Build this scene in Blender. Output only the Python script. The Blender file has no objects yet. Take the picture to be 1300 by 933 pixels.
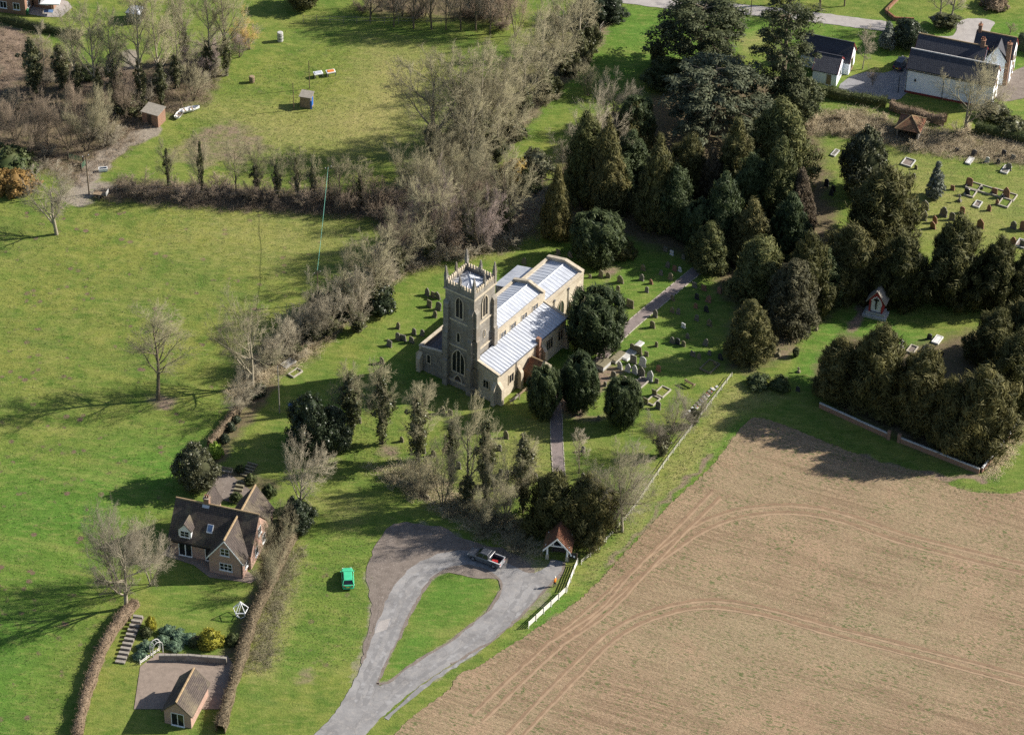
import bpy, math, random
import numpy as np
from mathutils import Vector, Matrix, geometry

SC = bpy.context.scene
COL = SC.collection
RAD = math.radians
PI = math.pi

# ------------------------------------------------------------------ camera, sky, sun, exposure
FPX, PITCH, ROLL, HCAM, CXP, CYP = 3600.0, RAD(38.5), RAD(1.2), 260.0, 650.0, 466.5
U0 = np.array([0, math.sin(PITCH), math.cos(PITCH)])
FW = np.array([0, math.cos(PITCH), -math.sin(PITCH)])
RT = math.cos(ROLL) * np.array([1.0, 0, 0]) + math.sin(ROLL) * U0
UP = -math.sin(ROLL) * np.array([1.0, 0, 0]) + math.cos(ROLL) * U0
CAM = np.array([0, -HCAM / math.tan(PITCH), HCAM])
cd = bpy.data.cameras.new('camera')
cd.sensor_width = 36.0
cd.lens = FPX / 1300.0 * 36.0
cd.clip_start = 5.0
cd.clip_end = 20000.0
co = bpy.data.objects.new('camera', cd)
COL.objects.link(co)
co.matrix_world = Matrix(((RT[0], UP[0], -FW[0], CAM[0]), (RT[1], UP[1], -FW[1], CAM[1]), (RT[2], UP[2], -FW[2], CAM[2]), (0, 0, 0, 1)))
SC.camera = co

SUN_AZ, SUN_EL = RAD(13.0), RAD(32.0)          # direction towards the sun, from +X
w = bpy.data.worlds.new('World')
SC.world = w
w.use_nodes = True
wn = w.node_tree
sky = wn.nodes.new('ShaderNodeTexSky')
sky.sky_type = 'NISHITA'
sky.sun_disc = False
sky.sun_elevation = SUN_EL
sky.sun_rotation = PI / 2 - SUN_AZ
wn.nodes['Background'].inputs[1].default_value = 0.07
wn.links.new(sky.outputs[0], wn.nodes['Background'].inputs[0])
sd = bpy.data.lights.new('sun', 'SUN')
sd.energy = 4.6
sd.angle = RAD(0.55)
sd.color = (1.0, 0.945, 0.85)
so = bpy.data.objects.new('sun', sd)
COL.objects.link(so)
sv = Vector((math.cos(SUN_AZ) * math.cos(SUN_EL), math.sin(SUN_AZ) * math.cos(SUN_EL), math.sin(SUN_EL)))
so.rotation_euler = sv.to_track_quat('Z', 'Y').to_euler()
so.location = sv * 400
SC.view_settings.view_transform = 'Standard'
SC.view_settings.look = 'None'
SC.view_settings.gamma = 1.0
SC.view_settings.exposure = 1.0
SC.cycles.use_denoising = False

# ------------------------------------------------------------------ placing and building helpers
def gp(x, y, z=0.0):
    """the point of the photograph (1300 px wide) on the level z, in metres"""
    d = FW + (x - CXP) / FPX * RT - (y - CYP) / FPX * UP
    t = (z - CAM[2]) / d[2]
    P = CAM + t * d
    return float(P[0]), float(P[1])

def px_per_m(x, y):
    P = np.array([*gp(x, y), 0.0])
    Z = (P - CAM) @ FW
    return FPX / Z, FPX / Z * math.cos(PITCH + math.atan((y - CYP) / FPX))   # across, upright

def emp(name, loc, rz=0.0, label=None, cat=None, group=None):
    o = bpy.data.objects.new(name, None)
    COL.objects.link(o)
    o.location = (loc[0], loc[1], loc[2] if len(loc) > 2 else 0.0)
    o.rotation_euler = (0, 0, rz)
    return tag(o, label, cat, group)

def tag(o, label=None, cat=None, group=None, kind=None):
    if label: o['label'] = label
    if cat: o['category'] = cat
    if group: o['group'] = group
    if kind: o['kind'] = kind
    return o

def mobj(name, me, mat=None, parent=None, loc=None, rz=0.0):
    o = bpy.data.objects.new(name, me)
    COL.objects.link(o)
    if parent is not None: o.parent = parent
    if loc is not None: o.location = (loc[0], loc[1], loc[2] if len(loc) > 2 else 0.0)
    if rz: o.rotation_euler = (0, 0, rz)
    if mat is not None:
        if len(me.materials) == 0: me.materials.append(mat)
        if me.materials[0] is not mat:
            o.material_slots[0].link = 'OBJECT'
            o.material_slots[0].material = mat
    return o

def np_mesh(name, V, F, tint=None, smooth=False):
    """V (n,3), F (m,k): one face size k per mesh"""
    V = np.ascontiguousarray(V, np.float32); F = np.ascontiguousarray(F, np.int32)
    me = bpy.data.meshes.new(name)
    m, k = F.shape
    me.vertices.add(len(V)); me.vertices.foreach_set('co', V.ravel())
    me.loops.add(m * k); me.loops.foreach_set('vertex_index', F.ravel())
    me.polygons.add(m)
    me.polygons.foreach_set('loop_start', np.arange(0, m * k, k, dtype=np.int32))
    me.polygons.foreach_set('loop_total', np.full(m, k, np.int32))
    if smooth: me.polygons.foreach_set('use_smooth', np.ones(m, bool))
    if tint is not None:
        a = me.attributes.new('tint', 'FLOAT', 'POINT'); a.data.foreach_set('value', np.ascontiguousarray(tint, np.float32))
    me.update(calc_edges=True)
    return me

class MB:
    def __init__(s): s.v = []; s.f = []; s.x = None
    def add(s, vs, fs):
        n = len(s.v)
        s.v += [s.x(*p) if s.x else tuple(p) for p in vs]
        s.f += [tuple(i + n for i in f) for f in fs]
        return s
    def box(s, x0, x1, y0, y1, z0, z1, tx=0.0, ty=0.0):
        """tx, ty: how far the top is drawn in"""
        return s.add([(x0, y0, z0), (x1, y0, z0), (x1, y1, z0), (x0, y1, z0), (x0 + tx, y0 + ty, z1), (x1 - tx, y0 + ty, z1), (x1 - tx, y1 - ty, z1), (x0 + tx, y1 - ty, z1)],
                     [(3, 2, 1, 0), (4, 5, 6, 7), (0, 1, 5, 4), (1, 2, 6, 5), (2, 3, 7, 6), (3, 0, 4, 7)])
    def prism(s, poly, a, b, axis='y'):
        """poly of (u, v) extruded from a to b: axis y -> (u, t, v); x -> (t, u, v); z -> (u, v, t)"""
        n = len(poly)
        m = {'y': lambda u, v, t: (u, t, v), 'x': lambda u, v, t: (t, u, v), 'z': lambda u, v, t: (u, v, t)}[axis]
        vs = [m(u, v, a) for u, v in poly] + [m(u, v, b) for u, v in poly]
        fs = [tuple(range(n))[::-1], tuple(range(n, 2 * n))] + [(i, (i + 1) % n, n + (i + 1) % n, n + i) for i in range(n)]
        return s.add(vs, fs)
    def ring(s, outer, inner, a, b, axis='y'):
        n = len(outer)
        m = {'y': lambda u, v, t: (u, t, v), 'x': lambda u, v, t: (t, u, v), 'z': lambda u, v, t: (u, v, t)}[axis]
        vs = [m(u, v, t) for t in (a, b) for P in (outer, inner) for u, v in P]
        fs = []
        for i in range(n):
            j = (i + 1) % n
            fs += [(i, j, n + j, n + i), (2 * n + i, 3 * n + i, 3 * n + j, 2 * n + j), (i, 2 * n + i, 2 * n + j, j), (n + i, n + j, 3 * n + j, 3 * n + i)]
        return s.add(vs, fs)
    def tube(s, p, q, r0, r1=None, n=6):
        r1 = r0 if r1 is None else r1
        p = Vector(p); q = Vector(q); d = (q - p).normalized()
        a = d.orthogonal().normalized(); b = d.cross(a)
        vs = [tuple(p + (a * math.cos(2 * PI * i / n) + b * math.sin(2 * PI * i / n)) * r0) for i in range(n)] + \
             [tuple(q + (a * math.cos(2 * PI * i / n) + b * math.sin(2 * PI * i / n)) * r1) for i in range(n)]
        return s.add(vs, [tuple(range(n))[::-1], tuple(range(n, 2 * n))] + [(i, (i + 1) % n, n + (i + 1) % n, n + i) for i in range(n)])
    def lathe(s, prof, n=10, c=(0, 0)):
        """prof of (r, z) upwards"""
        vs = [(c[0] + r * math.cos(2 * PI * i / n), c[1] + r * math.sin(2 * PI * i / n), z) for r, z in prof for i in range(n)]
        fs = [(k * n + i, k * n + (i + 1) % n, (k + 1) * n + (i + 1) % n, (k + 1) * n + i) for k in range(len(prof) - 1) for i in range(n)]
        fs += [tuple(range(n))[::-1], tuple(range((len(prof) - 1) * n, len(prof) * n))]
        return s.add(vs, fs)
    def slab(s, quad, th):
        """a sheet with four corners, th thick along its normal"""
        q = [Vector(c) for c in quad]
        n = (q[1] - q[0]).cross(q[3] - q[0]).normalized() * th
        vs = [tuple(c) for c in q] + [tuple(c + n) for c in q]
        return s.add(vs, [(3, 2, 1, 0), (4, 5, 6, 7), (0, 1, 5, 4), (1, 2, 6, 5), (2, 3, 7, 6), (3, 0, 4, 7)])
    def mesh(s, name, smooth=False):
        me = bpy.data.meshes.new(name)
        me.from_pydata([tuple(map(float, p)) for p in s.v], [], s.f)
        if smooth: me.polygons.foreach_set('use_smooth', np.ones(len(me.polygons), bool))
        me.update()
        return me
    def build(s, name, mat, parent=None, loc=None, rz=0.0, smooth=False):
        return mobj(name, s.mesh(name, smooth), mat, parent, loc, rz)

def copy_tree(o, parent=None):
    c = o.copy(); COL.objects.link(c)
    if parent is not None: c.parent = parent
    for ch in list(o.children): copy_tree(ch, c)
    return c

ORD = ['first', 'second', 'third', 'fourth', 'fifth', 'sixth', 'seventh', 'eighth', 'ninth', 'tenth', 'eleventh', 'twelfth', 'thirteenth', 'fourteenth', 'fifteenth', 'sixteenth', 'seventeenth', 'eighteenth', 'nineteenth', 'twentieth']
def ordinal(k, n):
    if n == 1: return ''
    if k == 0: return ', leftmost'
    if k == n - 1: return ', rightmost'
    return ', ' + ORD[k] + ' from the left'

# ------------------------------------------------------------------ materials
def newmat(name):
    m = bpy.data.materials.new(name); m.use_nodes = True
    t = m.node_tree
    b = t.nodes['Principled BSDF']
    b.inputs['Specular IOR Level'].default_value = 0.25
    return m, t, b
def nd(t, kind, **kw):
    n = t.nodes.new(kind)
    for k, v in kw.items():
        if k.startswith('i_'): n.inputs[k[2:].replace('_', ' ')].default_value = v
        else: setattr(n, k, v)
    return n
def c4(c): return (c[0], c[1], c[2], 1.0)
def mixc(t, fac, a, b, mode='MIX'):
    n = t.nodes.new('ShaderNodeMix'); n.data_type = 'RGBA'; n.blend_type = mode
    for i, v in ((0, fac), (6, a), (7, b)):
        if hasattr(v, 'links'): t.links.new(v, n.inputs[i])
        elif i == 0: n.inputs[0].default_value = v
        else: n.inputs[i].default_value = c4(v)
    return n.outputs[2]
def noise(t, vec, scale, detail=3.0, rough=0.55, dist=0.0):
    n = nd(t, 'ShaderNodeTexNoise', i_Scale=scale, i_Detail=detail, i_Roughness=rough, i_Distortion=dist)
    t.links.new(vec, n.inputs['Vector'])
    return n.outputs['Fac']
def ramp(t, fac, a, b, ca=0.0, cb=1.0):
    n = nd(t, 'ShaderNodeMapRange', i_From_Min=a, i_From_Max=b, i_To_Min=ca, i_To_Max=cb)
    t.links.new(fac, n.inputs['Value'])
    return n.outputs['Result']
def math_(t, op, a, b=0.5):
    n = t.nodes.new('ShaderNodeMath'); n.operation = op
    for i, v in ((0, a), (1, b)):
        if hasattr(v, 'links'): t.links.new(v, n.inputs[i])
        else: n.inputs[i].default_value = v
    return n.outputs[0]
def attr(t, name):
    n = t.nodes.new('ShaderNodeAttribute'); n.attribute_name = name
    return n.outputs['Fac']
def bump(t, b, h, strength=0.5, dist=0.1):
    n = nd(t, 'ShaderNodeBump', i_Strength=strength, i_Distance=dist)
    t.links.new(h, n.inputs['Height']); t.links.new(n.outputs[0], b.inputs['Normal'])
def pos(t): return t.nodes.new('ShaderNodeNewGeometry').outputs['Position']

def plain(name, c1, c2=None, scale=3.0, rough=0.8, bmp=0.0, bscale=None, metal=0.0, spots=None, spec=None):
    """two colours mottled in world space, with optional third-colour spots (colour, scale, threshold)"""
    m, t, b = newmat(name)
    p = pos(t)
    if c2 is None: c2 = tuple(v * 0.75 for v in c1)
    col = mixc(t, ramp(t, noise(t, p, scale, 5.0, 0.65), 0.32, 0.68), c1, c2)
    if spots: col = mixc(t, ramp(t, noise(t, p, spots[1], 4.0, 0.6), spots[2], spots[2] + 0.12), col, spots[0])
    t.links.new(col, b.inputs['Base Color'])
    b.inputs['Roughness'].default_value = rough; b.inputs['Metallic'].default_value = metal
    if spec is not None: b.inputs['Specular IOR Level'].default_value = spec
    if bmp: bump(t, b, noise(t, p, bscale or scale * 3, 4.0), bmp, 0.08)
    return m

def coursed(name, c1, c2, mortar, bw, bh, msize=0.02, stain=None, rough=0.9, off=0.5, bmp=0.4, vary=0.5, sscale=0.25):
    """masonry or tiles: courses run level on walls in the thing's own axes"""
    m, t, b = newmat(name)
    tc = t.nodes.new('ShaderNodeTexCoord')
    sx = t.nodes.new('ShaderNodeSeparateXYZ'); t.links.new(tc.outputs['Object'], sx.inputs[0])
    cx = t.nodes.new('ShaderNodeCombineXYZ')
    t.links.new(math_(t, 'ADD', sx.outputs[0], sx.outputs[1]), cx.inputs[0]); t.links.new(sx.outputs[2], cx.inputs[1])
    br = nd(t, 'ShaderNodeTexBrick', offset=off, i_Scale=1.0, i_Mortar_Size=msize, i_Mortar_Smooth=0.3, i_Bias=0.0, i_Brick_Width=bw, i_Row_Height=bh)
    br.inputs['Color1'].default_value = c4(c1); br.inputs['Color2'].default_value = c4(c2); br.inputs['Mortar'].default_value = c4(mortar)
    t.links.new(cx.outputs[0], br.inputs['Vector'])
    p = pos(t)
    col = br.outputs['Color']
    n1 = noise(t, p, 0.9, 6.0, 0.7)
    col = mixc(t, ramp(t, n1, 0.25, 0.75, 0.0, vary), col, tuple(v * 0.45 for v in c2))
    if stain: col = mixc(t, ramp(t, noise(t, p, sscale, 5.0, 0.7), 0.48, 0.7), col, stain)
    t.links.new(col, b.inputs['Base Color']); b.inputs['Roughness'].default_value = rough
    h = math_(t, 'ADD', br.outputs['Fac'], math_(t, 'MULTIPLY', noise(t, p, 6.0, 4.0), -0.8))
    bump(t, b, math_(t, 'MULTIPLY', h, -1.0), bmp, 0.05)
    return m

def leafy(name, c1, c2, c3, rough=0.65, trans=0.2, big=0.35):
    """foliage: colour by leaf (tint), by patch, and a little by tree"""
    m, t, b = newmat(name)
    p = pos(t)
    ti = attr(t, 'tint')
    oi = t.nodes.new('ShaderNodeObjectInfo').outputs['Random']
    col = mixc(t, ramp(t, ti, 0.15, 0.85), c1, c2)
    col = mixc(t, ramp(t, noise(t, p, big, 4.0, 0.6), 0.42, 0.72), col, c3)
    h = nd(t, 'ShaderNodeHueSaturation'); t.links.new(col, h.inputs['Color'])
    t.links.new(ramp(t, oi, 0, 1, 0.82, 1.18), h.inputs['Value']); t.links.new(ramp(t, oi, 0, 1, 0.512, 0.49), h.inputs['Hue'])
    t.links.new(h.outputs[0], b.inputs['Base Color']); b.inputs['Roughness'].default_value = rough
    b.inputs['Specular IOR Level'].default_value = 0.2
    if trans:
        tr = t.nodes.new('ShaderNodeBsdfTranslucent'); t.links.new(h.outputs[0], tr.inputs[0])
        mx = t.nodes.new('ShaderNodeMixShader'); mx.inputs[0].default_value = trans
        t.links.new(b.outputs[0], mx.inputs[1]); t.links.new(tr.outputs[0], mx.inputs[2])
        t.links.new(mx.outputs[0], t.nodes['Material Output'].inputs['Surface'])
    return m

def twiggy(name, c1, c2):
    m, t, b = newmat(name)
    oi = t.nodes.new('ShaderNodeObjectInfo').outputs['Random']
    col = mixc(t, ramp(t, noise(t, pos(t), 0.5, 4.0, 0.6), 0.35, 0.65), c1, c2)
    h = nd(t, 'ShaderNodeHueSaturation'); t.links.new(col, h.inputs['Color']); t.links.new(ramp(t, oi, 0, 1, 0.8, 1.2), h.inputs['Value'])
    t.links.new(h.outputs[0], b.inputs['Base Color']); b.inputs['Roughness'].default_value = 0.85
    return m

def ground_mat():
    m, t, b = newmat('grass_ground')
    p = pos(t)
    big, mid = noise(t, p, 0.05, 4.0, 0.6), noise(t, p, 0.32, 5.0, 0.65)
    mp = nd(t, 'ShaderNodeMapping'); t.links.new(p, mp.inputs['Vector']); mp.inputs['Scale'].default_value = (0.55, 1.5, 1.0); mp.inputs['Rotation'].default_value = (0, 0, 0.25)
    fine = noise(t, mp.outputs[0], 0.85, 7.0, 0.72)
    fin2 = noise(t, p, 3.6, 5.0, 0.7)
    lush = attr(t, 'lush')
    green = mixc(t, lush, (0.13, 0.15, 0.034), (0.072, 0.152, 0.022))
    green = mixc(t, math_(t, 'MULTIPLY', ramp(t, big, 0.36, 0.62, 0.0, 0.7), ramp(t, lush, 0, 1, 1.0, 0.35)), green, (0.2, 0.19, 0.042))
    green = mixc(t, ramp(t, mid, 0.44, 0.66, 0.0, 0.75), green, (0.058, 0.112, 0.016))
    green = mixc(t, ramp(t, fine, 0.5, 0.66, 0.0, 0.45), green, (0.235, 0.215, 0.07))
    green = mixc(t, ramp(t, fine, 0.48, 0.32, 0.0, 0.45), green, (0.05, 0.09, 0.016))
    green = mixc(t, ramp(t, fin2, 0.52, 0.72, 0.0, 0.28), green, (0.045, 0.075, 0.014))
    green = mixc(t, ramp(t, fin2, 0.45, 0.27, 0.0, 0.25), green, (0.22, 0.22, 0.055))
    green = mixc(t, 1.0, green, (1.13, 1.16, 1.2), 'MULTIPLY')
    m1 = nd(t, 'ShaderNodeMapping'); t.links.new(p, m1.inputs['Vector']); m1.inputs['Rotation'].default_value = (0, 0, RAD(12))
    m2 = nd(t, 'ShaderNodeMapping'); t.links.new(m1.outputs[0], m2.inputs['Vector']); m2.inputs['Scale'].default_value = (0.22, 1.0, 1.0)
    strk = noise(t, m2.outputs[0], 0.22, 5.0, 0.7)
    green = mixc(t, ramp(t, strk, 0.52, 0.7, 0.0, 0.55), green, (0.08, 0.135, 0.03)); green = mixc(t, ramp(t, strk, 0.46, 0.3, 0.0, 0.45), green, (0.25, 0.235, 0.075))
    # worn tufts, molehills
    vo = nd(t, 'ShaderNodeTexVoronoi', i_Scale=0.55); t.links.new(p, vo.inputs['Vector'])
    hill = math_(t, 'MULTIPLY', ramp(t, vo.outputs['Distance'], 0.3, 0.2), math_(t, 'MULTIPLY', ramp(t, mid, 0.5, 0.6), attr(t, 'moles')))
    green = mixc(t, hill, green, (0.15, 0.105, 0.07))
    def zone(name, col, col2, soft=0.5):
        nonlocal green
        a = attr(t, name)
        e = math_(t, 'ADD', a, math_(t, 'MULTIPLY', math_(t, 'SUBTRACT', math_(t, 'MULTIPLY', math_(t, 'ADD', mid, fine), 0.5), 0.5), 1.6))
        e = ramp(t, e, 0.5 - soft / 2, 0.5 + soft / 2)
        e = math_(t, 'MULTIPLY', e, ramp(t, a, 0.0, 0.15))
        green = mixc(t, e, green, mixc(t, ramp(t, noise(t, p, 1.3, 6.0, 0.75), 0.32, 0.68), col, col2))
    zone('dry', (0.34, 0.29, 0.12), (0.21, 0.2, 0.065), 0.9)
    zone('litter', (0.17, 0.125, 0.085), (0.105, 0.095, 0.045), 0.6)
    zone('bare', (0.26, 0.19, 0.14), (0.17, 0.125, 0.09), 0.5)
    zone('gravel', (0.3, 0.255, 0.2), (0.21, 0.18, 0.145), 0.4)
    t.links.new(green, b.inputs['Base Color'])
    b.inputs['Roughness'].default_value = 0.9; b.inputs['Specular IOR Level'].default_value = 0.07
    h = math_(t, 'ADD', math_(t, 'MULTIPLY', fine, 1.0), math_(t, 'MULTIPLY', fin2, 0.45))
    bump(t, b, h, 0.8, 0.3)
    return m

def field_mat():
    m, t, b = newmat('ploughed_soil')
    p = pos(t)
    mr = nd(t, 'ShaderNodeMapping'); t.links.new(p, mr.inputs['Vector']); mr.inputs['Rotation'].default_value = (0, 0, RAD(21))
    mp = nd(t, 'ShaderNodeMapping'); t.links.new(mr.outputs[0], mp.inputs['Vector']); mp.inputs['Scale'].default_value = (0.05, 1.0, 1.0)
    rows = noise(t, mp.outputs[0], 1.9, 6.0, 0.75)
    mp2 = nd(t, 'ShaderNodeMapping'); t.links.new(mr.outputs[0], mp2.inputs['Vector']); mp2.inputs['Scale'].default_value = (0.6, 1.5, 1.0)
    clod = noise(t, mp2.outputs[0], 3.4, 6.0, 0.75)
    big = noise(t, p, 0.045, 3.0, 0.6)
    mid = noise(t, p, 0.2, 4.0, 0.6)
    col = mixc(t, ramp(t, rows, 0.4, 0.6), (0.33, 0.232, 0.148), (0.215, 0.147, 0.093))
    col = mixc(t, ramp(t, big, 0.4, 0.6, 0.0, 0.6), col, (0.29, 0.235, 0.14))
    col = mixc(t, ramp(t, noise(t, p, 0.09, 5.0, 0.65), 0.5, 0.68, 0.0, 0.6), col, (0.36, 0.235, 0.155))
    col = mixc(t, ramp(t, noise(t, mp.outputs[0], 0.5, 4.0, 0.6), 0.52, 0.66, 0.0, 0.45), col, (0.17, 0.115, 0.072))
    col = mixc(t, ramp(t, clod, 0.52, 0.66, 0.0, 0.85), col, (0.13, 0.09, 0.058))
    col = mixc(t, ramp(t, clod, 0.46, 0.32, 0.0, 0.7), col, (0.48, 0.37, 0.26))
    # seedlings in rows, thicker in places
    g = math_(t, 'MULTIPLY', ramp(t, noise(t, mp2.outputs[0], 2.2, 3.0, 0.6, 0.4), 0.53, 0.6), ramp(t, mid, 0.38, 0.6, 0.15, 1.0))
    col = mixc(t, math_(t, 'MULTIPLY', g, 0.8), col, (0.085, 0.115, 0.04))
    t.links.new(col, b.inputs['Base Color']); b.inputs['Roughness'].default_value = 0.95; b.inputs['Specular IOR Level'].default_value = 0.05
    bump(t, b, math_(t, 'ADD', clod, math_(t, 'MULTIPLY', rows, 0.7)), 0.8, 0.22)
    return m

def road_mat():
    m, t, b = newmat('worn_asphalt')
    p = pos(t)
    col = mixc(t, ramp(t, noise(t, p, 0.25, 4.0, 0.6), 0.35, 0.65), (0.265, 0.255, 0.25), (0.165, 0.157, 0.154))
    col = mixc(t, ramp(t, noise(t, p, 1.1, 6.0, 0.8), 0.48, 0.68, 0.0, 0.75), col, (0.32, 0.295, 0.272))
    col = mixc(t, ramp(t, noise(t, p, 9.0, 3.0, 0.7), 0.55, 0.75, 0.0, 0.5), col, (0.1, 0.095, 0.09))
    vo = nd(t, 'ShaderNodeTexVoronoi', feature='DISTANCE_TO_EDGE', i_Scale=0.22)
    wp = nd(t, 'ShaderNodeVectorMath', operation='ADD')
    n = nd(t, 'ShaderNodeTexNoise', i_Scale=0.8, i_Detail=4.0); t.links.new(p, n.inputs['Vector'])
    t.links.new(p, wp.inputs[0]); t.links.new(n.outputs['Color'], wp.inputs[1]); t.links.new(wp.outputs[0], vo.inputs['Vector'])
    col = mixc(t, ramp(t, vo.outputs['Distance'], 0.012, 0.0, 0.0, 0.45), col, (0.09, 0.085, 0.08))
    t.links.new(col, b.inputs['Base Color']); b.inputs['Roughness'].default_value = 0.88
    bump(t, b, noise(t, p, 8.0, 4.0, 0.7), 0.35, 0.03)
    return m

M = {}
M['ground'] = ground_mat()
M['field'] = field_mat()
M['road'] = road_mat()
M['track'] = plain('compacted_soil', (0.25, 0.165, 0.1), (0.17, 0.112, 0.07), 0.9, 0.95, 0.5, 5)
M['gravel'] = plain('brown_gravel', (0.2, 0.165, 0.14), (0.135, 0.11, 0.092), 0.9, 0.95, 0.6, 6, spots=((0.27, 0.23, 0.2), 2.5, 0.58))
M['pale_gravel'] = plain('pale_gravel', (0.36, 0.33, 0.305), (0.27, 0.245, 0.23), 0.8, 0.95, 0.4, 7)
M['drive'] = plain('drive_tarmac', (0.23, 0.225, 0.235), (0.19, 0.185, 0.19), 0.6, 0.9, 0.3, 7)
M['path'] = plain('path_paving', (0.235, 0.19, 0.175), (0.165, 0.135, 0.125), 1.1, 0.9, 0.4, 6)
M['kerb'] = plain('kerb_stone', (0.42, 0.38, 0.31), (0.3, 0.27, 0.22), 3.0, 0.9)
M['paving'] = plain('patio_paving', (0.26, 0.205, 0.165), (0.18, 0.142, 0.115), 1.3, 0.9, 0.3, 5)
M['stone'] = coursed('church_stone', (0.6, 0.53, 0.41), (0.5, 0.43, 0.33), (0.42, 0.36, 0.28), 0.62, 0.3, 0.025, stain=(0.33, 0.27, 0.2), vary=0.4)
M['stone_grey'] = coursed('tower_stone', (0.37, 0.34, 0.295), (0.25, 0.23, 0.2), (0.21, 0.19, 0.165), 0.62, 0.31, 0.025, stain=(0.2, 0.165, 0.125), vary=0.85)
M['dress'] = plain('dressed_stone', (0.52, 0.45, 0.34), (0.38, 0.32, 0.24), 2.2, 0.9, 0.3, 6, spots=((0.22, 0.2, 0.16), 1.3, 0.6))
def lead_mat():
    m, t, b = newmat('lead_sheet')
    tc = t.nodes.new('ShaderNodeTexCoord'); mp = nd(t, 'ShaderNodeMapping'); t.links.new(tc.outputs['Object'], mp.inputs['Vector']); mp.inputs['Scale'].default_value = (1.6, 0.35, 0.35)
    p = pos(t)
    col = mixc(t, ramp(t, noise(t, mp.outputs[0], 1.5, 6.0, 0.75), 0.38, 0.64), (0.52, 0.54, 0.58), (0.35, 0.37, 0.42))
    col = mixc(t, ramp(t, noise(t, p, 0.45, 5.0, 0.7), 0.5, 0.72, 0.0, 0.6), col, (0.33, 0.34, 0.37))
    t.links.new(col, b.inputs['Base Color']); b.inputs['Roughness'].default_value = 0.5; b.inputs['Metallic'].default_value = 0.12; b.inputs['Specular IOR Level'].default_value = 0.6
    bump(t, b, noise(t, p, 3.0, 4.0), 0.2, 0.05)
    return m
M['lead'] = lead_mat()
M['zinc'] = plain('zinc_sheet', (0.62, 0.66, 0.72), (0.5, 0.54, 0.61), 0.7, 0.5, 0.15, 4, metal=0.15, spec=0.6)
M['brick'] = coursed('red_brick', (0.32, 0.165, 0.105), (0.25, 0.125, 0.08), (0.33, 0.27, 0.21), 0.24, 0.085, 0.012, vary=0.35)
M['brick_pink'] = coursed('pink_brick', (0.47, 0.28, 0.21), (0.38, 0.225, 0.17), (0.46, 0.38, 0.32), 0.24, 0.085, 0.012, vary=0.35)
M['tile_dark'] = coursed('dark_roof_tile', (0.115, 0.09, 0.078), (0.075, 0.06, 0.053), (0.03, 0.026, 0.024), 0.3, 0.19, 0.02, stain=(0.17, 0.14, 0.092), bmp=0.8, vary=0.35)
M['tile_red'] = coursed('red_roof_tile', (0.3, 0.125, 0.07), (0.21, 0.09, 0.055), (0.08, 0.04, 0.028), 0.3, 0.18, 0.025, stain=(0.17, 0.13, 0.07), bmp=0.8, vary=0.5)
M['tile_slate'] = coursed('blue_slate', (0.072, 0.074, 0.088), (0.055, 0.056, 0.068), (0.025, 0.025, 0.03), 0.35, 0.22, 0.015, rough=0.6, bmp=0.4, vary=0.3)
M['ridge'] = plain('ridge_tile', (0.34, 0.25, 0.14), (0.25, 0.17, 0.1), 2.0, 0.9)
M['ridge_white'] = plain('pale_ridge_tile', (0.55, 0.53, 0.5), (0.42, 0.4, 0.38), 3.0, 0.9)
M['white'] = plain('white_paint', (0.78, 0.78, 0.77), (0.7, 0.7, 0.69), 1.5, 0.6)
M['render'] = plain('white_render', (0.84, 0.87, 0.92), (0.8, 0.83, 0.88), 0.5, 0.85)
M['fence_white'] = plain('weathered_white_paint', (0.72, 0.7, 0.64), (0.52, 0.49, 0.42), 1.2, 0.8)
M['red_paint'] = plain('red_paint', (0.33, 0.035, 0.04), (0.25, 0.03, 0.03), 2.0, 0.6)
M['maroon'] = plain('maroon_trim', (0.22, 0.04, 0.04), None, 2.0, 0.6)
M['wood'] = plain('weathered_timber', (0.3, 0.22, 0.14), (0.19, 0.14, 0.09), 3.0, 0.85, 0.3, 9)
M['wood_dark'] = plain('dark_timber', (0.075, 0.055, 0.042), (0.045, 0.035, 0.028), 3.0, 0.85)
M['wood_grey'] = plain('grey_timber', (0.3, 0.27, 0.23), (0.2, 0.18, 0.15), 3.0, 0.85)
M['pole'] = plain('creosoted_pole', (0.17, 0.125, 0.08), (0.11, 0.08, 0.055), 2.0, 0.85)
M['iron'] = plain('black_iron', (0.02, 0.02, 0.022), None, 2.0, 0.5)
M['pipe'] = plain('lead_pipe', (0.12, 0.12, 0.13), None, 2.0, 0.5)
M['grave_a'] = plain('mossy_gravestone', (0.23, 0.2, 0.13), (0.14, 0.125, 0.08), 2.6, 0.95, 0.4, 9, spots=((0.32, 0.28, 0.17), 3.0, 0.6))
M['grave_b'] = plain('grey_gravestone', (0.2, 0.185, 0.15), (0.13, 0.12, 0.1), 2.6, 0.9, 0.3, 9)
M['grave_c'] = plain('dark_granite', (0.05, 0.05, 0.056), (0.035, 0.035, 0.04), 4.0, 0.3)
M['grave_d'] = plain('red_sandstone', (0.28, 0.155, 0.1), (0.19, 0.11, 0.075), 2.6, 0.95, 0.4, 9)
M['marble'] = plain('white_marble', (0.68, 0.67, 0.65), (0.55, 0.54, 0.52), 2.0, 0.6)
M['slab'] = plain('pale_slab', (0.46, 0.45, 0.42), (0.36, 0.35, 0.33), 2.0, 0.8)
M['rubber'] = plain('tyre_rubber', (0.02, 0.02, 0.02), None, 3.0, 0.85)
M['rim'] = plain('alloy_rim', (0.5, 0.5, 0.52), None, 3.0, 0.35, metal=0.8)
M['chrome'] = plain('chrome', (0.6, 0.6, 0.62), None, 3.0, 0.2, metal=0.9)
M['lamp_red'] = plain('red_lamp_glass', (0.4, 0.02, 0.015), None, 3.0, 0.25)
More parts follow.
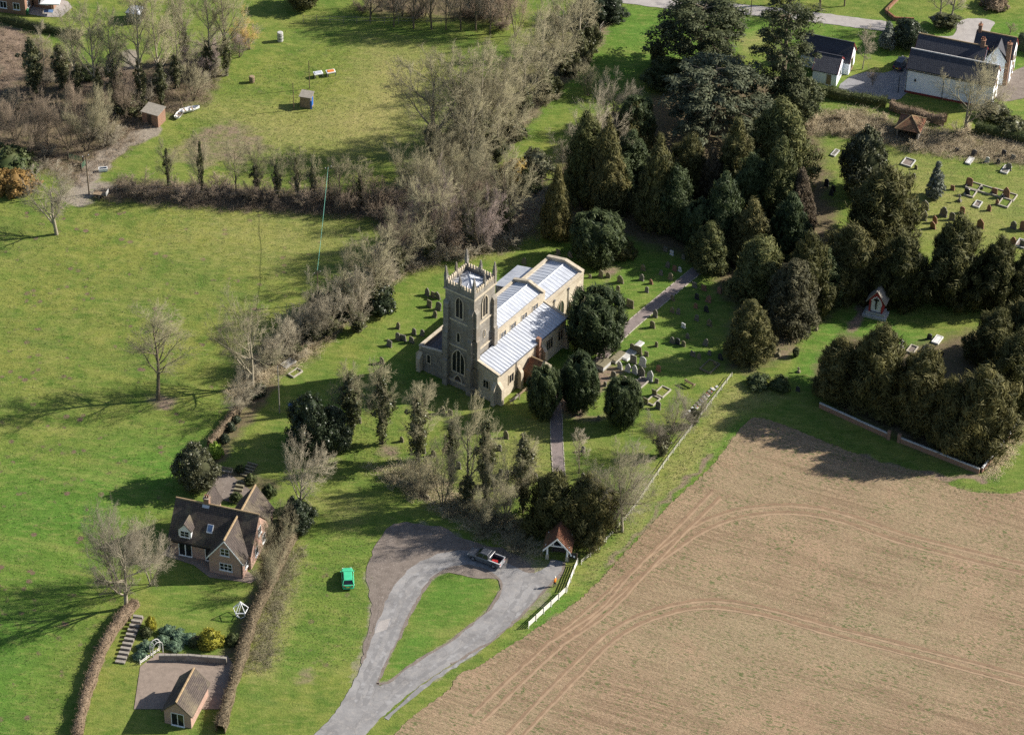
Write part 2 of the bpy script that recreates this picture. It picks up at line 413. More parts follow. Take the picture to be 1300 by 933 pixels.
M['lamp_clear'] = plain('headlamp_glass', (0.7, 0.7, 0.72), None, 3.0, 0.15)
M['blue'] = plain('blue_paint', (0.03, 0.13, 0.42), None, 2.0, 0.5)
M['bin_green'] = plain('green_plastic', (0.03, 0.13, 0.06), None, 2.0, 0.5)
M['orange'] = plain('orange_cloth', (0.75, 0.22, 0.02), None, 6.0, 0.8)
M['navy'] = plain('navy_cloth', (0.025, 0.03, 0.05), None, 6.0, 0.85)
M['skin'] = plain('skin', (0.5, 0.3, 0.21), None, 5.0, 0.6)
M['hat'] = plain('pale_cloth', (0.7, 0.68, 0.62), None, 5.0, 0.8)
M['flower_red'] = plain('red_petals', (0.55, 0.03, 0.03), None, 5.0, 0.7)
M['flower_yel'] = plain('yellow_petals', (0.7, 0.5, 0.04), None, 5.0, 0.7)
M['cable'] = plain('green_cable', (0.16, 0.42, 0.33), None, 1.0, 0.5)
M['orange_lid'] = plain('orange_lid', (0.62, 0.2, 0.04), None, 3.0, 0.6)
def glassy(name, c, rough=0.08):
    m, t, b = newmat(name)
    t.links.new(mixc(t, ramp(t, noise(t, pos(t), 1.2, 2.0), 0.4, 0.6), c, tuple(v * 0.6 for v in c)), b.inputs['Base Color'])
    b.inputs['Roughness'].default_value = rough; b.inputs['Specular IOR Level'].default_value = 0.6
    return m
M['glass'] = glassy('window_glass', (0.018, 0.02, 0.024))
M['glass_blue'] = glassy('skylight_glass', (0.12, 0.2, 0.36))
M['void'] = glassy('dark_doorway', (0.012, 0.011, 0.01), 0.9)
def paint(name, c):
    m, t, b = newmat(name)
    t.links.new(mixc(t, ramp(t, noise(t, pos(t), 2.5, 3.0), 0.4, 0.6), c, tuple(v * 0.88 for v in c)), b.inputs['Base Color'])
    b.inputs['Roughness'].default_value = 0.3; b.inputs['Coat Weight'].default_value = 0.6; b.inputs['Coat Roughness'].default_value = 0.08
    return m
M['car_green'] = paint('green_car_paint', (0.06, 0.47, 0.24))
M['car_grey'] = paint('grey_car_paint', (0.11, 0.115, 0.13))
M['car_dark'] = paint('dark_car_paint', (0.04, 0.045, 0.055))
M['car_silver'] = paint('silver_car_paint', (0.5, 0.5, 0.5))
# foliage and bark
M['yew'] = leafy('yew_needles', (0.024, 0.038, 0.014), (0.098, 0.122, 0.045), (0.045, 0.06, 0.022), 0.6, 0.08)
M['yew_brown'] = leafy('yew_bronze', (0.038, 0.042, 0.014), (0.135, 0.122, 0.04), (0.07, 0.068, 0.022), 0.65, 0.1)
M['thuja'] = leafy('thuja_sprays', (0.055, 0.058, 0.019), (0.19, 0.165, 0.058), (0.1, 0.09, 0.034), 0.65, 0.12)
M['thuja_green'] = leafy('cypress_sprays', (0.045, 0.058, 0.018), (0.145, 0.148, 0.05), (0.08, 0.086, 0.03), 0.65, 0.12)
M['brown_con'] = leafy('browned_cypress', (0.055, 0.044, 0.028), (0.12, 0.092, 0.056), (0.08, 0.064, 0.042), 0.7, 0.1)
M['grey_con'] = leafy('juniper_sprays', (0.05, 0.048, 0.026), (0.13, 0.115, 0.06), (0.085, 0.075, 0.04), 0.7, 0.1)
M['pine'] = leafy('pine_needles', (0.038, 0.048, 0.02), (0.12, 0.128, 0.054), (0.068, 0.075, 0.034), 0.65, 0.1)
M['cedar'] = leafy('cedar_needles', (0.045, 0.058, 0.032), (0.14, 0.15, 0.085), (0.08, 0.088, 0.05), 0.65, 0.1)
M['spruce'] = leafy('blue_spruce_needles', (0.1, 0.115, 0.09), (0.25, 0.265, 0.21), (0.16, 0.175, 0.14), 0.65, 0.1)
M['holm'] = leafy('holm_oak_leaves', (0.036, 0.042, 0.02), (0.11, 0.11, 0.06), (0.064, 0.068, 0.036), 0.4, 0.12)
M['holly'] = leafy('holly_leaves', (0.022, 0.034, 0.017), (0.07, 0.085, 0.046), (0.042, 0.052, 0.028), 0.35, 0.1)
M['ivy'] = leafy('ivy_leaves', (0.042, 0.05, 0.02), (0.135, 0.135, 0.062), (0.08, 0.08, 0.038), 0.4, 0.12)
M['lime'] = leafy('lime_leaves', (0.16, 0.24, 0.03), (0.3, 0.4, 0.06), (0.2, 0.28, 0.04), 0.6, 0.2)
M['gold'] = leafy('golden_leaves', (0.22, 0.2, 0.025), (0.42, 0.35, 0.05), (0.28, 0.25, 0.03), 0.6, 0.2)
M['bronze'] = leafy('bronze_hedge', (0.13, 0.085, 0.025), (0.26, 0.17, 0.05), (0.18, 0.12, 0.035), 0.7, 0.15)
M['hedge'] = leafy('clipped_hedge', (0.04, 0.06, 0.018), (0.1, 0.115, 0.04), (0.065, 0.07, 0.026), 0.6, 0.12)
M['teal'] = leafy('grey_green_leaves', (0.07, 0.12, 0.07), (0.17, 0.24, 0.15), (0.11, 0.15, 0.09), 0.6, 0.15)
M['beech'] = leafy('dead_leaves', (0.13, 0.095, 0.06), (0.28, 0.21, 0.14), (0.19, 0.145, 0.095), 0.8, 0.15)
M['pale_bush'] = leafy('pale_grey_leaves', (0.16, 0.16, 0.095), (0.31, 0.3, 0.19), (0.2, 0.2, 0.11), 0.7, 0.15)
M['willow'] = leafy('willow_shoots', (0.22, 0.16, 0.04), (0.38, 0.28, 0.07), (0.28, 0.2, 0.06), 0.7, 0.15)
M['bark'] = plain('bark', (0.16, 0.13, 0.085), (0.1, 0.08, 0.055), 2.0, 0.9, 0.4, 8)
M['bark_pale'] = plain('pale_bark', (0.33, 0.29, 0.21), (0.21, 0.18, 0.13), 1.6, 0.9, 0.3, 8)
M['tw_olive'] = twiggy('olive_twigs', (0.31, 0.28, 0.165), (0.235, 0.205, 0.13))
M['tw_pale'] = twiggy('pale_twigs', (0.4, 0.35, 0.25), (0.31, 0.265, 0.185))
M['tw_grey'] = twiggy('grey_twigs', (0.28, 0.245, 0.18), (0.21, 0.18, 0.13))
M['tw_purple'] = twiggy('purple_twigs', (0.33, 0.26, 0.225), (0.26, 0.2, 0.175))
M['tw_brown'] = twiggy('brown_twigs', (0.31, 0.24, 0.17), (0.23, 0.175, 0.125))
M['tw_straw'] = twiggy('straw_stems', (0.55, 0.46, 0.31), (0.42, 0.34, 0.22))
M['blade'] = leafy('grass_blades', (0.075, 0.13, 0.028), (0.2, 0.22, 0.08), (0.24, 0.22, 0.11), 0.8, 0.2, 0.2)
M['straw_blade'] = leafy('straw_grass_blades', (0.1, 0.15, 0.03), (0.38, 0.34, 0.17), (0.3, 0.26, 0.12), 0.8, 0.2, 0.3)
M['fence_pale'] = plain('weathered_rail', (0.6, 0.57, 0.5), (0.4, 0.37, 0.31), 0.8, 0.85)
M['tw_willow'] = twiggy('willow_twigs', (0.5, 0.34, 0.1), (0.38, 0.25, 0.08))
M['glass_grey'] = glassy('dusty_glass', (0.2, 0.24, 0.25), 0.25)
M['berm'] = plain('loose_soil', (0.34, 0.235, 0.15), (0.24, 0.165, 0.105), 0.9, 0.95)
M['wear'] = plain('tyre_worn_asphalt', (0.205, 0.197, 0.194), (0.165, 0.158, 0.155), 0.5, 0.85, spots=((0.27, 0.26, 0.255), 0.9, 0.5))

# ------------------------------------------------------------------ the ground: one sheet to the horizon with worn zones
def P2(pts): return np.array([gp(x, y) for x, y in pts])
def sdist(X, Y, poly):
    """signed distance to a polygon, positive inside"""
    n = len(poly); D = np.full(X.shape, 1e9); ins = np.zeros(X.shape, bool)
    for i in range(n):
        ax, ay = poly[i]; bx, by = poly[(i + 1) % n]
        dx, dy = bx - ax, by - ay
        t = np.clip(((X - ax) * dx + (Y - ay) * dy) / (dx * dx + dy * dy + 1e-9), 0, 1)
        D = np.minimum(D, np.hypot(X - ax - t * dx, Y - ay - t * dy))
        if abs(dy) > 1e-9:
            c = (ay > Y) != (by > Y)
            ins ^= c & (X < dx * (Y - ay) / dy + ax)
    return np.where(ins, D, -D)
def soft(X, Y, pts, edge=2.0, amount=1.0): return np.clip(sdist(X, Y, P2(pts)) / edge + 0.5, 0, 1) * amount
def along(X, Y, pts, half, edge=1.0, amount=1.0):
    q = P2(pts); D = np.full(X.shape, 1e9)
    for i in range(len(q) - 1):
        ax, ay = q[i]; dx, dy = q[i + 1] - q[i]
        t = np.clip(((X - ax) * dx + (Y - ay) * dy) / (dx * dx + dy * dy + 1e-9), 0, 1)
        D = np.minimum(D, np.hypot(X - ax - t * dx, Y - ay - t * dy))
    return np.clip((half - D) / edge + 0.5, 0, 1) * amount

PASTURE = [(-60, 244), (60, 243), (130, 250), (300, 258), (430, 262), (480, 285), (440, 330), (400, 370), (330, 455), (270, 560), (215, 630), (195, 700), (150, 775), (100, 860), (60, 980), (-90, 980)]
PADDOCK = [(380, 30), (500, 34), (640, 42), (600, 90), (520, 190), (480, 240), (350, 235), (240, 225), (140, 215), (190, 150), (260, 130), (320, 80)]
FIELD = [(560, 975), (575, 868), (612, 843), (682, 797), (740, 757), (792, 703), (850, 641), (905, 590), (943, 541), (968, 531), (1044, 559), (1106, 583), (1180, 603), (1223, 622), (1286, 626), (1330, 604), (1420, 590), (1460, 980)]
ARENA = [(196, 203), (228, 178), (262, 158), (295, 150), (326, 162), (346, 186), (318, 205), (262, 213)]
GROVE = [(700, 215), (760, 150), (850, 110), (930, 80), (1000, 110), (1040, 150), (1056, 250), (1075, 330), (1090, 372), (1045, 395), (1010, 440), (960, 470), (925, 470), (930, 390), (895, 335), (850, 320), (790, 300), (740, 290), (700, 270)]
WOOD = [(-40, 30), (40, 45), (95, 82), (150, 84), (230, 70), (285, 90), (262, 130), (205, 150), (165, 190), (100, 240), (30, 205), (-60, 215), (-60, 60)]
BRAMBLE = [(478, 372), (520, 345), (560, 330), (640, 318), (672, 285), (700, 240), (665, 232), (610, 300), (520, 318), (470, 340), (430, 380), (385, 410), (330, 440), (290, 500), (300, 515), (345, 480), (390, 455), (440, 412)]
SE_WOOD = [(1040, 505), (1035, 460), (1075, 425), (1150, 440), (1235, 420), (1310, 380), (1310, 540), (1285, 545), (1240, 598), (1140, 558)]
E_BRAMBLE = [(1018, 145), (1090, 138), (1150, 160), (1190, 165), (1300, 178), (1320, 210), (1250, 205), (1180, 196), (1120, 182), (1060, 172), (1030, 168)]
SCRUB_SW = [(468, 592), (540, 590), (600, 640), (660, 660), (690, 700), (670, 712), (640, 690), (590, 672), (540, 640), (490, 610)]
BANK = [(935, 485), (905, 520), (850, 590), (805, 655), (765, 705), (733, 735), (745, 742), (790, 695), (850, 625), (910, 560), (955, 515), (1000, 505)]
BELT = [(612, 250), (668, 160), (720, 105), (775, 35), (750, 20), (700, 40), (640, 80), (560, 150), (545, 215)]
MID_SCRUB = [(480, 345), (560, 320), (680, 300), (700, 225), (612, 235), (545, 200), (500, 235), (470, 262), (488, 300)]

def axis_coords(a, b, step, far):
    core = list(np.arange(a, b + 1e-6, step))
    lo, hi, s = [], [], step * 2
    x = a
    while x > -far: s *= 1.6; x -= s; lo.append(x)
    x = b; s = step * 2
    while x < far: s *= 1.6; x += s; hi.append(x)
    return np.array(lo[::-1] + core + hi)
def waves(X, Y, n, lmin, lmax, seed):
    r = np.random.default_rng(seed); h = np.zeros_like(X)
    for i in range(n):
        L = math.exp(r.uniform(math.log(lmin), math.log(lmax))); a = r.uniform(0, 2 * PI)
        h += L / lmax * np.sin((X * math.cos(a) + Y * math.sin(a)) * 2 * PI / L + r.uniform(0, 6.28))
    return h / math.sqrt(n)
PASTURE_AMP = 0.22
def make_ground():
    gx, gy = axis_coords(-104, 104, 0.55, 6000), axis_coords(-92, 128, 0.55, 6000)
    X, Y = np.meshgrid(gx, gy)
    nx, ny = len(gx), len(gy)
    wx = X + waves(X, Y, 8, 2, 9, 1) * 1.0; wy = Y + waves(X, Y, 8, 2, 9, 2) * 1.0
    near = (np.abs(X) < 130) & (np.abs(Y) < 160)
    past = soft(X, Y, PASTURE, 8) ; padd = soft(X, Y, PADDOCK, 8)
    amp = np.clip(past + padd, 0, 1)
    ridge = np.sin((X * math.cos(RAD(70)) + Y * math.sin(RAD(70))) * 2 * PI / 7.5 + waves(X, Y, 4, 20, 50, 7))
    h = -0.02 - amp * PASTURE_AMP * (1 + 0.5 * np.clip(waves(X, Y, 10, 5, 22, 3), -2, 2) + 0.45 * ridge * past) * 0.5 - 0.02 * (1 + np.clip(waves(X, Y, 14, 1.3, 3, 4), -1, 1))
    h -= 0.05 * np.clip(waves(X, Y, 12, 1.2, 2.4, 5), 0, 1.5) * amp
    h = np.where(near, h, -0.05)
    bare = np.zeros_like(X); litter = np.zeros_like(X); dry = np.zeros_like(X); lush = np.full_like(X, 0.35); grav = np.zeros_like(X)
    def mx(A, B): np.maximum(A, B, out=A)
    # lush and yellow grass
    mx(lush, soft(wx, wy, [(-60, 560), (120, 560), (260, 520), (300, 560), (200, 700), (100, 860), (60, 980), (-90, 980)], 14, 1.0))
    mx(lush, soft(wx, wy, [(640, 185), (790, 0), (1000, 10), (1130, 20), (1310, 20), (1310, 110), (1000, 60), (860, 90), (720, 120), (680, 180)], 5, 1.0))
    mx(lush, soft(wx, wy, [(480, 390), (560, 330), (640, 330), (680, 290), (760, 300), (880, 330), (930, 470), (800, 560), (700, 530), (560, 500), (440, 470)], 6, 0.75))
    mx(lush, soft(wx, wy, [(990, 480), (1030, 410), (1110, 380), (1200, 440), (1040, 510)], 4, 1.0))
    mx(lush, soft(wx, wy, BANK, 4, 1.0)); mx(lush, soft(wx, wy, [(940, 500), (780, 690), (640, 815), (600, 850), (590, 900), (650, 850), (760, 740), (960, 545)], 3, 1.0))
    mx(lush, soft(wx, wy, [(490, 845), (552, 728), (610, 716), (640, 745), (530, 850), (440, 940)], 3, 0.9))
    mx(lush, soft(wx, wy, [(180, 720), (310, 745), (300, 800), (190, 785)], 3, 0.55))
    mx(lush, soft(wx, wy, [(375, 690), (400, 640), (470, 640), (480, 690), (455, 860), (310, 860)], 4, 0.75)); mx(dry, soft(wx, wy, [(340, 780), (375, 690), (390, 720), (372, 790), (350, 860), (310, 860)], 3, 0.5)); mx(dry, soft(wx, wy, [(395, 640), (440, 625), (470, 650), (430, 680)], 5, 0.42)); mx(bare, soft(wx, wy, [(372, 843), (400, 840), (405, 870), (370, 870)], 2, 0.55))
    lush *= 1 - soft(wx, wy, [(-60, 244), (480, 270), (420, 360), (330, 440), (200, 480), (-60, 500)], 20, 0.75)
    mx(dry, soft(wx, wy, [(470, 55), (560, 70), (540, 150), (500, 190), (420, 190), (380, 150), (440, 120)], 12, 0.78))
    mx(dry, soft(wx, wy, [(240, 130), (400, 140), (470, 200), (330, 190)], 10, 0.6))
    mx(dry, soft(wx, wy, [(300, 250), (480, 290), (440, 330), (340, 340), (200, 300)], 16, 0.42))
    mx(dry, soft(wx, wy, BANK, 3, 0.62))
    mx(dry, soft(wx, wy, [(1050, 190), (1140, 180), (1230, 230), (1300, 230), (1300, 330), (1150, 300)], 12, 0.42))
    mx(dry, soft(wx, wy, [(930, 45), (985, 40), (985, 60), (945, 70)], 4, 0.55))
    mx(dry, soft(wx, wy, [(640, 560), (700, 530), (700, 600), (620, 640), (560, 600)], 6, 0.45))
    mx(dry, soft(wx, wy, [(330, 745), (360, 760), (340, 860), (300, 860)], 4, 0.6))
    for z, a in ((WOOD, 0.85), (BRAMBLE, 0.8), (MID_SCRUB, 0.75), (BELT, 0.6), (GROVE, 0.9), (SE_WOOD, 0.95), (SCRUB_SW, 0.5), (E_BRAMBLE, 0.8)): mx(litter, soft(wx, wy, z, 4, a))
    mx(litter, soft(wx, wy, [(110, 255), (480, 278), (480, 248), (150, 225)], 3, 0.7))
    mx(litter, soft(wx, wy, [(262, 600), (300, 590), (330, 600), (360, 620), (330, 640), (262, 630)], 2, 0.7)); mx(litter, along(wx, wy, [(262, 590), (285, 560), (310, 525), (345, 488)], 1.6, 1.5, 0.75)); mx(litter, soft(wx, wy, [(440, -60), (660, -60), (640, 30), (560, 26), (470, 18)], 4, 0.85))
    mx(litter, soft(wx, wy, [(335, 640), (385, 670), (330, 770), (300, 860), (270, 860), (320, 740)], 2, 0.7))
    mx(bare, soft(wx, wy, [(-40, 20), (38, 40), (36, 72), (20, 110), (0, 125), (-60, 120)], 3, 0.9))
    mx(bare, soft(wx, wy, [(70, 85), (165, 92), (190, 120), (150, 130), (70, 120)], 4, 0.6))
    mx(bare, soft(wx, wy, FIELD, 1.6, 0.52)); mx(bare, soft(wx, wy, [(185, 505), (205, 500), (225, 505), (220, 520), (190, 518)], 2, 0.7))
    mx(bare, along(wx, wy, [(770, 720), (800, 685), (850, 630), (900, 580)], 0.5, 0.6, 0.7)); mx(bare, along(wx, wy, [(1085, 577), (1140, 596), (1190, 604), (1245, 607)], 0.7, 0.7, 0.8))
    mx(bare, soft(wx, wy, [(700, 500), (770, 460), (800, 468), (745, 515), (745, 532), (715, 532), (696, 527)], 2, 0.75))
    mx(bare, soft(wx, wy, [(725, 530), (780, 525), (760, 540)], 2, 0.6)); mx(bare, soft(wx, wy, [(762, 338), (795, 340), (770, 358)], 2, 0.7))
    mx(bare, soft(wx, wy, [(485, 560), (510, 566), (500, 585), (480, 578)], 2, 0.6)); mx(bare, soft(wx, wy, [(1005, 425), (1025, 420), (1000, 460), (985, 455)], 2, 0.6))
    mx(bare, soft(wx, wy, [(758, 15), (790, 22), (720, 105), (640, 195), (625, 185), (690, 110)], 2, 0.62))
    mx(bare, along(wx, wy, [(1096, 380), (1085, 420)], 0.9, 0.8, 0.75))
    mx(bare, soft(wx, wy, [(150, 86), (172, 90), (178, 118), (150, 112)], 2, 0.9))
    mx(grav, soft(wx, wy, [(496, 664), (540, 664), (570, 670), (600, 686), (640, 694), (666, 711), (676, 728), (560, 740), (500, 790), (470, 800), (462, 760), (468, 705)], 1.6, 0.6))
    isl = soft(X, Y, [(482, 862), (494, 842), (512, 803), (533, 761), (554, 733), (576, 722), (603, 722), (623, 730), (632, 743), (630, 754), (619, 770), (596, 790), (568, 812), (525, 838), (492, 862)], 0.6)
    mx(grav, soft(wx, wy, [(440, 870), (463, 800), (470, 772), (500, 760), (560, 700), (700, 705), (720, 720), (690, 770), (640, 806), (580, 850), (520, 880), (440, 950)], 1.2, 0.5))
    mx(grav, along(wx, wy, [(100, 252), (112, 225), (135, 200), (160, 180), (190, 165)], 1.9, 1.5, 0.9)); mx(grav, soft(wx, wy, [(70, 250), (130, 225), (150, 235), (140, 250), (80, 256)], 2, 0.7))
    mx(grav, soft(wx, wy, [(150, 68), (172, 62), (182, 78), (160, 88)], 2, 0.8)); mx(grav, soft(wx, wy, [(162, 78), (182, 82), (180, 92), (160, 90)], 1.5, 0.7))
    grav *= 1 - isl; bare *= 1 - isl
    mx(bare, soft(wx, wy, ARENA, 3.5, 0.58))
    moles = np.clip(past + 0.3 * padd + soft(X, Y, [(380, 700), (465, 720), (455, 850), (345, 850)], 4, 0.9), 0, 1)
    # no grass grows inside the tarmac edge, no moles near it
    V = np.stack([X, Y, h], -1).reshape(-1, 3)
    i = np.arange(nx * ny).reshape(ny, nx)
    F = np.stack([i[:-1, :-1], i[:-1, 1:], i[1:, 1:], i[1:, :-1]], -1).reshape(-1, 4)
    me = np_mesh('ground', V, F, smooth=True)
    for nme, A in (('bare', bare), ('litter', litter), ('dry', dry), ('lush', lush), ('gravel', grav), ('moles', moles)):
        a = me.attributes.new(nme, 'FLOAT', 'POINT'); a.data.foreach_set('value', A.astype(np.float32).ravel())
    tag(mobj('ground', me, M['ground']), 'sunlit green and yellowish grass land around the church', kind='structure')
make_ground()

def smooth_loop(q, closed=True, step=0.9):
    """Catmull-Rom through the points"""
    n = len(q); out = []
    for i in range(n if closed else n - 1):
        p0, p1, p2, p3 = [Vector(q[(i + k) % n] if closed else q[min(max(i + k, 0), n - 1)]) for k in (-1, 0, 1, 2)]
        m = max(1, int((p2 - p1).length / step))
        for k in range(m):
            t = k / m
            out.append(0.5 * ((2 * p1) + (p2 - p0) * t + (2 * p0 - 5 * p1 + 4 * p2 - p3) * t * t + (3 * p1 - p0 - 3 * p2 + p3) * t ** 3))
    if not closed: out.append(Vector(q[-1]))
    return out
def sheet(name, loops, z, mat, label, jit=0.12, seed=0, curved=True, step=0.9):
    rnd = random.Random(seed); pl = []
    for lp in loops:
        q = [gp(*p) for p in lp]
        s = smooth_loop(q, True, step) if curved else [Vector(p) for p in q]
        pl.append([Vector((p.x + rnd.uniform(-jit, jit), p.y + rnd.uniform(-jit, jit), 0)) for p in s])
    tri = geometry.tessellate_polygon(pl)
    V = np.array([(p.x, p.y, z) for s in pl for p in s]); F = np.array(tri)
    a, b, c = V[F[:, 0]], V[F[:, 1]], V[F[:, 2]]
    flip = ((b - a)[:, 0] * (c - a)[:, 1] - (b - a)[:, 1] * (c - a)[:, 0]) < 0
    F[flip] = F[flip][:, ::-1]
    o = mobj(name, np_mesh(name, V, F), mat)
    return tag(o, label, kind='structure')
def strip(name, pts, half, z, mat, label, seed=0, jit=0.05, parent=None):
    rnd = random.Random(seed)
    q = smooth_loop([gp(*p) for p in pts], False, 0.8); V = []; F = []
    for i, p in enumerate(q):
        d = (q[min(i + 1, len(q) - 1)] - q[max(i - 1, 0)]).normalized(); n = Vector((-d.y, d.x))
        for sgn in (-1, 1):
            r = p + n * sgn * (half + rnd.uniform(-jit, jit)); V.append((r.x, r.y, z))
        if i: F.append((2 * i - 2, 2 * i - 1, 2 * i + 1, 2 * i))
    F = np.array(F)[:, ::-1]
    o = mobj(name, np_mesh(name, np.array(V), F), mat, parent)
    if parent is None: tag(o, label, kind='structure')
    return o

fld = sheet('ploughed_field', [FIELD], 0.012, M['field'], 'brown drilled field with faint green seedling rows', 0.16, 1, step=0.3)
for k, (pts, hw) in enumerate([([(600, 905), (690, 820), (760, 760), (830, 700), (905, 655), (985, 640), (1060, 648), (1160, 680), (1320, 720)], 0.28), ([(612, 915), (700, 830), (770, 768), (842, 708), (912, 664), (985, 650), (1056, 657), (1155, 690), (1320, 731)], 0.28),
        ([(640, 935), (720, 850), (790, 790), (880, 762), (960, 768), (1060, 795), (1180, 825), (1320, 862)], 0.3), ([(652, 945), (730, 862), (796, 800), (880, 771), (958, 777), (1056, 804), (1176, 835), (1320, 873)], 0.3),
        ([(700, 812), (760, 772), (800, 728), (860, 668), (905, 622)], 0.3), ([(711, 818), (770, 778), (812, 735), (868, 676), (915, 630)], 0.3)]):
    strip('wheel_track', pts, hw * 0.75, 0.018 + 0.0035 * (k % 2) + 0.008 * (k // 2), M['track'], None, k, 0.09, fld)
    strip('soil_ridge', [(x, y + 3.2) for x, y in pts], hw * 0.5, 0.021 + 0.0035 * (k % 2) + 0.008 * (k // 2), M['berm'], None, k + 50, 0.08, fld)
sheet('gravel_layby', [[(498, 666), (540, 666), (567, 672), (598, 687), (637, 696), (664, 712), (676, 728), (620, 735), (560, 728), (510, 760), (482, 812), (462, 842), (466, 800), (472, 772), (467, 748), (471, 706)]], 0.012, M['gravel'], 'worn brown gravel parking area outside the lane loop', 0.25, 2)
ROAD_OUT = [(460, 842), (479, 787), (493, 754), (516, 724), (546, 706), (573, 699), (600, 698), (640, 712), (672, 727), (694, 719), (699, 711), (716, 713), (715, 725), (698, 743), (677, 766), (652, 790), (622, 815), (573, 843), (520, 880), (470, 925), (440, 965), (370, 965), (425, 905)]
ROAD_IN = [(478, 868), (490, 842), (510, 803), (531, 760), (552, 731), (576, 719), (604, 719), (625, 727), (636, 742), (634, 754), (622, 772), (598, 793), (570, 815), (525, 842), (492, 866)]
sheet('road', [ROAD_OUT, ROAD_IN], 0.022, M['road'], 'pale grey tarmac lane looping round a grass island', 0.09, 3, step=0.5)
for k, (lp, cl) in enumerate(((ROAD_IN, 1), (ROAD_OUT[:9], 0), (ROAD_OUT[11:18], 0))):
    strip('verge_dirt', lp + ([lp[0]] if cl else []), 0.17, 0.027, M['gravel'], 'muddy gravel edge of the lane %s' % ('round the grass island', 'on its outer left side', 'along the white fence side')[k], 70 + k, 0.16)
for k, pts in enumerate(([(452, 892), (470, 842), (490, 796), (507, 757), (530, 728), (560, 711), (600, 707)], [(462, 897), (481, 846), (501, 799), (519, 762), (540, 735), (568, 717), (604, 714)], [(478, 905), (530, 862), (580, 828), (628, 793), (655, 764), (668, 738)], [(490, 912), (542, 868), (594, 834), (640, 798), (668, 768), (682, 742)])):
    strip('tyre_wear', pts, 0.3, 0.0255, M['wear'], 'darker tyre-worn line on the lane, %s' % ('outer left arm', 'inner left arm', 'inner right arm', 'outer right arm')[k], 90 + k, 0.14)
sheet('road_patch', [[(481, 789), (496, 784), (491, 799), (475, 804)]], 0.027, M['pale_gravel'], 'pale repair patch on the left arm of the lane', 0.03, 33, False)
strip('road', [(780, -4), (850, 5), (950, 13), (1040, 23), (1125, 34)], 1.7, 0.012, M['pale_gravel'], 'pale far lane crossing behind the pine trees', 4, 0.12)
sheet('driveway', [[(1066, 118), (1075, 100), (1100, 92), (1128, 92), (1148, 80), (1172, 75), (1180, 96), (1152, 118), (1140, 127), (1112, 124)]], 0.014, M['drive'], 'grey tarmac yard between the white garage and barn', 0.1, 5)
sheet('driveway', [[(1182, 46), (1210, 46), (1216, 30), (1228, 24), (1262, 28), (1244, 52), (1215, 56), (1182, 54)]], 0.014, M['pale_gravel'], 'pale gravel drive behind the white houses', 0.15, 6)
sheet('terrace', [[(1278, 96), (1310, 84), (1310, 120), (1270, 128), (1264, 112)]], 0.014, M['gravel'], 'gravel terrace beside the white house gable', 0.15, 61)
# paths with kerb stones
def path(pts, half, label, seed, kerbs=True):
    o = strip('path', pts, half, 0.014, M['path'], label, seed, 0.03)
    if kerbs:
        q = smooth_loop([gp(*p) for p in pts], False, 1.0)
        me = None
        for i in range(len(q) - 1):
            d = q[i + 1] - q[i]; a = math.atan2(d.y, d.x); n = Vector((-d.y, d.x)).normalized()
            for sgn in (-1, 1):
                p = (q[i] + q[i + 1]) / 2 + n * sgn * (half + 0.06)
                if me is None: me = MB().box(-0.47, 0.47, -0.07, 0.07, -0.1, 0.06, 0.01, 0.015).mesh('kerb_stone')
                mobj('kerb_stone', me, M['kerb'], o, (p.x, p.y, 0), a)
    return o
path([(885, 343), (845, 376), (792, 421), (765, 452)], 0.85, 'paved path climbing from the church towards the dark grove', 7)
path([(709, 700), (713, 650), (710, 606), (707, 560), (706, 528), (703, 505), (697, 488)], 0.8, 'paved path from the lychgate to the church porch', 8)
strip('path', [(765, 452), (740, 478), (712, 500)], 0.7, 0.010, M['path'], 'shaded path along the south side of the church', 9)
sheet('patio', [[(206, 704), (246, 717), (266, 733), (298, 737), (318, 740), (328, 734), (310, 722), (262, 712), (216, 690)]], 0.016, M['paving'], 'paved terrace in front of the brick cottage', 0.03, 10, False)
sheet('patio', [[(262, 628), (300, 640), (318, 622), (290, 600), (275, 604)]], 0.016, M['gravel'], 'paved yard behind the brick cottage', 0.05, 11, False)
sheet('terrace', [[(178, 846), (200, 828), (290, 832), (300, 850), (290, 900), (170, 900)]], 0.016, M['paving'], 'sandy paved terrace below the garden wall', 0.08, 12, False)

# ------------------------------------------------------------------ trees and plants: meshes of each kind, shared between copies
def unit(v): return v / (np.linalg.norm(v, axis=-1, keepdims=True) + 1e-9)
def kites(P, N, A, ls, el, wd):
    """one pointed leaf spray per point: N normal, A direction it points"""
    A = unit(A - N * (A * N).sum(-1, keepdims=True)); S = np.cross(N, A)
    ls = ls[:, None]
    V = np.stack([P - A * ls * 0.5, P + S * ls * wd, P + A * ls * el, P - S * ls * wd], 1).reshape(-1, 3)
    F = np.arange(len(P) * 4).reshape(-1, 4)
    return V, F
def joinVF(parts):
    Vs, Fs, Ts, n = [], [], [], 0
    for V, F, T in parts:
        Vs.append(V); Fs.append(F + n); Ts.append(T); n += len(V)
    return np.concatenate(Vs), np.concatenate(Fs), np.concatenate(Ts)
def core_shell(prof, H, R, k, rng, n=12, m=9, z0=0.0):
    ts = np.linspace(0.02, 0.97, m); V = []
    for t in ts:
        for i in range(n):
            r = prof(t) * R * k * rng.uniform(0.85, 1.1); a = 2 * PI * i / n
            V.append((r * math.cos(a), r * math.sin(a), z0 + t * (H - z0)))
    F = [(j * n + i, j * n + (i + 1) % n, (j + 1) * n + (i + 1) % n, (j + 1) * n + i) for j in range(m - 1) for i in range(n)]
    return np.array(V), np.array(F), rng.uniform(0.2, 0.5, len(V))
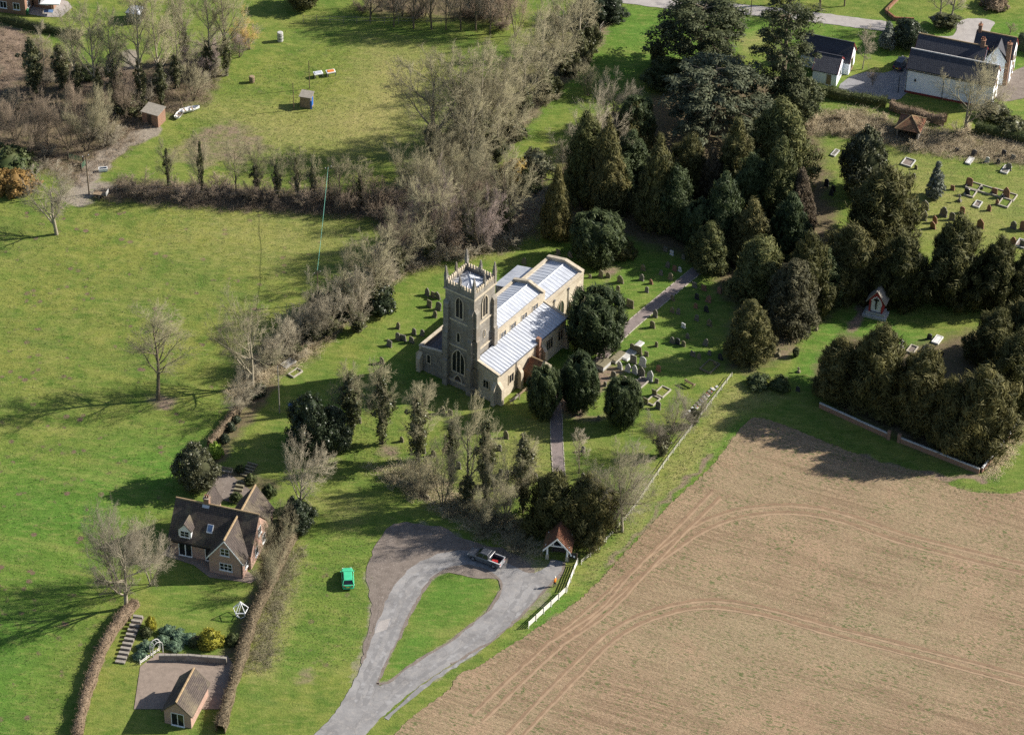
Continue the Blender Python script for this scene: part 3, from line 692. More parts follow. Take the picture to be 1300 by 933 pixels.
def crown_mesh(name, seed, prof, H=10.0, R=3.0, z0=0.3, nc=150, cr=0.7, zst=1.0, lp=45, ls=0.3, el=0.9, wd=0.32, upw=0.4, outw=0.6, lobes=0.14, core=0.72, inset=0.12):
    rng = np.random.default_rng(seed)
    ts = rng.uniform(0, 1, nc * 6); keep = rng.uniform(0, 1, nc * 6) < np.array([prof(t) for t in ts]) * 0.85 + 0.12
    t = ts[keep][:nc]; n = len(t)
    th = np.arange(n) * 2.39996 + rng.uniform(-0.5, 0.5, n)
    ph = rng.uniform(0, 6.28, 3)
    lob = 1 + lobes * (np.sin(2 * th + ph[0] + 4 * t) + np.sin(3 * th + ph[1] - 6 * t) + 0.7 * np.sin(5 * th + ph[2] + 11 * t)) / 1.6
    rad = np.array([prof(v) for v in t]) * R * lob * (1 - inset * rng.uniform(0, 1, n)) - cr * 0.45
    rad = np.where(rad < cr, np.abs(rad) * rng.uniform(0, 1, n), rad); rad = np.maximum(rad, 0.0)
    out = np.stack([np.cos(th), np.sin(th), np.zeros(n)], -1)
    C = out * rad[:, None]; C[:, 2] = z0 + t * (H - z0) + rng.uniform(-0.15, 0.15, n)
    crs = cr * rng.uniform(0.6, 1.35, n)
    C = np.repeat(C, lp, 0); O = np.repeat(out, lp, 0); k = len(C)
    cs = np.repeat(crs, lp)[:, None]
    up = np.array([0, 0, 1.0])
    D = unit(unit(rng.normal(0, 1, (k, 3))) + O * 0.55 + up * 0.3)
    Pp = C + D * cs * rng.uniform(0.45, 1.05, (k, 1)) * np.array([1, 1, zst])
    N = unit(D + rng.normal(0, 0.35, (k, 3)))
    A = up * upw + O * outw + rng.normal(0, 0.45, (k, 3))
    V, F = kites(Pp, N, A, ls * rng.uniform(0.6, 1.4, k), el, wd)
    ti = np.clip(0.5 + np.repeat(rng.uniform(-0.32, 0.32, n), lp) + rng.uniform(-0.25, 0.25, k), 0, 1)
    parts = [(V, F, np.repeat(ti, 4))]
    if core: parts.append(core_shell(prof, H, R, core, rng, z0=z0))
    V, F, T = joinVF(parts)
    return np_mesh(name, V, F, T)
def p_cone(t): return (1 - t) ** 0.75 * (0.55 + 0.45 * min(1, t * 6)) if t < 1 else 0
def p_thuja(t): return max(0.0, (1 - t ** 1.5)) ** 0.85 * min(1.0, 0.72 + t * 2.0)
def p_egg(t): return max(0.0, math.sin(PI * min(1, (0.1 + 0.9 * t) ** 0.8))) ** 0.6
def p_yew(t): return max(0.0, 1 - abs((t - 0.45) / 0.56) ** 2.2) ** 0.55 * (0.78 + 0.25 * t)
def p_dome(t): return max(0.0, 1 - t ** 1.75) ** 0.62 * (0.8 + 0.2 * min(1, t * 4))
def p_ball(t): return max(0.0, 1 - (2 * t - 1) ** 2) ** 0.5

def trunk_mesh(h, r, seed=0):
    mb = MB(); rnd = random.Random(seed); p = Vector((0, 0, -0.4)); n = 5
    for i in range(n):
        q = Vector((rnd.uniform(-.06, .06) * h * .2, rnd.uniform(-.06, .06) * h * .2, h * (i + 1) / n))
        mb.tube(p, q, r * (1.25 if i == 0 else 1 - 0.75 * i / n), r * (1 - 0.75 * (i + 1) / n), 7); p = q
    return mb.mesh('trunk')
TRUNK = [trunk_mesh(8.0, 0.3, s) for s in range(3)]
CR = {}
def reg(kind, mats, meshes, H, R): CR[kind] = (mats, meshes, H, R)
reg('irish', ['yew'], [crown_mesh('crown', 10 + i, p_yew, 10, 3, 0.5, 230, 0.5, 2.4, 80, 0.3, 1.7, 0.17, 2.4, 0.25, 0.14, 0.6) for i in range(2)], 10, 3)
reg('yew', ['yew_brown'], [crown_mesh('crown', 20 + i, p_dome, 10, 4, 0.3, 300, 0.75, 1.4, 70, 0.29, 1.8, 0.17, 1.4, 0.8, 0.3, 0.58, 0.4) for i in range(3)], 10, 4)
reg('thuja', ['thuja'], [crown_mesh('crown', 30 + i, p_thuja, 12, 3, 0.4, 300, 0.58, 1.6, 62, 0.26, 1.5, 0.2, 1.6, 0.4, 0.15, 0.66, 0.25) for i in range(3)], 12, 3)
reg('cypress', ['thuja_green'], [crown_mesh('crown', 40 + i, lambda t: p_thuja(t) ** 0.75, 12, 3.4, 0.4, 300, 0.72, 1.4, 64, 0.27, 1.5, 0.2, 1.2, 0.6, 0.22, 0.6, 0.35) for i in range(2)], 12, 3.4)
reg('holm', ['holm'], [crown_mesh('crown', 50 + i, p_egg, 8, 3.6, 0.6, 220, 0.8, 1.0, 66, 0.23, 0.7, 0.42, 0.3, 0.5, 0.2, 0.66, 0.25) for i in range(2)], 8, 3.6)
reg('spruce', ['spruce'], [crown_mesh('crown', 60, p_cone, 8, 2.6, 0.2, 190, 0.5, 0.6, 36, 0.3, 1.2, 0.22, -0.1, 1.2, 0.1, 0.55, 0.35)], 8, 2.6)
reg('bush', ['hedge'], [crown_mesh('crown', 70 + i, p_dome, 2.2, 1.5, 0.05, 70, 0.4, 1.0, 40, 0.16, 0.8, 0.4, 0.5, 0.6, 0.18, 0.7, 0.2) for i in range(2)], 2.2, 1.5)
def plates_mesh(seed, H, R, nb, plate, lp, ls, droop, flat, topround=True):
    """cedar and pine: clumps carried on separate boughs, sky showing between them"""
    rng = np.random.default_rng(seed); Cs, rs = [], []
    mb = MB()
    for i in range(nb):
        t = 0.28 + 0.72 * i / nb
        L = R * (math.sqrt(max(0.05, 1 - ((t - 0.45) / 0.6) ** 2)) if topround else 1.05 - 0.75 * t) * rng.uniform(0.75, 1.1)
        a = i * 2.4 + rng.uniform(-.4, .4); z = H * t
        tip = np.array([math.cos(a) * L, math.sin(a) * L, z + droop * L + rng.uniform(-.3, .3)])
        base = np.array([0, 0, z - 0.12 * L])
        mb.tube(base, tip * 0.96 + base * 0.04, 0.11, 0.04, 4)
        for k in range(int(3 + L * 1.1)):
            u = rng.uniform(0.35, 1.05); side = rng.normal(0, 0.22) * L
            Cs.append(base + (tip - base) * u + np.array([-math.sin(a) * side, math.cos(a) * side, rng.uniform(-.15, .25)])); rs.append(plate * rng.uniform(0.65, 1.3))
    C = np.repeat(np.array(Cs), lp, 0); cs = np.repeat(np.array(rs), lp)[:, None]; k = len(C)
    D = unit(rng.normal(0, 1, (k, 3)) + np.array([0, 0, 0.4]))
    Pp = C + D * cs * rng.uniform(0.3, 1.0, (k, 1)) * np.array([1, 1, flat])
    N = unit(D * np.array([1, 1, 1.6]) + rng.normal(0, 0.4, (k, 3)) + np.array([0, 0, 0.5])); O = unit(C * np.array([1, 1, 0]) + 1e-4)
    V, F = kites(Pp, N, O + rng.normal(0, 0.7, (k, 3)), ls * rng.uniform(0.6, 1.4, k), 1.0, 0.3)
    ti = np.clip(0.5 + np.repeat(rng.uniform(-.3, .3, len(rs)), lp) + rng.uniform(-.25, .25, k), 0, 1)
    return np_mesh('crown', V, F, np.repeat(ti, 4)), mb.mesh('bough')
PL = {'pine_wide': plates_mesh(81, 10, 5.4, 40, 0.95, 80, 0.25, 0.12, 0.75), 'cedar': plates_mesh(82, 9, 5.6, 38, 0.95, 70, 0.26, 0.02, 0.28), 'pine_tall': plates_mesh(83, 16, 4.4, 30, 1.1, 78, 0.26, 0.05, 0.5)}
PLD = {'pine_wide': (10.5, 5.6, 'pine'), 'cedar': (9.3, 5.8, 'cedar'), 'pine_tall': (16.5, 4.6, 'pine')}

# bare trees -------------------------------------------------------
def grow(S, rnd, p, d, L, r, lev, par):
    n = par['n'][lev]; st = L / n; ml = par['max']; wob = par['wob'][lev]; tr = par['trop'][lev]
    for i in range(n):
        d = Vector((d.x + rnd.gauss(0, wob), d.y + rnd.gauss(0, wob), d.z + rnd.gauss(0, wob) + tr)).normalized()
        q = p + d * st; ra, rb = r * (1 - 0.8 * i / n), r * (1 - 0.8 * (i + 1) / n)
        S[lev].append((p, q, ra, rb))
        if lev < ml and (i + 1) / n > par['start'][lev]:
            for c in range(par['kids'][lev]):
                a = par['ang'][lev] * rnd.uniform(0.7, 1.3); az = rnd.uniform(0, 2 * PI)
                o = d.orthogonal().normalized(); b = d.cross(o)
                cdir = d * math.cos(a) + (o * math.cos(az) + b * math.sin(az)) * math.sin(a)
                fall = 1.0 - par['fall'][lev] * (i / n)
                grow(S, rnd, p.lerp(q, rnd.uniform(0.3, 1)), cdir, L * par['len'][lev] * fall * rnd.uniform(0.75, 1.2), max(rb * 0.62, par['rmin']), lev + 1, par)
        p = q
def seg_tubes(segs, n, cone=False):
    P = np.array([[*s[0]] for s in segs]); Q = np.array([[*s[1]] for s in segs]); ra = np.array([s[2] for s in segs])[:, None]; rb = np.array([s[3] for s in segs])[:, None]
    D = unit(Q - P); ref = np.where(np.abs(D[:, 2:3]) > 0.9, np.array([[1.0, 0, 0]]), np.array([[0, 0, 1.0]]))
    A = unit(np.cross(D, ref)); B = np.cross(D, A); m = len(P); V = []
    for i in range(n): V.append(P + (A * math.cos(2 * PI * i / n) + B * math.sin(2 * PI * i / n)) * ra)
    if cone:
        V.append(Q); V = np.stack(V, 1).reshape(-1, 3); b = np.arange(m)[:, None] * (n + 1)
        F = np.concatenate([np.concatenate([b + i, b + (i + 1) % n, b + n], 1) for i in range(n)])
        return V, F
    for i in range(n): V.append(Q + (A * math.cos(2 * PI * i / n) + B * math.sin(2 * PI * i / n)) * rb)
    V = np.stack(V, 1).reshape(-1, 3); b = np.arange(m)[:, None] * (2 * n)
    quads = [np.concatenate([b + i, b + (i + 1) % n, b + n + (i + 1) % n, b + n + i], 1) for i in range(n)]
    F = np.concatenate([np.concatenate([q[:, [0, 1, 2]], q[:, [0, 2, 3]]]) for q in quads])
    return V, F
def bare_mesh(seed, par, height=10.0):
    rnd = random.Random(seed); S = [[] for _ in range(6)]
    for k in range(par.get('stems', 1)):
        a = rnd.uniform(0, 6.28); lean = par.get('lean', 0.03)
        grow(S, rnd, Vector((math.cos(a) * .15 * (par.get('stems', 1) > 1), math.sin(a) * .15 * (par.get('stems', 1) > 1), -0.3)), Vector((math.cos(a) * lean, math.sin(a) * lean, 1)).normalized(), height * par['h'] * rnd.uniform(0.85, 1.1), par['r'], 0, par)
    def J(L, n, cone=False): return [(*seg_tubes(s, n, cone), None) for s in L if s]
    def cat(parts):
        Vs, Fs, k = [], [], 0
        for V, F, _ in parts: Vs.append(V); Fs.append(F + k); k += len(V)
        return np.concatenate(Vs), np.concatenate(Fs)
    tv = cat(J(S[:1], 7) + J(S[1:2], 5)); cv = cat(J(S[2:3], 3) + J(S[3:], 3, True))
    zt = np.percentile(cv[0][:, 2], 99.5); rr = np.percentile(np.hypot(cv[0][:, 0], cv[0][:, 1]), 97)
    return np_mesh('trunk', *tv, smooth=True), np_mesh('crown', *cv), zt, rr
T_ROUND = dict(n=[7, 6, 5, 3, 2], max=4, wob=[.035, .08, .1, .12, .14], trop=[.03, .05, .035, .03, .02], start=[.28, .25, .2, .25, 1], kids=[2, 2, 2, 3, 0], ang=[.85, .62, .6, .55, .5], len=[.6, .5, .5, .6, .6], fall=[.45, .3, .3, .3, 0], rmin=.0092, h=.75, r=.2)
T_WIDE = dict(T_ROUND, n=[5, 7, 5, 3, 2], start=[.35, .2, .2, .25, 1], kids=[3, 2, 2, 3, 0], ang=[1.0, .6, .6, .55, .5], len=[1.0, .45, .5, .6, .6], fall=[.35, .3, .3, .3, 0], trop=[.02, .05, .03, .02, .01], h=.6, r=.26)
T_TALL = dict(T_ROUND, n=[10, 5, 4, 3, 2], start=[.3, .25, .2, .25, 1], kids=[3, 2, 2, 2, 0], ang=[.8, .6, .55, .55, .5], len=[.34, .5, .55, .6, .6], fall=[.4, .3, .3, .3, 0], trop=[.02, .07, .05, .03, .02], wob=[.022, .08, .1, .12, .14], h=.92, r=.16)
T_MULTI = dict(T_ROUND, n=[6, 5, 4, 2, 2], start=[.25, .2, .2, .25, 1], kids=[2, 2, 2, 2, 0], ang=[.6, .55, .55, .55, .5], len=[.5, .5, .55, .6, .6], trop=[.02, .04, .03, .02, .01], wob=[.05, .08, .1, .12, .14], h=.82, r=.1, stems=5, lean=.4)
T_SCRUB = dict(n=[5, 4, 3, 1], max=3, wob=[.1, .14, .16, .2], trop=[.01, .02, .02, 0], start=[.1, .15, .2, 1], kids=[2, 2, 3, 0], ang=[.6, .6, .65, .6], len=[.5, .5, .55, .5], fall=[.3, .3, .3, 0], rmin=.009, h=.9, r=.04, stems=10, lean=.9)
BT = {'round': [bare_mesh(100 + i, T_ROUND) for i in range(3)], 'wide': [bare_mesh(110 + i, T_WIDE) for i in range(3)], 'tall': [bare_mesh(120 + i, T_TALL) for i in range(3)],
      'multi': [bare_mesh(130 + i, T_MULTI) for i in range(3)], 'scrub': [bare_mesh(140 + i, T_SCRUB, 3.0) for i in range(3)]}
IVY = [crown_mesh('ivy', 150 + i, lambda t: (0.22 + 0.95 * math.sin(PI * min(1.0, (t * 0.95 + 0.02) ** 1.25))) * (1 + 0.25 * math.sin(13 * t)), 10, 1.0, 0.2, 105, 0.5, 1.2, 48, 0.21, 0.7, 0.42, 0.2, 0.6, 0.3, 0.35, 0.3) for i in range(2)]

TREES = {}            # group -> list of (px, object, label stem)
RND = random.Random(77)
def note(group, x, o, stem, cat):
    TREES.setdefault((group, stem, cat), []).append((x, o))
def evergreen(x, top, bot, wpx, kind, group, stem, mat=None, name='evergreen_tree', cat='tree', sink=0.85, h=None):
    """crown seen between top and bot and wpx wide in the photograph"""
    sx, _ = px_per_m(x, bot)
    by = bot - wpx / 2 * 0.62 * sink
    X, Y = gp(x, by); sx, sv_ = px_per_m(x, by)
    hh = h or max(1.0, (by - top) / sv_); r = wpx / 2 / sx
    o = emp(name, (X, Y, 0), RND.uniform(0, 6.28))
    if kind in PL:
        H, R, mt = PLD[kind]; cm, bm = PL[kind]
        c = mobj('crown', cm, M[mat or mt], o); c.scale = (r / R, r / R, hh / H)
        b = mobj('bough', bm, M['bark'], o); b.scale = c.scale
    else:
        mats, ms, H, R = CR[kind]
        c = mobj('crown', RND.choice(ms), M[mat or mats[0]], o); c.scale = (r / R, r / R * RND.uniform(0.92, 1.08), hh / H)
    t = mobj('trunk', RND.choice(TRUNK), M['bark'], o); t.scale = (max(.25, hh / 11), max(.25, hh / 11), hh * 0.85 / 8)
    note(group, x, o, stem, cat)
    return o
def bare(x, by, top, wpx, style, tw, group, stem, ivy=0.0, name='bare_tree', cat='tree', bark='bark', ivyw=1.0):
    X, Y = gp(x, by); sx, sv_ = px_per_m(x, by)
    hh = (by - top) / sv_; r = wpx / 2 / sx
    tm, cm, zt, rr = RND.choice(BT[style])
    o = emp(name, (X, Y, 0), RND.uniform(0, 6.28))
    k = (min(r / rr, 2.4 * hh / zt), hh / zt)
    for nme, me, mt in (('trunk', tm, bark), ('crown', cm, tw)):
        c = mobj(nme, me, M[mt], o); c.scale = (k[0], k[0], k[1])
    if ivy:
        c = mobj('ivy', RND.choice(IVY), M['ivy'], o); c.scale = (ivyw, ivyw, hh * ivy / 10)
    note(group, x, o, stem, cat)
    return o
def bush(x, y, wpx, hm, mat, group, stem, cat='bush', name='shrub'):
    X, Y = gp(x, y); sx, _ = px_per_m(x, y); r = wpx / 2 / sx
    mats, ms, H, R = CR['bush']
    o = mobj(name, RND.choice(ms), M[mat], None, (X, Y, 0), RND.uniform(0, 6.28)); o.scale = (r / R, r / R, hm / H)
    note(group, x, o, stem, cat)
    return o
def finish_labels():
    for (group, stem, cat), L in TREES.items():
        L.sort(key=lambda e: e[0])
        for k, (x, o) in enumerate(L): tag(o, stem + ordinal(k, len(L)), cat, group if len(L) > 1 else None)

# scattered brush and grass: one mass each
def in_poly(n, pts, seed, pad=0.0):
    q = P2(pts); rng = np.random.default_rng(seed); lo, hi = q.min(0), q.max(0); out = np.zeros((0, 2))
    while len(out) < n:
        c = rng.uniform(lo, hi, (n * 2, 2)); out = np.concatenate([out, c[sdist(c[:, 0], c[:, 1], q) > pad]])
    return out[:n]
def brush(name, pts, n, mat, label, seed, L=(0.6, 1.5), per=11, rad=0.014, lean=1.1):
    rng = np.random.default_rng(seed); c = in_poly(n, pts, seed)
    P = np.repeat(np.concatenate([c, np.zeros((n, 1))], 1), per, 0); k = len(P)
    P[:, :2] += np.repeat(rng.normal(0, 0.7, (n, 2)), per, 0) + rng.normal(0, 0.25, (k, 2)); hs = np.repeat(rng.uniform(*L, n), per) * rng.uniform(0.5, 1.2, k)
    D = unit(np.stack([rng.normal(0, lean, k), rng.normal(0, lean, k), rng.uniform(0.15, 0.9, k)], -1))
    mid = P + D * hs[:, None] * 0.6; D2 = unit(D + np.stack([rng.normal(0, .6, k), rng.normal(0, .6, k), rng.normal(-.35, .4, k)], -1)); Q = mid + D2 * hs[:, None] * 0.6
    r = np.full(k, rad)
    V1, F1 = seg_tubes(list(zip(P, mid, r, r * .8)), 3); V2, F2 = seg_tubes(list(zip(mid, Q, r * .8, r * .3)), 3, True)
    o = mobj(name, np_mesh(name, np.concatenate([V1, V2]), np.concatenate([F1, F2 + len(V1)])), M[mat])
    return tag(o, label, cat=None, kind='stuff')
def blades(name, pts, n, mat, label, seed, hgt=(0.15, 0.4), wid=0.05):
    rng = np.random.default_rng(seed); c = in_poly(n, pts, seed) + rng.normal(0, 1.1, (n, 2)); a = rng.uniform(0, 6.28, n); h = rng.uniform(*hgt, n)
    P = np.concatenate([c, np.full((n, 1), -0.05)], 1); S = np.stack([np.cos(a), np.sin(a), np.zeros(n)], -1) * wid
    T = P + np.stack([rng.normal(0, .5, n) * h, rng.normal(0, .5, n) * h, h], -1)
    V = np.stack([P - S, P + S, T], 1).reshape(-1, 3); F = np.arange(n * 3).reshape(-1, 3)
    o = mobj(name, np_mesh(name, V, F, np.repeat(rng.uniform(0, 1, n), 3)), M[mat])
    return tag(o, label, kind='stuff')

# ------------------------------------------------------------------ buildings
def facemap(face, plane):
    return {'S': lambda u, d, z: (u, plane - d, z), 'N': lambda u, d, z: (u, plane + d, z), 'W': lambda u, d, z: (plane - d, u, z), 'E': lambda u, d, z: (plane + d, u, z)}[face]
def outline(w, h, kind, n=5):
    """opening centred on u = 0, sill at 0; pointed, round or square head"""
    hw = w / 2
    if kind == 'square': return [(-hw, 0), (hw, 0), (hw, h), (-hw, h)]
    if kind == 'gable': return [(-hw, 0), (hw, 0), (hw, h - hw), (0, h), (-hw, h - hw)]
    pts = [(-hw, 0), (hw, 0)]
    if kind == 'round':
        s = h - hw
        return pts + [(hw * math.cos(PI * k / (2 * n)), s + hw * math.sin(PI * k / (2 * n))) for k in range(0, 2 * n + 1)]
    rise = w * 0.85; s = h - rise; R = (rise * rise + hw * hw) / (2 * hw)
    a1 = math.asin(min(1, rise / R)); c = hw - R
    right = [(c + R * math.cos(a1 * k / n), s + R * math.sin(a1 * k / n)) for k in range(n + 1)]
    return pts + right + [(-u, v) for u, v in right[-2::-1]]
def window(parent, face, plane, uc, z0, w, h, lights=2, kind='pointed', frame='dress', glass='glass', fw=0.14, deep=0.1, transom=None, name='window', bar=0.07, mull=None):
    out = outline(w + 2 * fw, h + 2 * fw, kind); inn = outline(w, h, kind)
    mb = MB(); f = facemap(face, plane); mb.x = lambda u, d, z: f(u + uc, d, z + z0)
    mb.ring([(u, v - fw) for u, v in out], inn, -0.05, deep, 'y')
    fr = mb.build(name, M[frame], parent)
    def sub(nm, mat, fn):
        m2 = MB(); m2.x = mb.x; fn(m2); m2.build(nm, M[mat], fr)
    sub('pane', glass, lambda m2: m2.prism(inn, -0.04, 0.03, 'y'))
    for k in range(1, lights):
        u = -w / 2 + w * k / lights
        top = h if kind == 'square' else h - (abs(u) / (w / 2)) * w * 0.5 - 0.05
        sub('mullion', mull or frame, lambda m2: m2.box(u - bar / 2, u + bar / 2, 0.0, deep * 0.8, 0, top))
    for tz in (transom or []):
        sub('transom', mull or frame, lambda m2: m2.box(-w / 2, w / 2, 0.0, deep * 0.75, tz - bar / 2, tz + bar / 2))
    if kind == 'square' and fw < 0.12:
        sub('sill', frame, lambda m2: m2.box(-w / 2 - fw - 0.06, w / 2 + fw + 0.06, 0.0, deep + 0.1, -fw - 0.07, -fw - 0.005))
    return fr
def gable(parent, x0, x1, y0, y1, ez, rz, axis, wall, roof, over=0.28, verge=0.22, th=0.16, ridge='ridge', coping=None, deepwall=-0.3, wname='wall', barge=None):
    if axis == 'x': a0, a1, b0, b1 = x0, x1, y0, y1
    else: a0, a1, b0, b1 = y0, y1, x0, x1
    bc = (b0 + b1) / 2; sl = (rz - ez) / (bc - b0)
    mp = (lambda a, b, z: (a, b, z)) if axis == 'x' else (lambda a, b, z: (b, a, z))
    w_ = MB(); w_.x = None
    w_.prism([(b0, deepwall), (b1, deepwall), (b1, ez), (bc, rz), (b0, ez)], a0, a1, 'x' if axis == 'x' else 'y')
    wo = w_.build(wname, M[wall], parent)
    va, vb = a0 - verge, a1 + verge
    r1 = MB(); r1.x = mp
    for s, be in ((1, b0), (-1, b1)):
        e = (be - s * over, ez - over * sl + 0.02); t = (bc, rz + 0.02)
        nz = th / math.cos(math.atan(sl))
        r1.add([(va, e[0], e[1]), (vb, e[0], e[1]), (vb, t[0], t[1]), (va, t[0], t[1]), (va, e[0], e[1] + nz), (vb, e[0], e[1] + nz), (vb, t[0], t[1] + nz), (va, t[0], t[1] + nz)],
               [(3, 2, 1, 0), (4, 5, 6, 7), (0, 1, 5, 4), (1, 2, 6, 5), (2, 3, 7, 6), (3, 0, 4, 7)])
    ro = r1.build('roof', M[roof], parent)
    top = rz + 0.02 + th / math.cos(math.atan(sl))
    if ridge:
        n = max(2, int((vb - va) / 0.9)); st = (vb - va) / n
        m0 = MB(); m0.x = mp
        m0.prism([(-0.14, -0.09), (0.14, -0.09), (0.07, 0.07), (-0.07, 0.07)], 0.012, st - 0.012, 'x')
        me = m0.mesh('ridge_tile')
        for k in range(n): mobj('ridge_tile', me, M[ridge], ro, mp(va + k * st, bc, top + 0.02))
    if barge:
        for end, sg in ((va, -1), (vb, 1)):
            for s, be in ((1, b0), (-1, b1)):
                m1 = MB(); m1.x = mp
                e = (be - s * over, ez - over * sl); t = (bc, rz)
                m1.add([(end + sg * 0.005, e[0], e[1] - 0.06), (end + sg * 0.05, e[0], e[1] - 0.06), (end + sg * 0.05, t[0], t[1] - 0.06), (end + sg * 0.005, t[0], t[1] - 0.06), (end + sg * 0.005, e[0], e[1] + 0.2), (end + sg * 0.05, e[0], e[1] + 0.2), (end + sg * 0.05, t[0], t[1] + 0.2), (end + sg * 0.005, t[0], t[1] + 0.2)],
                       [(3, 2, 1, 0), (4, 5, 6, 7), (0, 1, 5, 4), (1, 2, 6, 5), (2, 3, 7, 6), (3, 0, 4, 7)])
                m1.build('bargeboard', M[barge], ro)
    return wo, ro, top
def chimney(parent, x, y, z0, z1, sx=0.6, sy=0.5, mat='brick', pots=1):
    c = MB().box(x - sx / 2, x + sx / 2, y - sy / 2, y + sy / 2, z0, z1 - 0.18).build('chimney', M[mat], parent)
    MB().box(x - sx / 2 - 0.07, x + sx / 2 + 0.07, y - sy / 2 - 0.07, y + sy / 2 + 0.07, z1 - 0.18, z1).build('cap', M[mat], c)
    for k in range(pots):
        u = x + (k - (pots - 1) / 2) * 0.34
        MB().lathe([(0.12, z1), (0.1, z1 + 0.4), (0.13, z1 + 0.42), (0.13, z1 + 0.48)], 8, (u, y)).build('chimney_pot', M['tile_red'], c)
    return c

CH_ANG = RAD(55.2)
def church():
    ch = emp('church', (-5.55, -6.35, 0), CH_ANG, 'medieval stone church with pinnacled west tower and pale lead roofs', 'church')
    T = 5.1
    # tower
    tw = MB().box(0, T, 0, T, -0.3, 17.1).build('tower_wall', M['stone_grey'], ch)
    MB().box(-0.22, T + 0.22, -0.22, T + 0.22, -0.3, 0.9, 0.0, 0.0).build('plinth', M['stone_grey'], tw)
    for z, pr in ((0.9, 0.26), (7.3, 0.14), (11.9, 0.13), (16.95, 0.2)):
        MB().ring([(-pr, -pr), (T + pr, -pr), (T + pr, T + pr), (-pr, T + pr)], [(0.02, 0.02), (T - .02, 0.02), (T - .02, T - .02), (0.02, T - .02)], z, z + 0.26, 'z').build('string_course', M['dress'], tw)
    # angle buttresses stepping in towards the top
    for cx, sx in ((0, -1), (T, 1)):
        for cy, sy in ((0, -1), (T, 1)):
            for ax in 'xy':
                mb = MB()
                for z0, z1, d in ((-0.3, 4.6, 0.8), (4.6, 9.6, 0.6), (9.6, 14.6, 0.42)):
                    w0, w1 = 0.03, 0.8
                    if ax == 'x':
                        xs = sorted((cx, cx + sx * d)); ys = sorted((cy - sy * w0, cy - sy * w1)); m = MB(); mb.box(xs[0], xs[1], ys[0], ys[1], z0, z1)
                        mb.prism([(cx, z1), (cx + sx * d, z1), (cx, z1 + 0.55)], ys[0], ys[1], 'y')
                    else:
                        ys = sorted((cy, cy + sy * d)); xs = sorted((cx - sx * w0, cx - sx * w1)); mb.box(xs[0], xs[1], ys[0], ys[1], z0, z1)
                        mb.prism([(cy, z1), (cy + sy * d, z1), (cy, z1 + 0.55)], xs[0], xs[1], 'x')
                mb.build('buttress', M['stone_grey'], ch)
    # parapet, merlons, pinnacles
    MB().ring([(-.08, -.08), (T + .08, -.08), (T + .08, T + .08), (-.08, T + .08)], [(.3, .3), (T - .3, .3), (T - .3, T - .3), (.3, T - .3)], 17.2, 18.0, 'z').build('parapet', M['stone_grey'], ch)
    mer = MB(); mer.box(-0.13, 0.13, -0.15, 0.15, 0, 0.42, 0.02, 0.02); mer.add([(-.16, -.18, .42), (.16, -.18, .42), (.16, .18, .42), (-.16, .18, .42), (0, 0, .75)], [(0, 1, 4), (1, 2, 4), (2, 3, 4), (3, 0, 4), (3, 2, 1, 0)])
    mer = mer.mesh('merlon')
    for s in range(4):
        for k in range(10):
            u = 0.42 + k * (T - 0.84) / 9
            if k in (4, 5): u += (-0.12 if k == 4 else 0.12)
            p = [(u, 0.11), (T - 0.11, u), (u, T - 0.11), (0.11, u)][s]
            mobj('merlon', mer, M['dress'], ch, (p[0], p[1], 18.0))
    def pin(h, r):
        mb = MB(); mb.box(-r, r, -r, r, -1.1, h * 0.38); mb.box(-r * 1.25, r * 1.25, -r * 1.25, r * 1.25, h * 0.38, h * 0.43)
        b, t = h * 0.43, h
        mb.add([(-r, -r, b), (r, -r, b), (r, r, b), (-r, r, b), (-.03, -.03, t), (.03, -.03, t), (.03, .03, t), (-.03, .03, t)], [(0, 1, 5, 4), (1, 2, 6, 5), (2, 3, 7, 6), (3, 0, 4, 7), (4, 5, 6, 7)])
        for k in range(5):                                             # crockets
            z = b + (t - b) * (k + 0.6) / 5.6; rr = r * (1 - (z - b) / (t - b)) + 0.05
            for sx, sy in ((1, 1), (1, -1), (-1, 1), (-1, -1)): mb.box(sx * rr * .85 - .05, sx * rr * .85 + .05, sy * rr * .85 - .05, sy * rr * .85 + .05, z, z + 0.11)
        mb.box(-.08, .08, -.08, .08, t - .02, t + .12)
        return mb.mesh('pinnacle')
    big, small = pin(2.7, 0.22), pin(1.9, 0.15)
    for p in ((0.08, 0.08), (T - .08, 0.08), (T - .08, T - .08), (0.08, T - .08)): mobj('pinnacle', big, M['stone_grey'], ch, (*p, 18.0))
    for p in ((T / 2, 0.05), (T - .05, T / 2), (T / 2, T - .05), (0.05, T / 2)): mobj('pinnacle', small, M['stone_grey'], ch, (*p, 18.0))
    # tower roof: low lead pyramid with rolls
    tr = MB(); c = T / 2
    tr.add([(.3, .3, 17.45), (T - .3, .3, 17.45), (T - .3, T - .3, 17.45), (.3, T - .3, 17.45), (c, c, 18.35)], [(0, 1, 4), (1, 2, 4), (2, 3, 4), (3, 0, 4)])
    tr = tr.build('tower_roof', M['lead'], ch)
    for k in range(4):
        a = [(.3, .3), (T - .3, .3), (T - .3, T - .3), (.3, T - .3)]
        MB().tube((*a[k], 17.48), (c, c, 18.38), 0.06, 0.06, 6).build('lead_roll', M['lead'], tr)
        for u in (0.33, 0.67):
            p = [a[k][i] * (1 - u) + a[(k + 1) % 4][i] * u for i in (0, 1)]
            f_ = 0.6; MB().tube((*p, 17.48), (p[0] + (c - p[0]) * f_, p[1] + (c - p[1]) * f_, 17.48 + 0.9 * f_), 0.045, 0.045, 6).build('lead_roll', M['lead'], tr)
    MB().tube((c, c, 18.3), (c, c, 19.4), 0.035, 0.02, 6).build('flagpole', M['white'], ch)
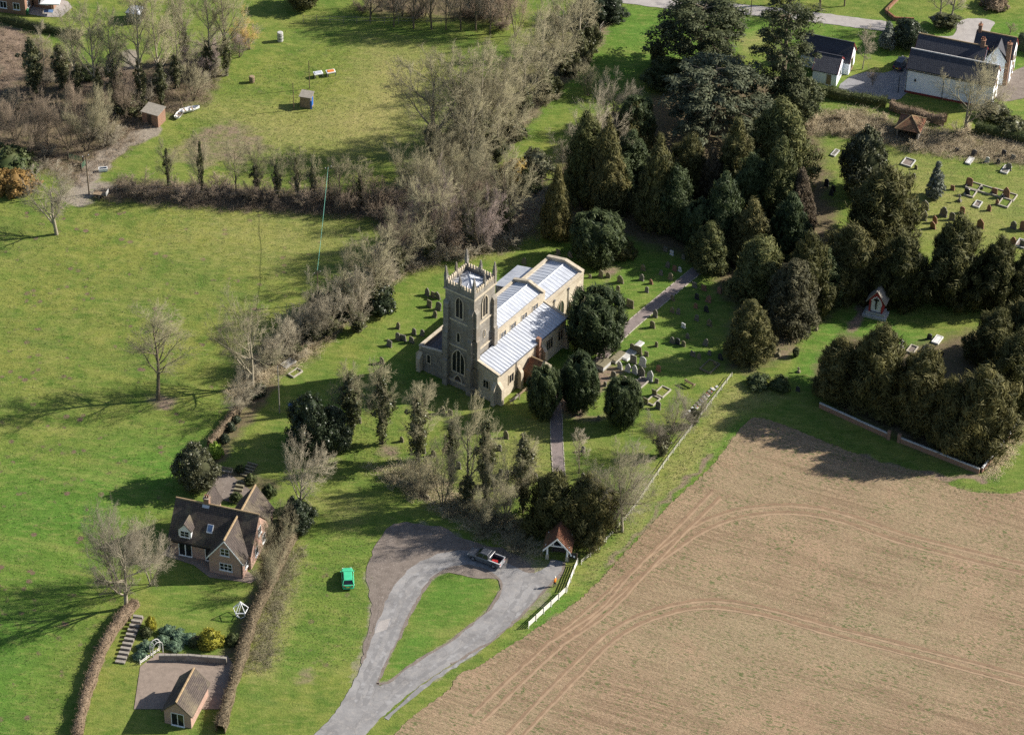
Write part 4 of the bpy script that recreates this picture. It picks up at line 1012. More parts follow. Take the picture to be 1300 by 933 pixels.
    # tower openings
    for face, pl in (('W', 0), ('S', 0), ('E', T), ('N', T)):
        window(ch, face, pl, T / 2, 12.8, 1.2, 3.6, 2, 'pointed', 'dress', 'void', 0.16, 0.14, name='belfry_opening')
    window(ch, 'W', 0, T / 2 + 0.15, 8.35, 0.5, 1.7, 1, 'pointed', 'dress', 'glass', 0.13)
    window(ch, 'S', 0, T / 2, 9.0, 0.35, 1.2, 1, 'pointed', 'dress', 'glass', 0.1)
    window(ch, 'W', 0, T / 2 + 0.1, 2.75, 2.1, 4.1, 3, 'pointed', 'dress', 'glass', 0.22, 0.14, bar=0.12)
    d = window(ch, 'W', 0, T / 2 + 0.1, 0.12, 1.2, 2.1, 1, 'pointed', 'dress', 'wood_dark', 0.24, 0.2, name='door')
    for s, nm in ((1, 'label_stop'), ):
        pass
    MB().box(-0.34, -0.2, 4.35, 4.62, 3.4, 3.65).build('flood_lamp', M['white'], ch)
    # nave
    NX, NXE, NY0, NY1 = T, 17.5, -0.25, 5.3
    MB().box(NX + .02, NXE, NY0, NY1, -0.3, 7.7).build('nave_wall', M['stone'], ch)
    def leadroof(x0, x1, y0, y1, ez, rz, step, nm):
        yc = (y0 + y1) / 2
        r = MB().slab([(x0, y0, ez), (x1, y0, ez), (x1, yc, rz), (x0, yc, rz)], 0.06); r.slab([(x0, yc, rz), (x1, yc, rz), (x1, y1, ez), (x0, y1, ez)], 0.06)
        ro = r.build(nm, M['lead'], ch)
        n = int((x1 - x0) / step)
        for s, ye in ((1, y0), (-1, y1)):
            L = MB().tube((0, ye, ez + .07), (0, yc, rz + .07), 0.032, 0.032, 5).mesh('lead_roll')
            for k in range(n): mobj('lead_roll', L, M['lead'], ro, (x0 + (k + .5) * (x1 - x0) / n, 0, 0))
        MB().tube((x0, yc, rz + .08), (x1, yc, rz + .08), 0.09, 0.09, 6).build('ridge_roll', M['lead'], ro)
        return ro
    leadroof(NX + .05, NXE - .3, NY0 + .3, NY1 - .3, 7.75, 8.5, 0.62, 'nave_roof')
    def coping(x0, x1, y0, y1, z0, z1, nm='parapet', mat='dress'):
        o = MB().box(x0, x1, y0, y1, z0, z1 - 0.1).build(nm, M['stone'], ch)
        MB().box(x0 - .06, x1 + .06, y0 - .06, y1 + .06, z1 - 0.1, z1).build('coping', M[mat], o)
        return o
    coping(NX + .05, NXE, NY0, NY0 + .32, 7.65, 8.05); coping(NX + .05, NXE, NY1 - .32, NY1, 7.65, 8.05)
    g = MB(); yc = (NY0 + NY1) / 2
    g.prism([(NY0 + .002, 6.8), (NY1 - .002, 6.8), (NY1, 8.1), (yc, 8.95), (NY0, 8.1)], NXE - .33, NXE + .03, 'x'); go = g.build('gable', M['stone'], ch)
    for s, ye in ((1, NY0), (-1, NY1)):
        c_ = MB().slab([(NXE - .4, ye, 8.12), (NXE + .1, ye, 8.12), (NXE + .1, yc, 8.97), (NXE - .4, yc, 8.97)], 0.12 * s); c_.build('coping', M['dress'], go)
    for u in (6.9, 9.4, 12.2, 15.0):
        window(ch, 'S', NY0, u, 6.35, 1.25, 0.95, 2, 'square', 'dress', 'glass', 0.13, 0.08)
        window(ch, 'N', NY1, u, 6.35, 1.25, 0.95, 2, 'square', 'dress', 'glass', 0.13, 0.08)
    # chancel
    CX1, CY0, CY1 = 27.0, -0.75, 5.7
    MB().box(NXE + .05, CX1, CY0, CY1, -0.3, 6.0).build('chancel_wall', M['stone'], ch)
    leadroof(NXE + .06, CX1 - .35, CY0 + .35, CY1 - .35, 6.08, 6.75, 0.72, 'chancel_roof')
    coping(NXE + .08, CX1, CY0, CY0 + .38, 5.95, 6.5); coping(NXE + .08, CX1, CY1 - .38, CY1, 5.95, 6.5)
    g = MB(); yc = (CY0 + CY1) / 2
    g.prism([(CY0 + .002, 5.4), (CY1 - .002, 5.4), (CY1, 6.55), (yc, 7.25), (CY0, 6.55)], CX1 - .4, CX1 + .03, 'x'); go = g.build('gable', M['stone'], ch)
    for s, ye in ((1, CY0), (-1, CY1)):
        MB().slab([(CX1 - .48, ye, 6.57), (CX1 + .12, ye, 6.57), (CX1 + .12, yc, 7.27), (CX1 - .48, yc, 7.27)], 0.13 * s).build('coping', M['dress'], go)
    window(ch, 'S', CY0, 25.2, 1.9, 1.7, 2.9, 3, 'pointed', 'dress', 'glass', 0.16, 0.1)
    window(ch, 'S', CY0, 21.0, 1.9, 1.6, 2.7, 2, 'pointed', 'dress', 'glass', 0.16, 0.1)
    window(ch, 'E', CX1, yc, 1.8, 2.6, 4.0, 4, 'pointed', 'dress', 'glass', 0.2, 0.1)
    for u in (19.2, 22.9):
        pp = MB().tube((u, CY0 - .09, 0.1), (u, CY0 - .09, 5.7), 0.06, 0.06, 6).build('drainpipe', M['pipe'], ch)
        MB().box(u - .15, u + .15, CY0 - .22, CY0 - .005, 5.6, 5.85).build('hopper', M['pipe'], pp)
    for u in (17.9, 23.6, 26.6):
        mb = MB().box(u - .3, u + .3, CY0 - .7, CY0, -.3, 2.4); mb.prism([(CY0, 2.4), (CY0 - .7, 2.4), (CY0, 3.3)], u - .3, u + .3, 'x'); mb.build('buttress', M['stone'], ch)
    # south aisle: lean-to lead roof
    AX0, AX1, AY = 0.1, 17.45, -4.2
    a = MB(); a.prism([(AY, -.3), (NY0 + .05, -.3), (NY0 + .05, 6.15), (AY, 5.25)], AX0, AX1, 'x'); a.build('aisle_wall', M['stone'], ch)
    ar = MB().slab([(AX0 + .3, AY - .22, 5.28), (AX1 - .2, AY - .22, 5.28), (AX1 - .2, NY0 - .02, 6.32), (AX0 + .3, NY0 - .02, 6.32)], 0.08).build('aisle_roof', M['lead'], ch)
    L = MB().tube((0, AY - .22, 5.39), (0, NY0 - .04, 6.42), 0.045, 0.045, 5).mesh('lead_roll')
    for k in range(26): mobj('lead_roll', L, M['lead'], ar, (AX0 + .65 + k * 0.64, 0, 0))
    MB().slab([(AX0 - .08, AY - .26, 5.34), (AX0 + .34, AY - .26, 5.34), (AX0 + .34, NY0 + .2, 6.46), (AX0 - .08, NY0 + .2, 6.46)], 0.14).build('coping', M['dress'], ch)
    MB().slab([(AX1 - .25, AY - .26, 5.34), (AX1 + .1, AY - .26, 5.34), (AX1 + .1, NY0 + .02, 6.46), (AX1 - .25, NY0 + .02, 6.46)], 0.14).build('coping', M['dress'], ch)
    gu = MB().box(AX0 + .3, AX1 - .2, AY - .36, AY - .23, 5.2, 5.31).build('gutter', M['pipe'], ch)
    window(ch, 'S', AY, 3.5, 2.0, 1.1, 1.5, 2, 'square', 'dress', 'glass', 0.15, 0.09); window(ch, 'S', AY, 13.2, 2.0, 1.5, 1.9, 3, 'square', 'dress', 'glass', 0.15, 0.09); window(ch, 'S', AY, 16.0, 2.0, 1.2, 1.7, 2, 'square', 'dress', 'glass', 0.15, 0.09)
    window(ch, 'W', AX0, -2.2, 2.2, 0.9, 1.3, 2, 'square', 'dress', 'glass', 0.15, 0.09)
    for u in (0.45, 5.3, 11.4, 17.1):
        mb = MB().box(u - .3, u + .3, AY - .75, AY, -.3, 2.9); mb.prism([(AY, 2.9), (AY - .75, 2.9), (AY, 3.9)], u - .3, u + .3, 'x'); mb.build('buttress', M['stone'], ch)
    mb = MB().box(AX0 - .7, AX0, AY + .1, AY + .7, -.3, 2.9); mb.prism([(AX0, 2.9), (AX0 - .7, 2.9), (AX0, 3.9)], AY + .1, AY + .7, 'y'); mb.build('buttress', M['stone'], ch)
    for u in (4.7, 10.9):
        MB().tube((u, AY - .1, 0.1), (u, AY - .1, 5.2), 0.055, 0.055, 6).build('drainpipe', M['pipe'], ch)
    MB().box(9.75, 10.35, AY - .55, AY + .15, -.3, 6.1, 0.04, 0.04).build('flue', M['brick'], ch)
    # porch with red tiles
    PX0, PX1, PY0 = 6.6, 9.6, -7.0
    w_, r_, top = gable(ch, PX0, PX1, PY0, AY + .02, 2.35, 3.75, 'y', 'brick', 'tile_red', 0.25, -0.32, 0.14, 'ridge', wname='porch_wall')
    pc = (PX0 + PX1) / 2
    g = MB(); g.prism([(PX0 - .12, -.3), (PX1 + .12, -.3), (PX1 + .12, 2.5), (pc, 4.2), (PX0 - .12, 2.5)], PY0 - .06, PY0 + .34, 'y'); g.build('porch_gable', M['dress'], ch)
    window(ch, 'S', PY0 - .06, pc, 0.05, 1.4, 2.2, 1, 'pointed', 'dress', 'void', 0.18, 0.08, name='porch_door')
    # north aisle behind its parapet
    a = MB().box(0.05, 17.0, NY1 - .02, 9.9, -.3, 3.7).build('aisle_wall', M['stone_grey'], ch)
    MB().slab([(0.4, NY1, 4.6), (0.4, 9.6, 3.75), (16.7, 9.6, 3.75), (16.7, NY1, 4.6)], -0.07).build('aisle_roof', M['tile_slate'], ch)
    coping(0.05, 17.0, 9.55, 9.9, 3.65, 4.4)
    o = MB().prism([(T + .02, 3.65), (9.5, 3.65), (9.5, 4.3), (T + .02, 5.1)], 0.05, 0.38, 'x').build('parapet', M['stone_grey'], ch)
    MB().slab([(0.0, 9.52, 4.31), (0.44, 9.52, 4.31), (0.44, T + .2, 5.1), (0.0, T + .2, 5.1)], 0.1).build('coping', M['dress'], o)
    window(ch, 'W', 0.05, 8.1, 1.9, 0.55, 1.5, 1, 'round', 'dress', 'glass', 0.14, 0.09)
    mb = MB().box(-.7, 0.05, 9.25, 9.9, -.3, 2.4); mb.prism([(0.05, 2.4), (-.7, 2.4), (0.05, 3.3)], 9.25, 9.9, 'y'); mb.build('buttress', M['dress'], ch)
    mb = MB().box(.3, .95, 9.9, 10.7, -.3, 2.4); mb.prism([(9.9, 2.4), (10.7, 2.4), (9.9, 3.3)], .3, .95, 'x'); mb.build('buttress', M['dress'], ch)
    for u in (4.0, 8.5, 13.0): window(ch, 'N', 9.9, u, 1.6, 1.3, 1.6, 2, 'square', 'dress', 'glass', 0.14, 0.09)
    # north chapel
    MB().box(18.2, 24.0, CY1 - .02, 9.2, -.3, 4.6).build('chapel_wall', M['stone'], ch)
    MB().slab([(18.0, CY1, 5.6), (18.0, 9.4, 4.7), (24.2, 9.4, 4.7), (24.2, CY1, 5.6)], -0.08).build('chapel_roof', M['lead'], ch)
church()

def cottage():
    c = emp('brick_cottage', (-45.78, -41.88, 0), RAD(-15.3), 'pink brick cottage with dark tiled roof, dormer and gabled wing', 'house')
    gable(c, 0, 11.6, 0, 7.0, 2.85, 6.75, 'x', 'brick_pink', 'tile_dark', 0.3, 0.18, 0.16, 'ridge')
    gable(c, 6.4, 11.15, -2.0, 3.2, 2.85, 6.1, 'y', 'brick_pink', 'tile_dark', 0.3, 0.18, 0.16, 'ridge', wname='wing_wall', barge='white')
    gable(c, 6.6, 11.2, 3.8, 9.6, 2.85, 6.1, 'y', 'brick_pink', 'tile_dark', 0.3, 0.18, 0.16, 'ridge', wname='rear_wing_wall')
    gable(c, 2.6, 4.4, 3.6, 8.0, 4.2, 6.0, 'y', 'brick_pink', 'tile_dark', 0.2, 0.15, 0.14, None, wname='rear_dormer_wall')
    # dormer
    w_, r_, top = gable(c, 1.3, 3.1, 0.15, 3.2, 4.45, 5.5, 'y', 'white', 'tile_dark', 0.14, 0.1, 0.1, None, wname='dormer_wall', deepwall=2.9)
    window(c, 'S', 0.15, 2.2, 3.4, 1.15, 0.9, 2, 'square', 'white', 'glass', 0.07, 0.06, [0.45], bar=0.06)
    # skylight
    sl = (6.75 - 2.85) / 3.5
    def on(u, v, d=0.2): return (u, v, 2.87 + v * sl + d)
    s = MB().slab([on(5.0, 0.95, .22), on(5.85, 0.95, .22), on(5.85, 1.75, .22), on(5.0, 1.75, .22)], 0.07).build('skylight', M['white'], c)
    MB().slab([on(5.1, 1.04, .3), on(5.75, 1.04, .3), on(5.75, 1.66, .3), on(5.1, 1.66, .3)], 0.03).build('pane', M['glass_blue'], s)
    chimney(c, 4.2, 3.7, 5.6, 7.9, 0.75, 0.6, 'brick', 2)
    MB().slab([(3.7, 3.1, 6.52), (4.7, 3.1, 6.52), (4.7, 3.38, 6.85), (3.7, 3.38, 6.85)], 0.03).build('flashing', M['lead'], c)
    window(c, 'S', 0, 2.2, 0.12, 1.75, 2.0, 2, 'square', 'white', 'glass', 0.08, 0.06, name='french_window', bar=0.14)
    d = window(c, 'S', 0, 5.6, 0.1, 0.95, 2.05, 1, 'square', 'white', 'void', 0.08, 0.06, name='door')
    window(c, 'S', -2.0, 8.75, 3.6, 1.15, 1.1, 2, 'square', 'white', 'glass', 0.07, 0.06, [0.55], bar=0.07)
    window(c, 'S', -2.0, 8.8, 0.95, 1.65, 1.1, 3, 'square', 'white', 'glass', 0.07, 0.06, [0.55], bar=0.07)
    for u, z in ((3.6, 3.4), (2.2, 0.9), (5.0, 0.9)): window(c, 'E', 11.6, u, z, 1.0, 1.15, 2, 'square', 'white', 'glass', 0.07, 0.06)
    window(c, 'E', 11.15, -0.6, 0.95, 0.9, 1.1, 2, 'square', 'white', 'glass', 0.07, 0.06)
    for p in ((0.06, -.06), (6.2, -.06), (11.05, -2.07)):
        MB().tube((*p, 0.05), (*p, 2.75), 0.045, 0.045, 6).build('drainpipe', M['iron'], c)
    MB().box(-.05, 6.3, -.42, -.3, 2.42, 2.53).build('gutter', M['iron'], c)
cottage()

WH_ANG = RAD(-18.9); WHO = (65.1, 76.75)
def white_houses():
    b = emp('white_barn', WHO, WH_ANG, 'long white rendered barn with slate roof nearest the churchyard', 'house', 'white houses')
    gable(b, 0, 14.8, 0, 4.5, 4.9, 7.1, 'x', 'render', 'tile_slate', 0.25, 0.1, 0.14, 'ridge_white', barge='maroon')
    MB().box(-.03, 14.83, -.035, -.001, -.3, .35).build('plinth', M['maroon'], b)
    MB().box(-.05, 14.85, -.38, -.26, 4.5, 4.6).build('gutter', M['iron'], b)
    for u in (0.12, 6.4): MB().tube((u, -.08, 0.05), (u, -.08, 4.5), 0.05, 0.05, 6).build('drainpipe', M['iron'], b)
    window(b, 'S', 0, 1.6, 2.6, 0.2, 0.28, 1, 'square', 'iron', 'void', 0.04, 0.03, name='vent')
    for z in (0.9, 3.3): window(b, 'E', 14.8, 2.2, z, 1.0, 1.3, 2, 'square', 'wood', 'glass', 0.07, 0.06, [0.65])
    h = emp('white_house', WHO, WH_ANG, 'white rendered house with slate roof directly behind the barn', 'house', 'white houses')
    gable(h, 0.15, 11.7, 4.75, 9.6, 4.9, 7.2, 'x', 'render', 'tile_slate', 0.25, 0.1, 0.14, 'ridge', barge='maroon')
    chimney(h, 11.0, 7.17, 6.4, 8.6, 0.7, 0.6, 'brick', 2)
    window(h, 'W', 0.15, 7.2, 1.0, 1.2, 1.2, 2, 'square', 'white', 'glass', 0.07, 0.06)
    h = emp('white_house', WHO, WH_ANG, 'white rendered house with cross gable and two red brick chimneys', 'house', 'white houses')
    gable(h, 9.2, 15.9, 8.9, 13.6, 5.0, 7.5, 'x', 'render', 'tile_slate', 0.25, 0.1, 0.14, 'ridge', barge='maroon')
    gable(h, 11.9, 15.0, 7.95, 11.0, 4.8, 7.1, 'y', 'render', 'tile_slate', 0.22, 0.1, 0.14, None, wname='cross_gable', barge='white')
    chimney(h, 9.6, 11.25, 6.8, 8.9, 0.6, 0.6, 'brick', 1)
    chimney(h, 15.3, 8.35, -.3, 8.1, 0.75, 0.6, 'brick', 1)
    for u, z in ((10.4, 3.2), (12.2, 3.2), (10.4, 0.9), (12.2, 0.9)): window(h, 'E', 15.9, u, z, 0.9, 1.3, 2, 'square', 'wood', 'glass', 0.07, 0.06)
    g = emp('white_garage', (53.67, 77.96), WH_ANG, 'white rendered garage with stepped slate gables beside the tall pine', 'garage')
    gable(g, -4.2, 0, 0, 4.9, 2.45, 4.3, 'x', 'render', 'tile_slate', 0.22, 0.1, 0.13, 'tile_slate', barge='maroon')
    gable(g, -7.4, 1.05, 4.2, 8.5, 2.5, 4.95, 'x', 'render', 'tile_slate', 0.22, 0.1, 0.13, 'tile_slate', wname='rear_wall', barge='maroon')
    window(g, 'S', 0, -1.35, 0.05, 0.85, 2.0, 1, 'square', 'white', 'wood', 0.06, 0.05, name='door')
    window(g, 'E', 0, 2.4, 0.6, 1.2, 1.4, 2, 'square', 'white', 'glass', 0.07, 0.05); window(g, 'E', 1.05, 6.3, 0.1, 1.6, 2.1, 2, 'square', 'wood', 'glass', 0.07, 0.05)
white_houses()

def wh(u, v):
    c, s = math.cos(WH_ANG), math.sin(WH_ANG)
    return WHO[0] + u * c - v * s, WHO[1] + u * s + v * c
def hut():
    x, y = wh(1.9, -14.1)
    h = emp('open_hut', (x, y, 0), WH_ANG, 'small open-fronted hut with hipped red tile roof', 'hut')
    W, D, E, A = 3.7, 4.1, 2.0, 3.45
    for nm, a in (('side_wall', (0, .15, 0, D)), ('side_wall', (W - .15, W, 0, D)), ('back_wall', (.15, W - .15, D - .15, D))):
        MB().box(a[0], a[1], a[2], a[3], -.2, E).build(nm, M['wood_grey' if nm == 'side_wall' else 'wood_dark'], h)
    for u in (0.15, W - .27): MB().box(u, u + .12, -.06, -.005, -.2, E).build('post', M['wood_grey'], h)
    MB().box(.15, W - .15, .02, .12, E - .3, E - .01).build('lintel', M['wood_dark'], h)
    o = .3; c = [(-o, -o), (W + o, -o), (W + o, D + o), (-o, D + o)]
    r = MB().add([(*p, E - .1) for p in c] + [(W / 2, D / 2, A)] + [(*p, E) for p in c] + [(W / 2, D / 2, A + .12)], [(5, 6, 9), (6, 7, 9), (7, 8, 9), (8, 5, 9), (0, 1, 6, 5), (1, 2, 7, 6), (2, 3, 8, 7), (3, 0, 5, 8), (0, 4, 1), (1, 4, 2), (2, 4, 3), (3, 4, 0)]).build('roof', M['tile_red'], h)
    for p in c: MB().tube((*p, E + .05), (W / 2, D / 2, A + .16), 0.08, 0.08, 6).build('hip_tile', M['ridge'], r)
hut()

def lychgate():
    a, b = gp(580 + 890 / 7.775, 680 + 225 / 7.775), gp(580 + 1085 / 7.775, 680 + 250 / 7.775)
    ang = math.atan2(b[1] - a[1], b[0] - a[0]); W = math.hypot(b[0] - a[0], b[1] - a[1])
    g = emp('lychgate', (*a, 0), ang, 'timber lychgate with red tiled gable roof and white bargeboards', 'lychgate')
    D = 2.8
    for u in (0, W):
        for v in (0.1, D - .1):
            p = MB().box(u - .11, u + .11, v - .11, v + .11, 0, 2.3).build('post', M['white'], g)
            MB().box(u - .24, u + .24, v - .2, v + .2, -.2, .75, .05, .05).build('post_base', M['dress'], p)
    for u in (0, W): MB().box(u - .1, u + .1, 0, D, 2.3, 2.5).build('wall_plate', M['wood'], g)
    for v in (0.1, D - .1): MB().box(-.3, W + .3, v - .08, v + .08, 2.31, 2.49).build('tie_beam', M['white'], g)
    c = W / 2; rz, ez, o = 4.15, 2.5, 0.55; sl = (rz - ez) / c
    r = MB()
    for s, u in ((1, 0), (-1, W)):
        e = (u - s * o, ez - o * sl)
        q = [(e[0], -.4, e[1]), (c, -.4, rz), (c, D + .4, rz), (e[0], D + .4, e[1])]
        r.slab(q if s < 0 else q, 0.14 * (-1 if s > 0 else 1) * -1)
    ro = r.build('roof', M['tile_red'], g)
    for k in range(4): MB().box(c - .12, c + .12, -.4 + k * .9 + .01, .5 + k * .9 - .01, rz + .05, rz + .2).build('ridge_tile', M['tile_red'], ro)
    for v in (-.46, D + .42):
        for s, u in ((1, 0), (-1, W)):
            e = (u - s * o, ez - o * sl)
            MB().add([(e[0], v, e[1] - .22), (c, v, rz - .22), (c, v, rz + .1), (e[0], v, e[1] + .1), (e[0], v + .05, e[1] - .22), (c, v + .05, rz - .22), (c, v + .05, rz + .1), (e[0], v + .05, e[1] + .1)],
                     [(0, 1, 2, 3), (7, 6, 5, 4), (0, 4, 5, 1), (2, 6, 7, 3), (1, 5, 6, 2), (0, 3, 7, 4)]).build('bargeboard', M['white'], ro)
    for u in (.45, .8, W - .8, W - .45): MB().box(u - .05, u + .05, .06, .14, 2.49, ez + (min(u, W - u)) * sl - .05).build('gable_stud', M['white'], g)
    for k in range(9):
        u = .22 + k * (W - .44) / 8
        MB().box(u - .04, u + .04, 1.4, 1.45, .12, 1.25).build('gate_pale', M['wood_dark'], g)
    for z in (.3, 1.0): MB().box(.12, W - .12, 1.36, 1.399, z, z + .1).build('gate_rail', M['wood_dark'], g)
lychgate()

def shrine():
    a, b = gp(1080 + 165 / 11.66, 340 + 715 / 11.66), gp(1080 + 510 / 11.66, 340 + 800 / 11.66)
    ang = math.atan2(b[1] - a[1], b[0] - a[0]); W = math.hypot(b[0] - a[0], b[1] - a[1])
    s = emp('wayside_shrine', (*a, 0), ang, 'red gabled shrine with white niche and dark crucifix on stone steps', 'shrine')
    D = 2.3
    MB().box(0, W, 0, D, -.2, .35).build('step', M['slab'], s); MB().box(.4, W - .4, .4, D - .1, .35, .8).build('step', M['slab'], s)
    x0, x1, y0, y1, z0, ez, rz = .75, W - .75, .75, D - .2, .8, 3.1, 4.7; c = W / 2
    bx = MB().box(x0, x0 + .22, y0, y1, z0, ez); bx.box(x1 - .22, x1, y0, y1, z0, ez); bx.box(x0 + .22, x1 - .22, y1 - .2, y1, z0, ez)
    bx.build('side_wall', M['red_paint'], s)
    wn = x1 - x0
    inn = outline(wn - .5, 2.9, 'pointed'); out = outline(wn, rz - z0, 'gable')
    f = MB(); f.x = lambda u, d, z: (u + c, y0 - d, z + z0)
    g_out = [(-wn / 2, 0), (wn / 2, 0)] + [(wn / 2 * (1 - k / 5), ez - z0 + (rz - ez) * k / 5) for k in range(6)] + [(-wn / 2 * (k / 5), rz - z0 - (rz - ez) * k / 5) for k in range(1, 6)]
    f.ring(g_out, inn, 0, .14, 'y'); f.build('arch', M['red_paint'], s)
    n = MB(); n.x = lambda u, d, z: (u + c, y0 - d, z + z0); n.prism(inn, -.25, -.12, 'y'); n.build('niche', M['white'], s)
    for k in range(9):                                                # white cusped edging round the arch
        i = 2 + k * (len(inn) - 3) // 9; u, v = inn[i]
        m2 = MB(); m2.x = f.x; m2.prism([(u + .13 * math.cos(t), v + .13 * math.sin(t)) for t in np.linspace(0, 2 * PI, 7)[:-1]], .13, .18, 'y'); m2.build('scallop', M['white'], s)
    r = MB()
    for sg, u in ((1, x0), (-1, x1)):
        sl = (rz - ez) / (wn / 2); e = (u - sg * .4, ez - .4 * sl)
        r.slab([(e[0], y0 - .35, e[1] + .05), (c, y0 - .35, rz + .05), (c, y1 + .2, rz + .05), (e[0], y1 + .2, e[1] + .05)], .13 * -sg * -1)
    r.build('roof', M['wood_grey'], s)
    x = MB(); x.box(c - .07, c + .07, y0 - .12, y0 - .02, 1.3, 3.55); x.box(c - .5, c + .5, y0 - .121, y0 - .021, 3.0, 3.14)
    cr = x.build('crucifix', M['wood_dark'], s)
    fg = MB(); yy = y0 - .2
    fg.lathe([(.03, 3.12), (.085, 3.17), (.1, 3.26), (.07, 3.36), (.02, 3.4)], 8, (c, yy)); fg.tube((c, yy, 2.3), (c, yy, 3.08), .1, .16, 7)
    for sg in (-1, 1): fg.tube((c + sg * .12, yy, 3.02), (c + sg * .46, yy, 3.1), .05, .035, 5); fg.tube((c + sg * .05, yy, 2.35), (c + sg * .03, yy - .02, 1.5), .075, .04, 6)
    fg.build('carved_figure', M['iron'], cr)
shrine()

def box_shed(name, px, w, d, h, ang, wall, roof, label, cat='shed', door=None, mono=0.25, dface='S', dcol='wood_dark'):
    x, y = gp(*px)
    s = emp(name, (x, y, 0), RAD(ang), label, cat)
    MB().add([(0, 0, -.2), (w, 0, -.2), (w, d, -.2), (0, d, -.2), (0, 0, h), (w, 0, h), (w, d, h + mono), (0, d, h + mono)], [(3, 2, 1, 0), (4, 5, 6, 7), (0, 1, 5, 4), (1, 2, 6, 5), (2, 3, 7, 6), (3, 0, 4, 7)]).build('wall', M[wall], s)
    sl = mono / d
    MB().slab([(-.15, -.15, h + .01 - .15 * sl), (w + .15, -.15, h + .01 - .15 * sl), (w + .15, d + .15, h + mono + .01 + .15 * sl), (-.15, d + .15, h + mono + .01 + .15 * sl)], .09).build('roof', M[roof], s)
    if door: window(s, dface, 0 if dface in 'SW' else w, door, 0.05, .8, min(1.9, h - .2), 1, 'square', 'wood', dcol, .06, .05, name='door')
    return s
box_shed('brick_shed', (181, 156), 3.0, 2.4, 2.2, -24, 'brick', 'wood_grey', 'small red brick shed with flat grey roof by the track', door=1.4)
sh = box_shed('field_shed', (381, 135), 1.9, 1.5, 1.9, -14, 'wood', 'wood_grey', 'little timber shed with blue door standing in the paddock', door=.75, dface='E', dcol='blue')
MB().box(1.95, 2.25, -.55, -.48, .1, 1.7).build('open_door', M['blue'], sh)
# brick house at the upper left edge, terrace with white parasol
def far_house():
    x, y = gp(33, 20)
    h = emp('brick_house', (x, y, 0), RAD(-12), 'red brick house cut by the upper left corner of the picture', 'house')
    gable(h, -8, 0, 0, 6, 4.6, 7.5, 'x', 'brick', 'tile_dark', .3, .15, .15, 'tile_dark')
    gable(h, .4, 4.0, 3.0, 9.0, 4.4, 6.6, 'y', 'brick', 'tile_dark', .25, .12, .15, 'tile_dark', wname='wing_wall')
    for u in (-6.5, -4, -1.6): window(h, 'S', 0, u, 1, 1.1, 1.2, 2, 'square', 'white', 'glass', .07, .06)
    window(h, 'E', 0, 1.5, .9, 1.0, 1.2, 2, 'square', 'white', 'glass', .07, .06); window(h, 'S', 3.0, 2.2, .9, 1.6, 1.9, 3, 'square', 'white', 'glass', .07, .06)
far_house()
sheet('patio', [[(34, 18), (58, 22), (78, 22), (92, 10), (86, 2), (50, -6), (36, 4)]], 0.02, M['pale_gravel'], 'pale terrace beside the far brick house', 0.02, 31, False)
def low_house():
    x, y = gp(222, 893)
    h = emp('brick_outbuilding', (x, y, 0), RAD(-15), 'tiled brick outbuilding on the terrace below the cottage garden', 'outbuilding')
    gable(h, 0, 3.6, -3.5, 2.6, 2.3, 4.1, 'y', 'brick_pink', 'tile_dark', .3, .2, .15, 'ridge')
    window(h, 'S', -3.5, 1.8, .1, 1.6, 2.0, 2, 'square', 'white', 'glass', .07, .06, name='door')
low_house()

# ------------------------------------------------------------------ vehicles
def loft(secs, cr=0.12):
    """secs of (x, half width, z bottom, z top): rounded boxy hull"""
    mb = MB(); rings = []
    for x, w, zb, zt in secs:
        c = min(cr, (zt - zb) * .35)
        rings.append([(x, -w + c * .4, zb), (x, w - c * .4, zb), (x, w, zb + c), (x, w, zt - c * 1.2), (x, w - c * .5, zt - c * .3), (x, w - c * 1.6, zt), (x, -w + c * 1.6, zt), (x, -w + c * .5, zt - c * .3), (x, -w, zt - c * 1.2), (x, -w, zb + c)])
    n = 10; vs = [p for r in rings for p in r]
    fs = [(k * n + i, k * n + (i + 1) % n, (k + 1) * n + (i + 1) % n, (k + 1) * n + i) for k in range(len(rings) - 1) for i in range(n)]
    fs += [tuple(range(n))[::-1], tuple(range((len(rings) - 1) * n, len(rings) * n))]
    return mb.add(vs, fs)
WHEEL = {}
def wheel(parent, x, y, r=0.31, wd=0.2):
    key = (r, wd)
    if key not in WHEEL:
        def cyl(rr, w2, n=16):
            m = MB(); m.x = lambda a, b, z: (a, z, b); m.lathe([(rr * .9, -w2 / 2), (rr, -w2 / 2 + .03), (rr, w2 / 2 - .03), (rr * .9, w2 / 2)], n); return m.mesh('tyre')
        WHEEL[key] = (cyl(r, wd), cyl(r * .62, wd + .02))
    t = mobj('wheel', WHEEL[key][0], M['rubber'], parent, (x, y, r))
    mobj('rim', WHEEL[key][1], M['rim'], t)
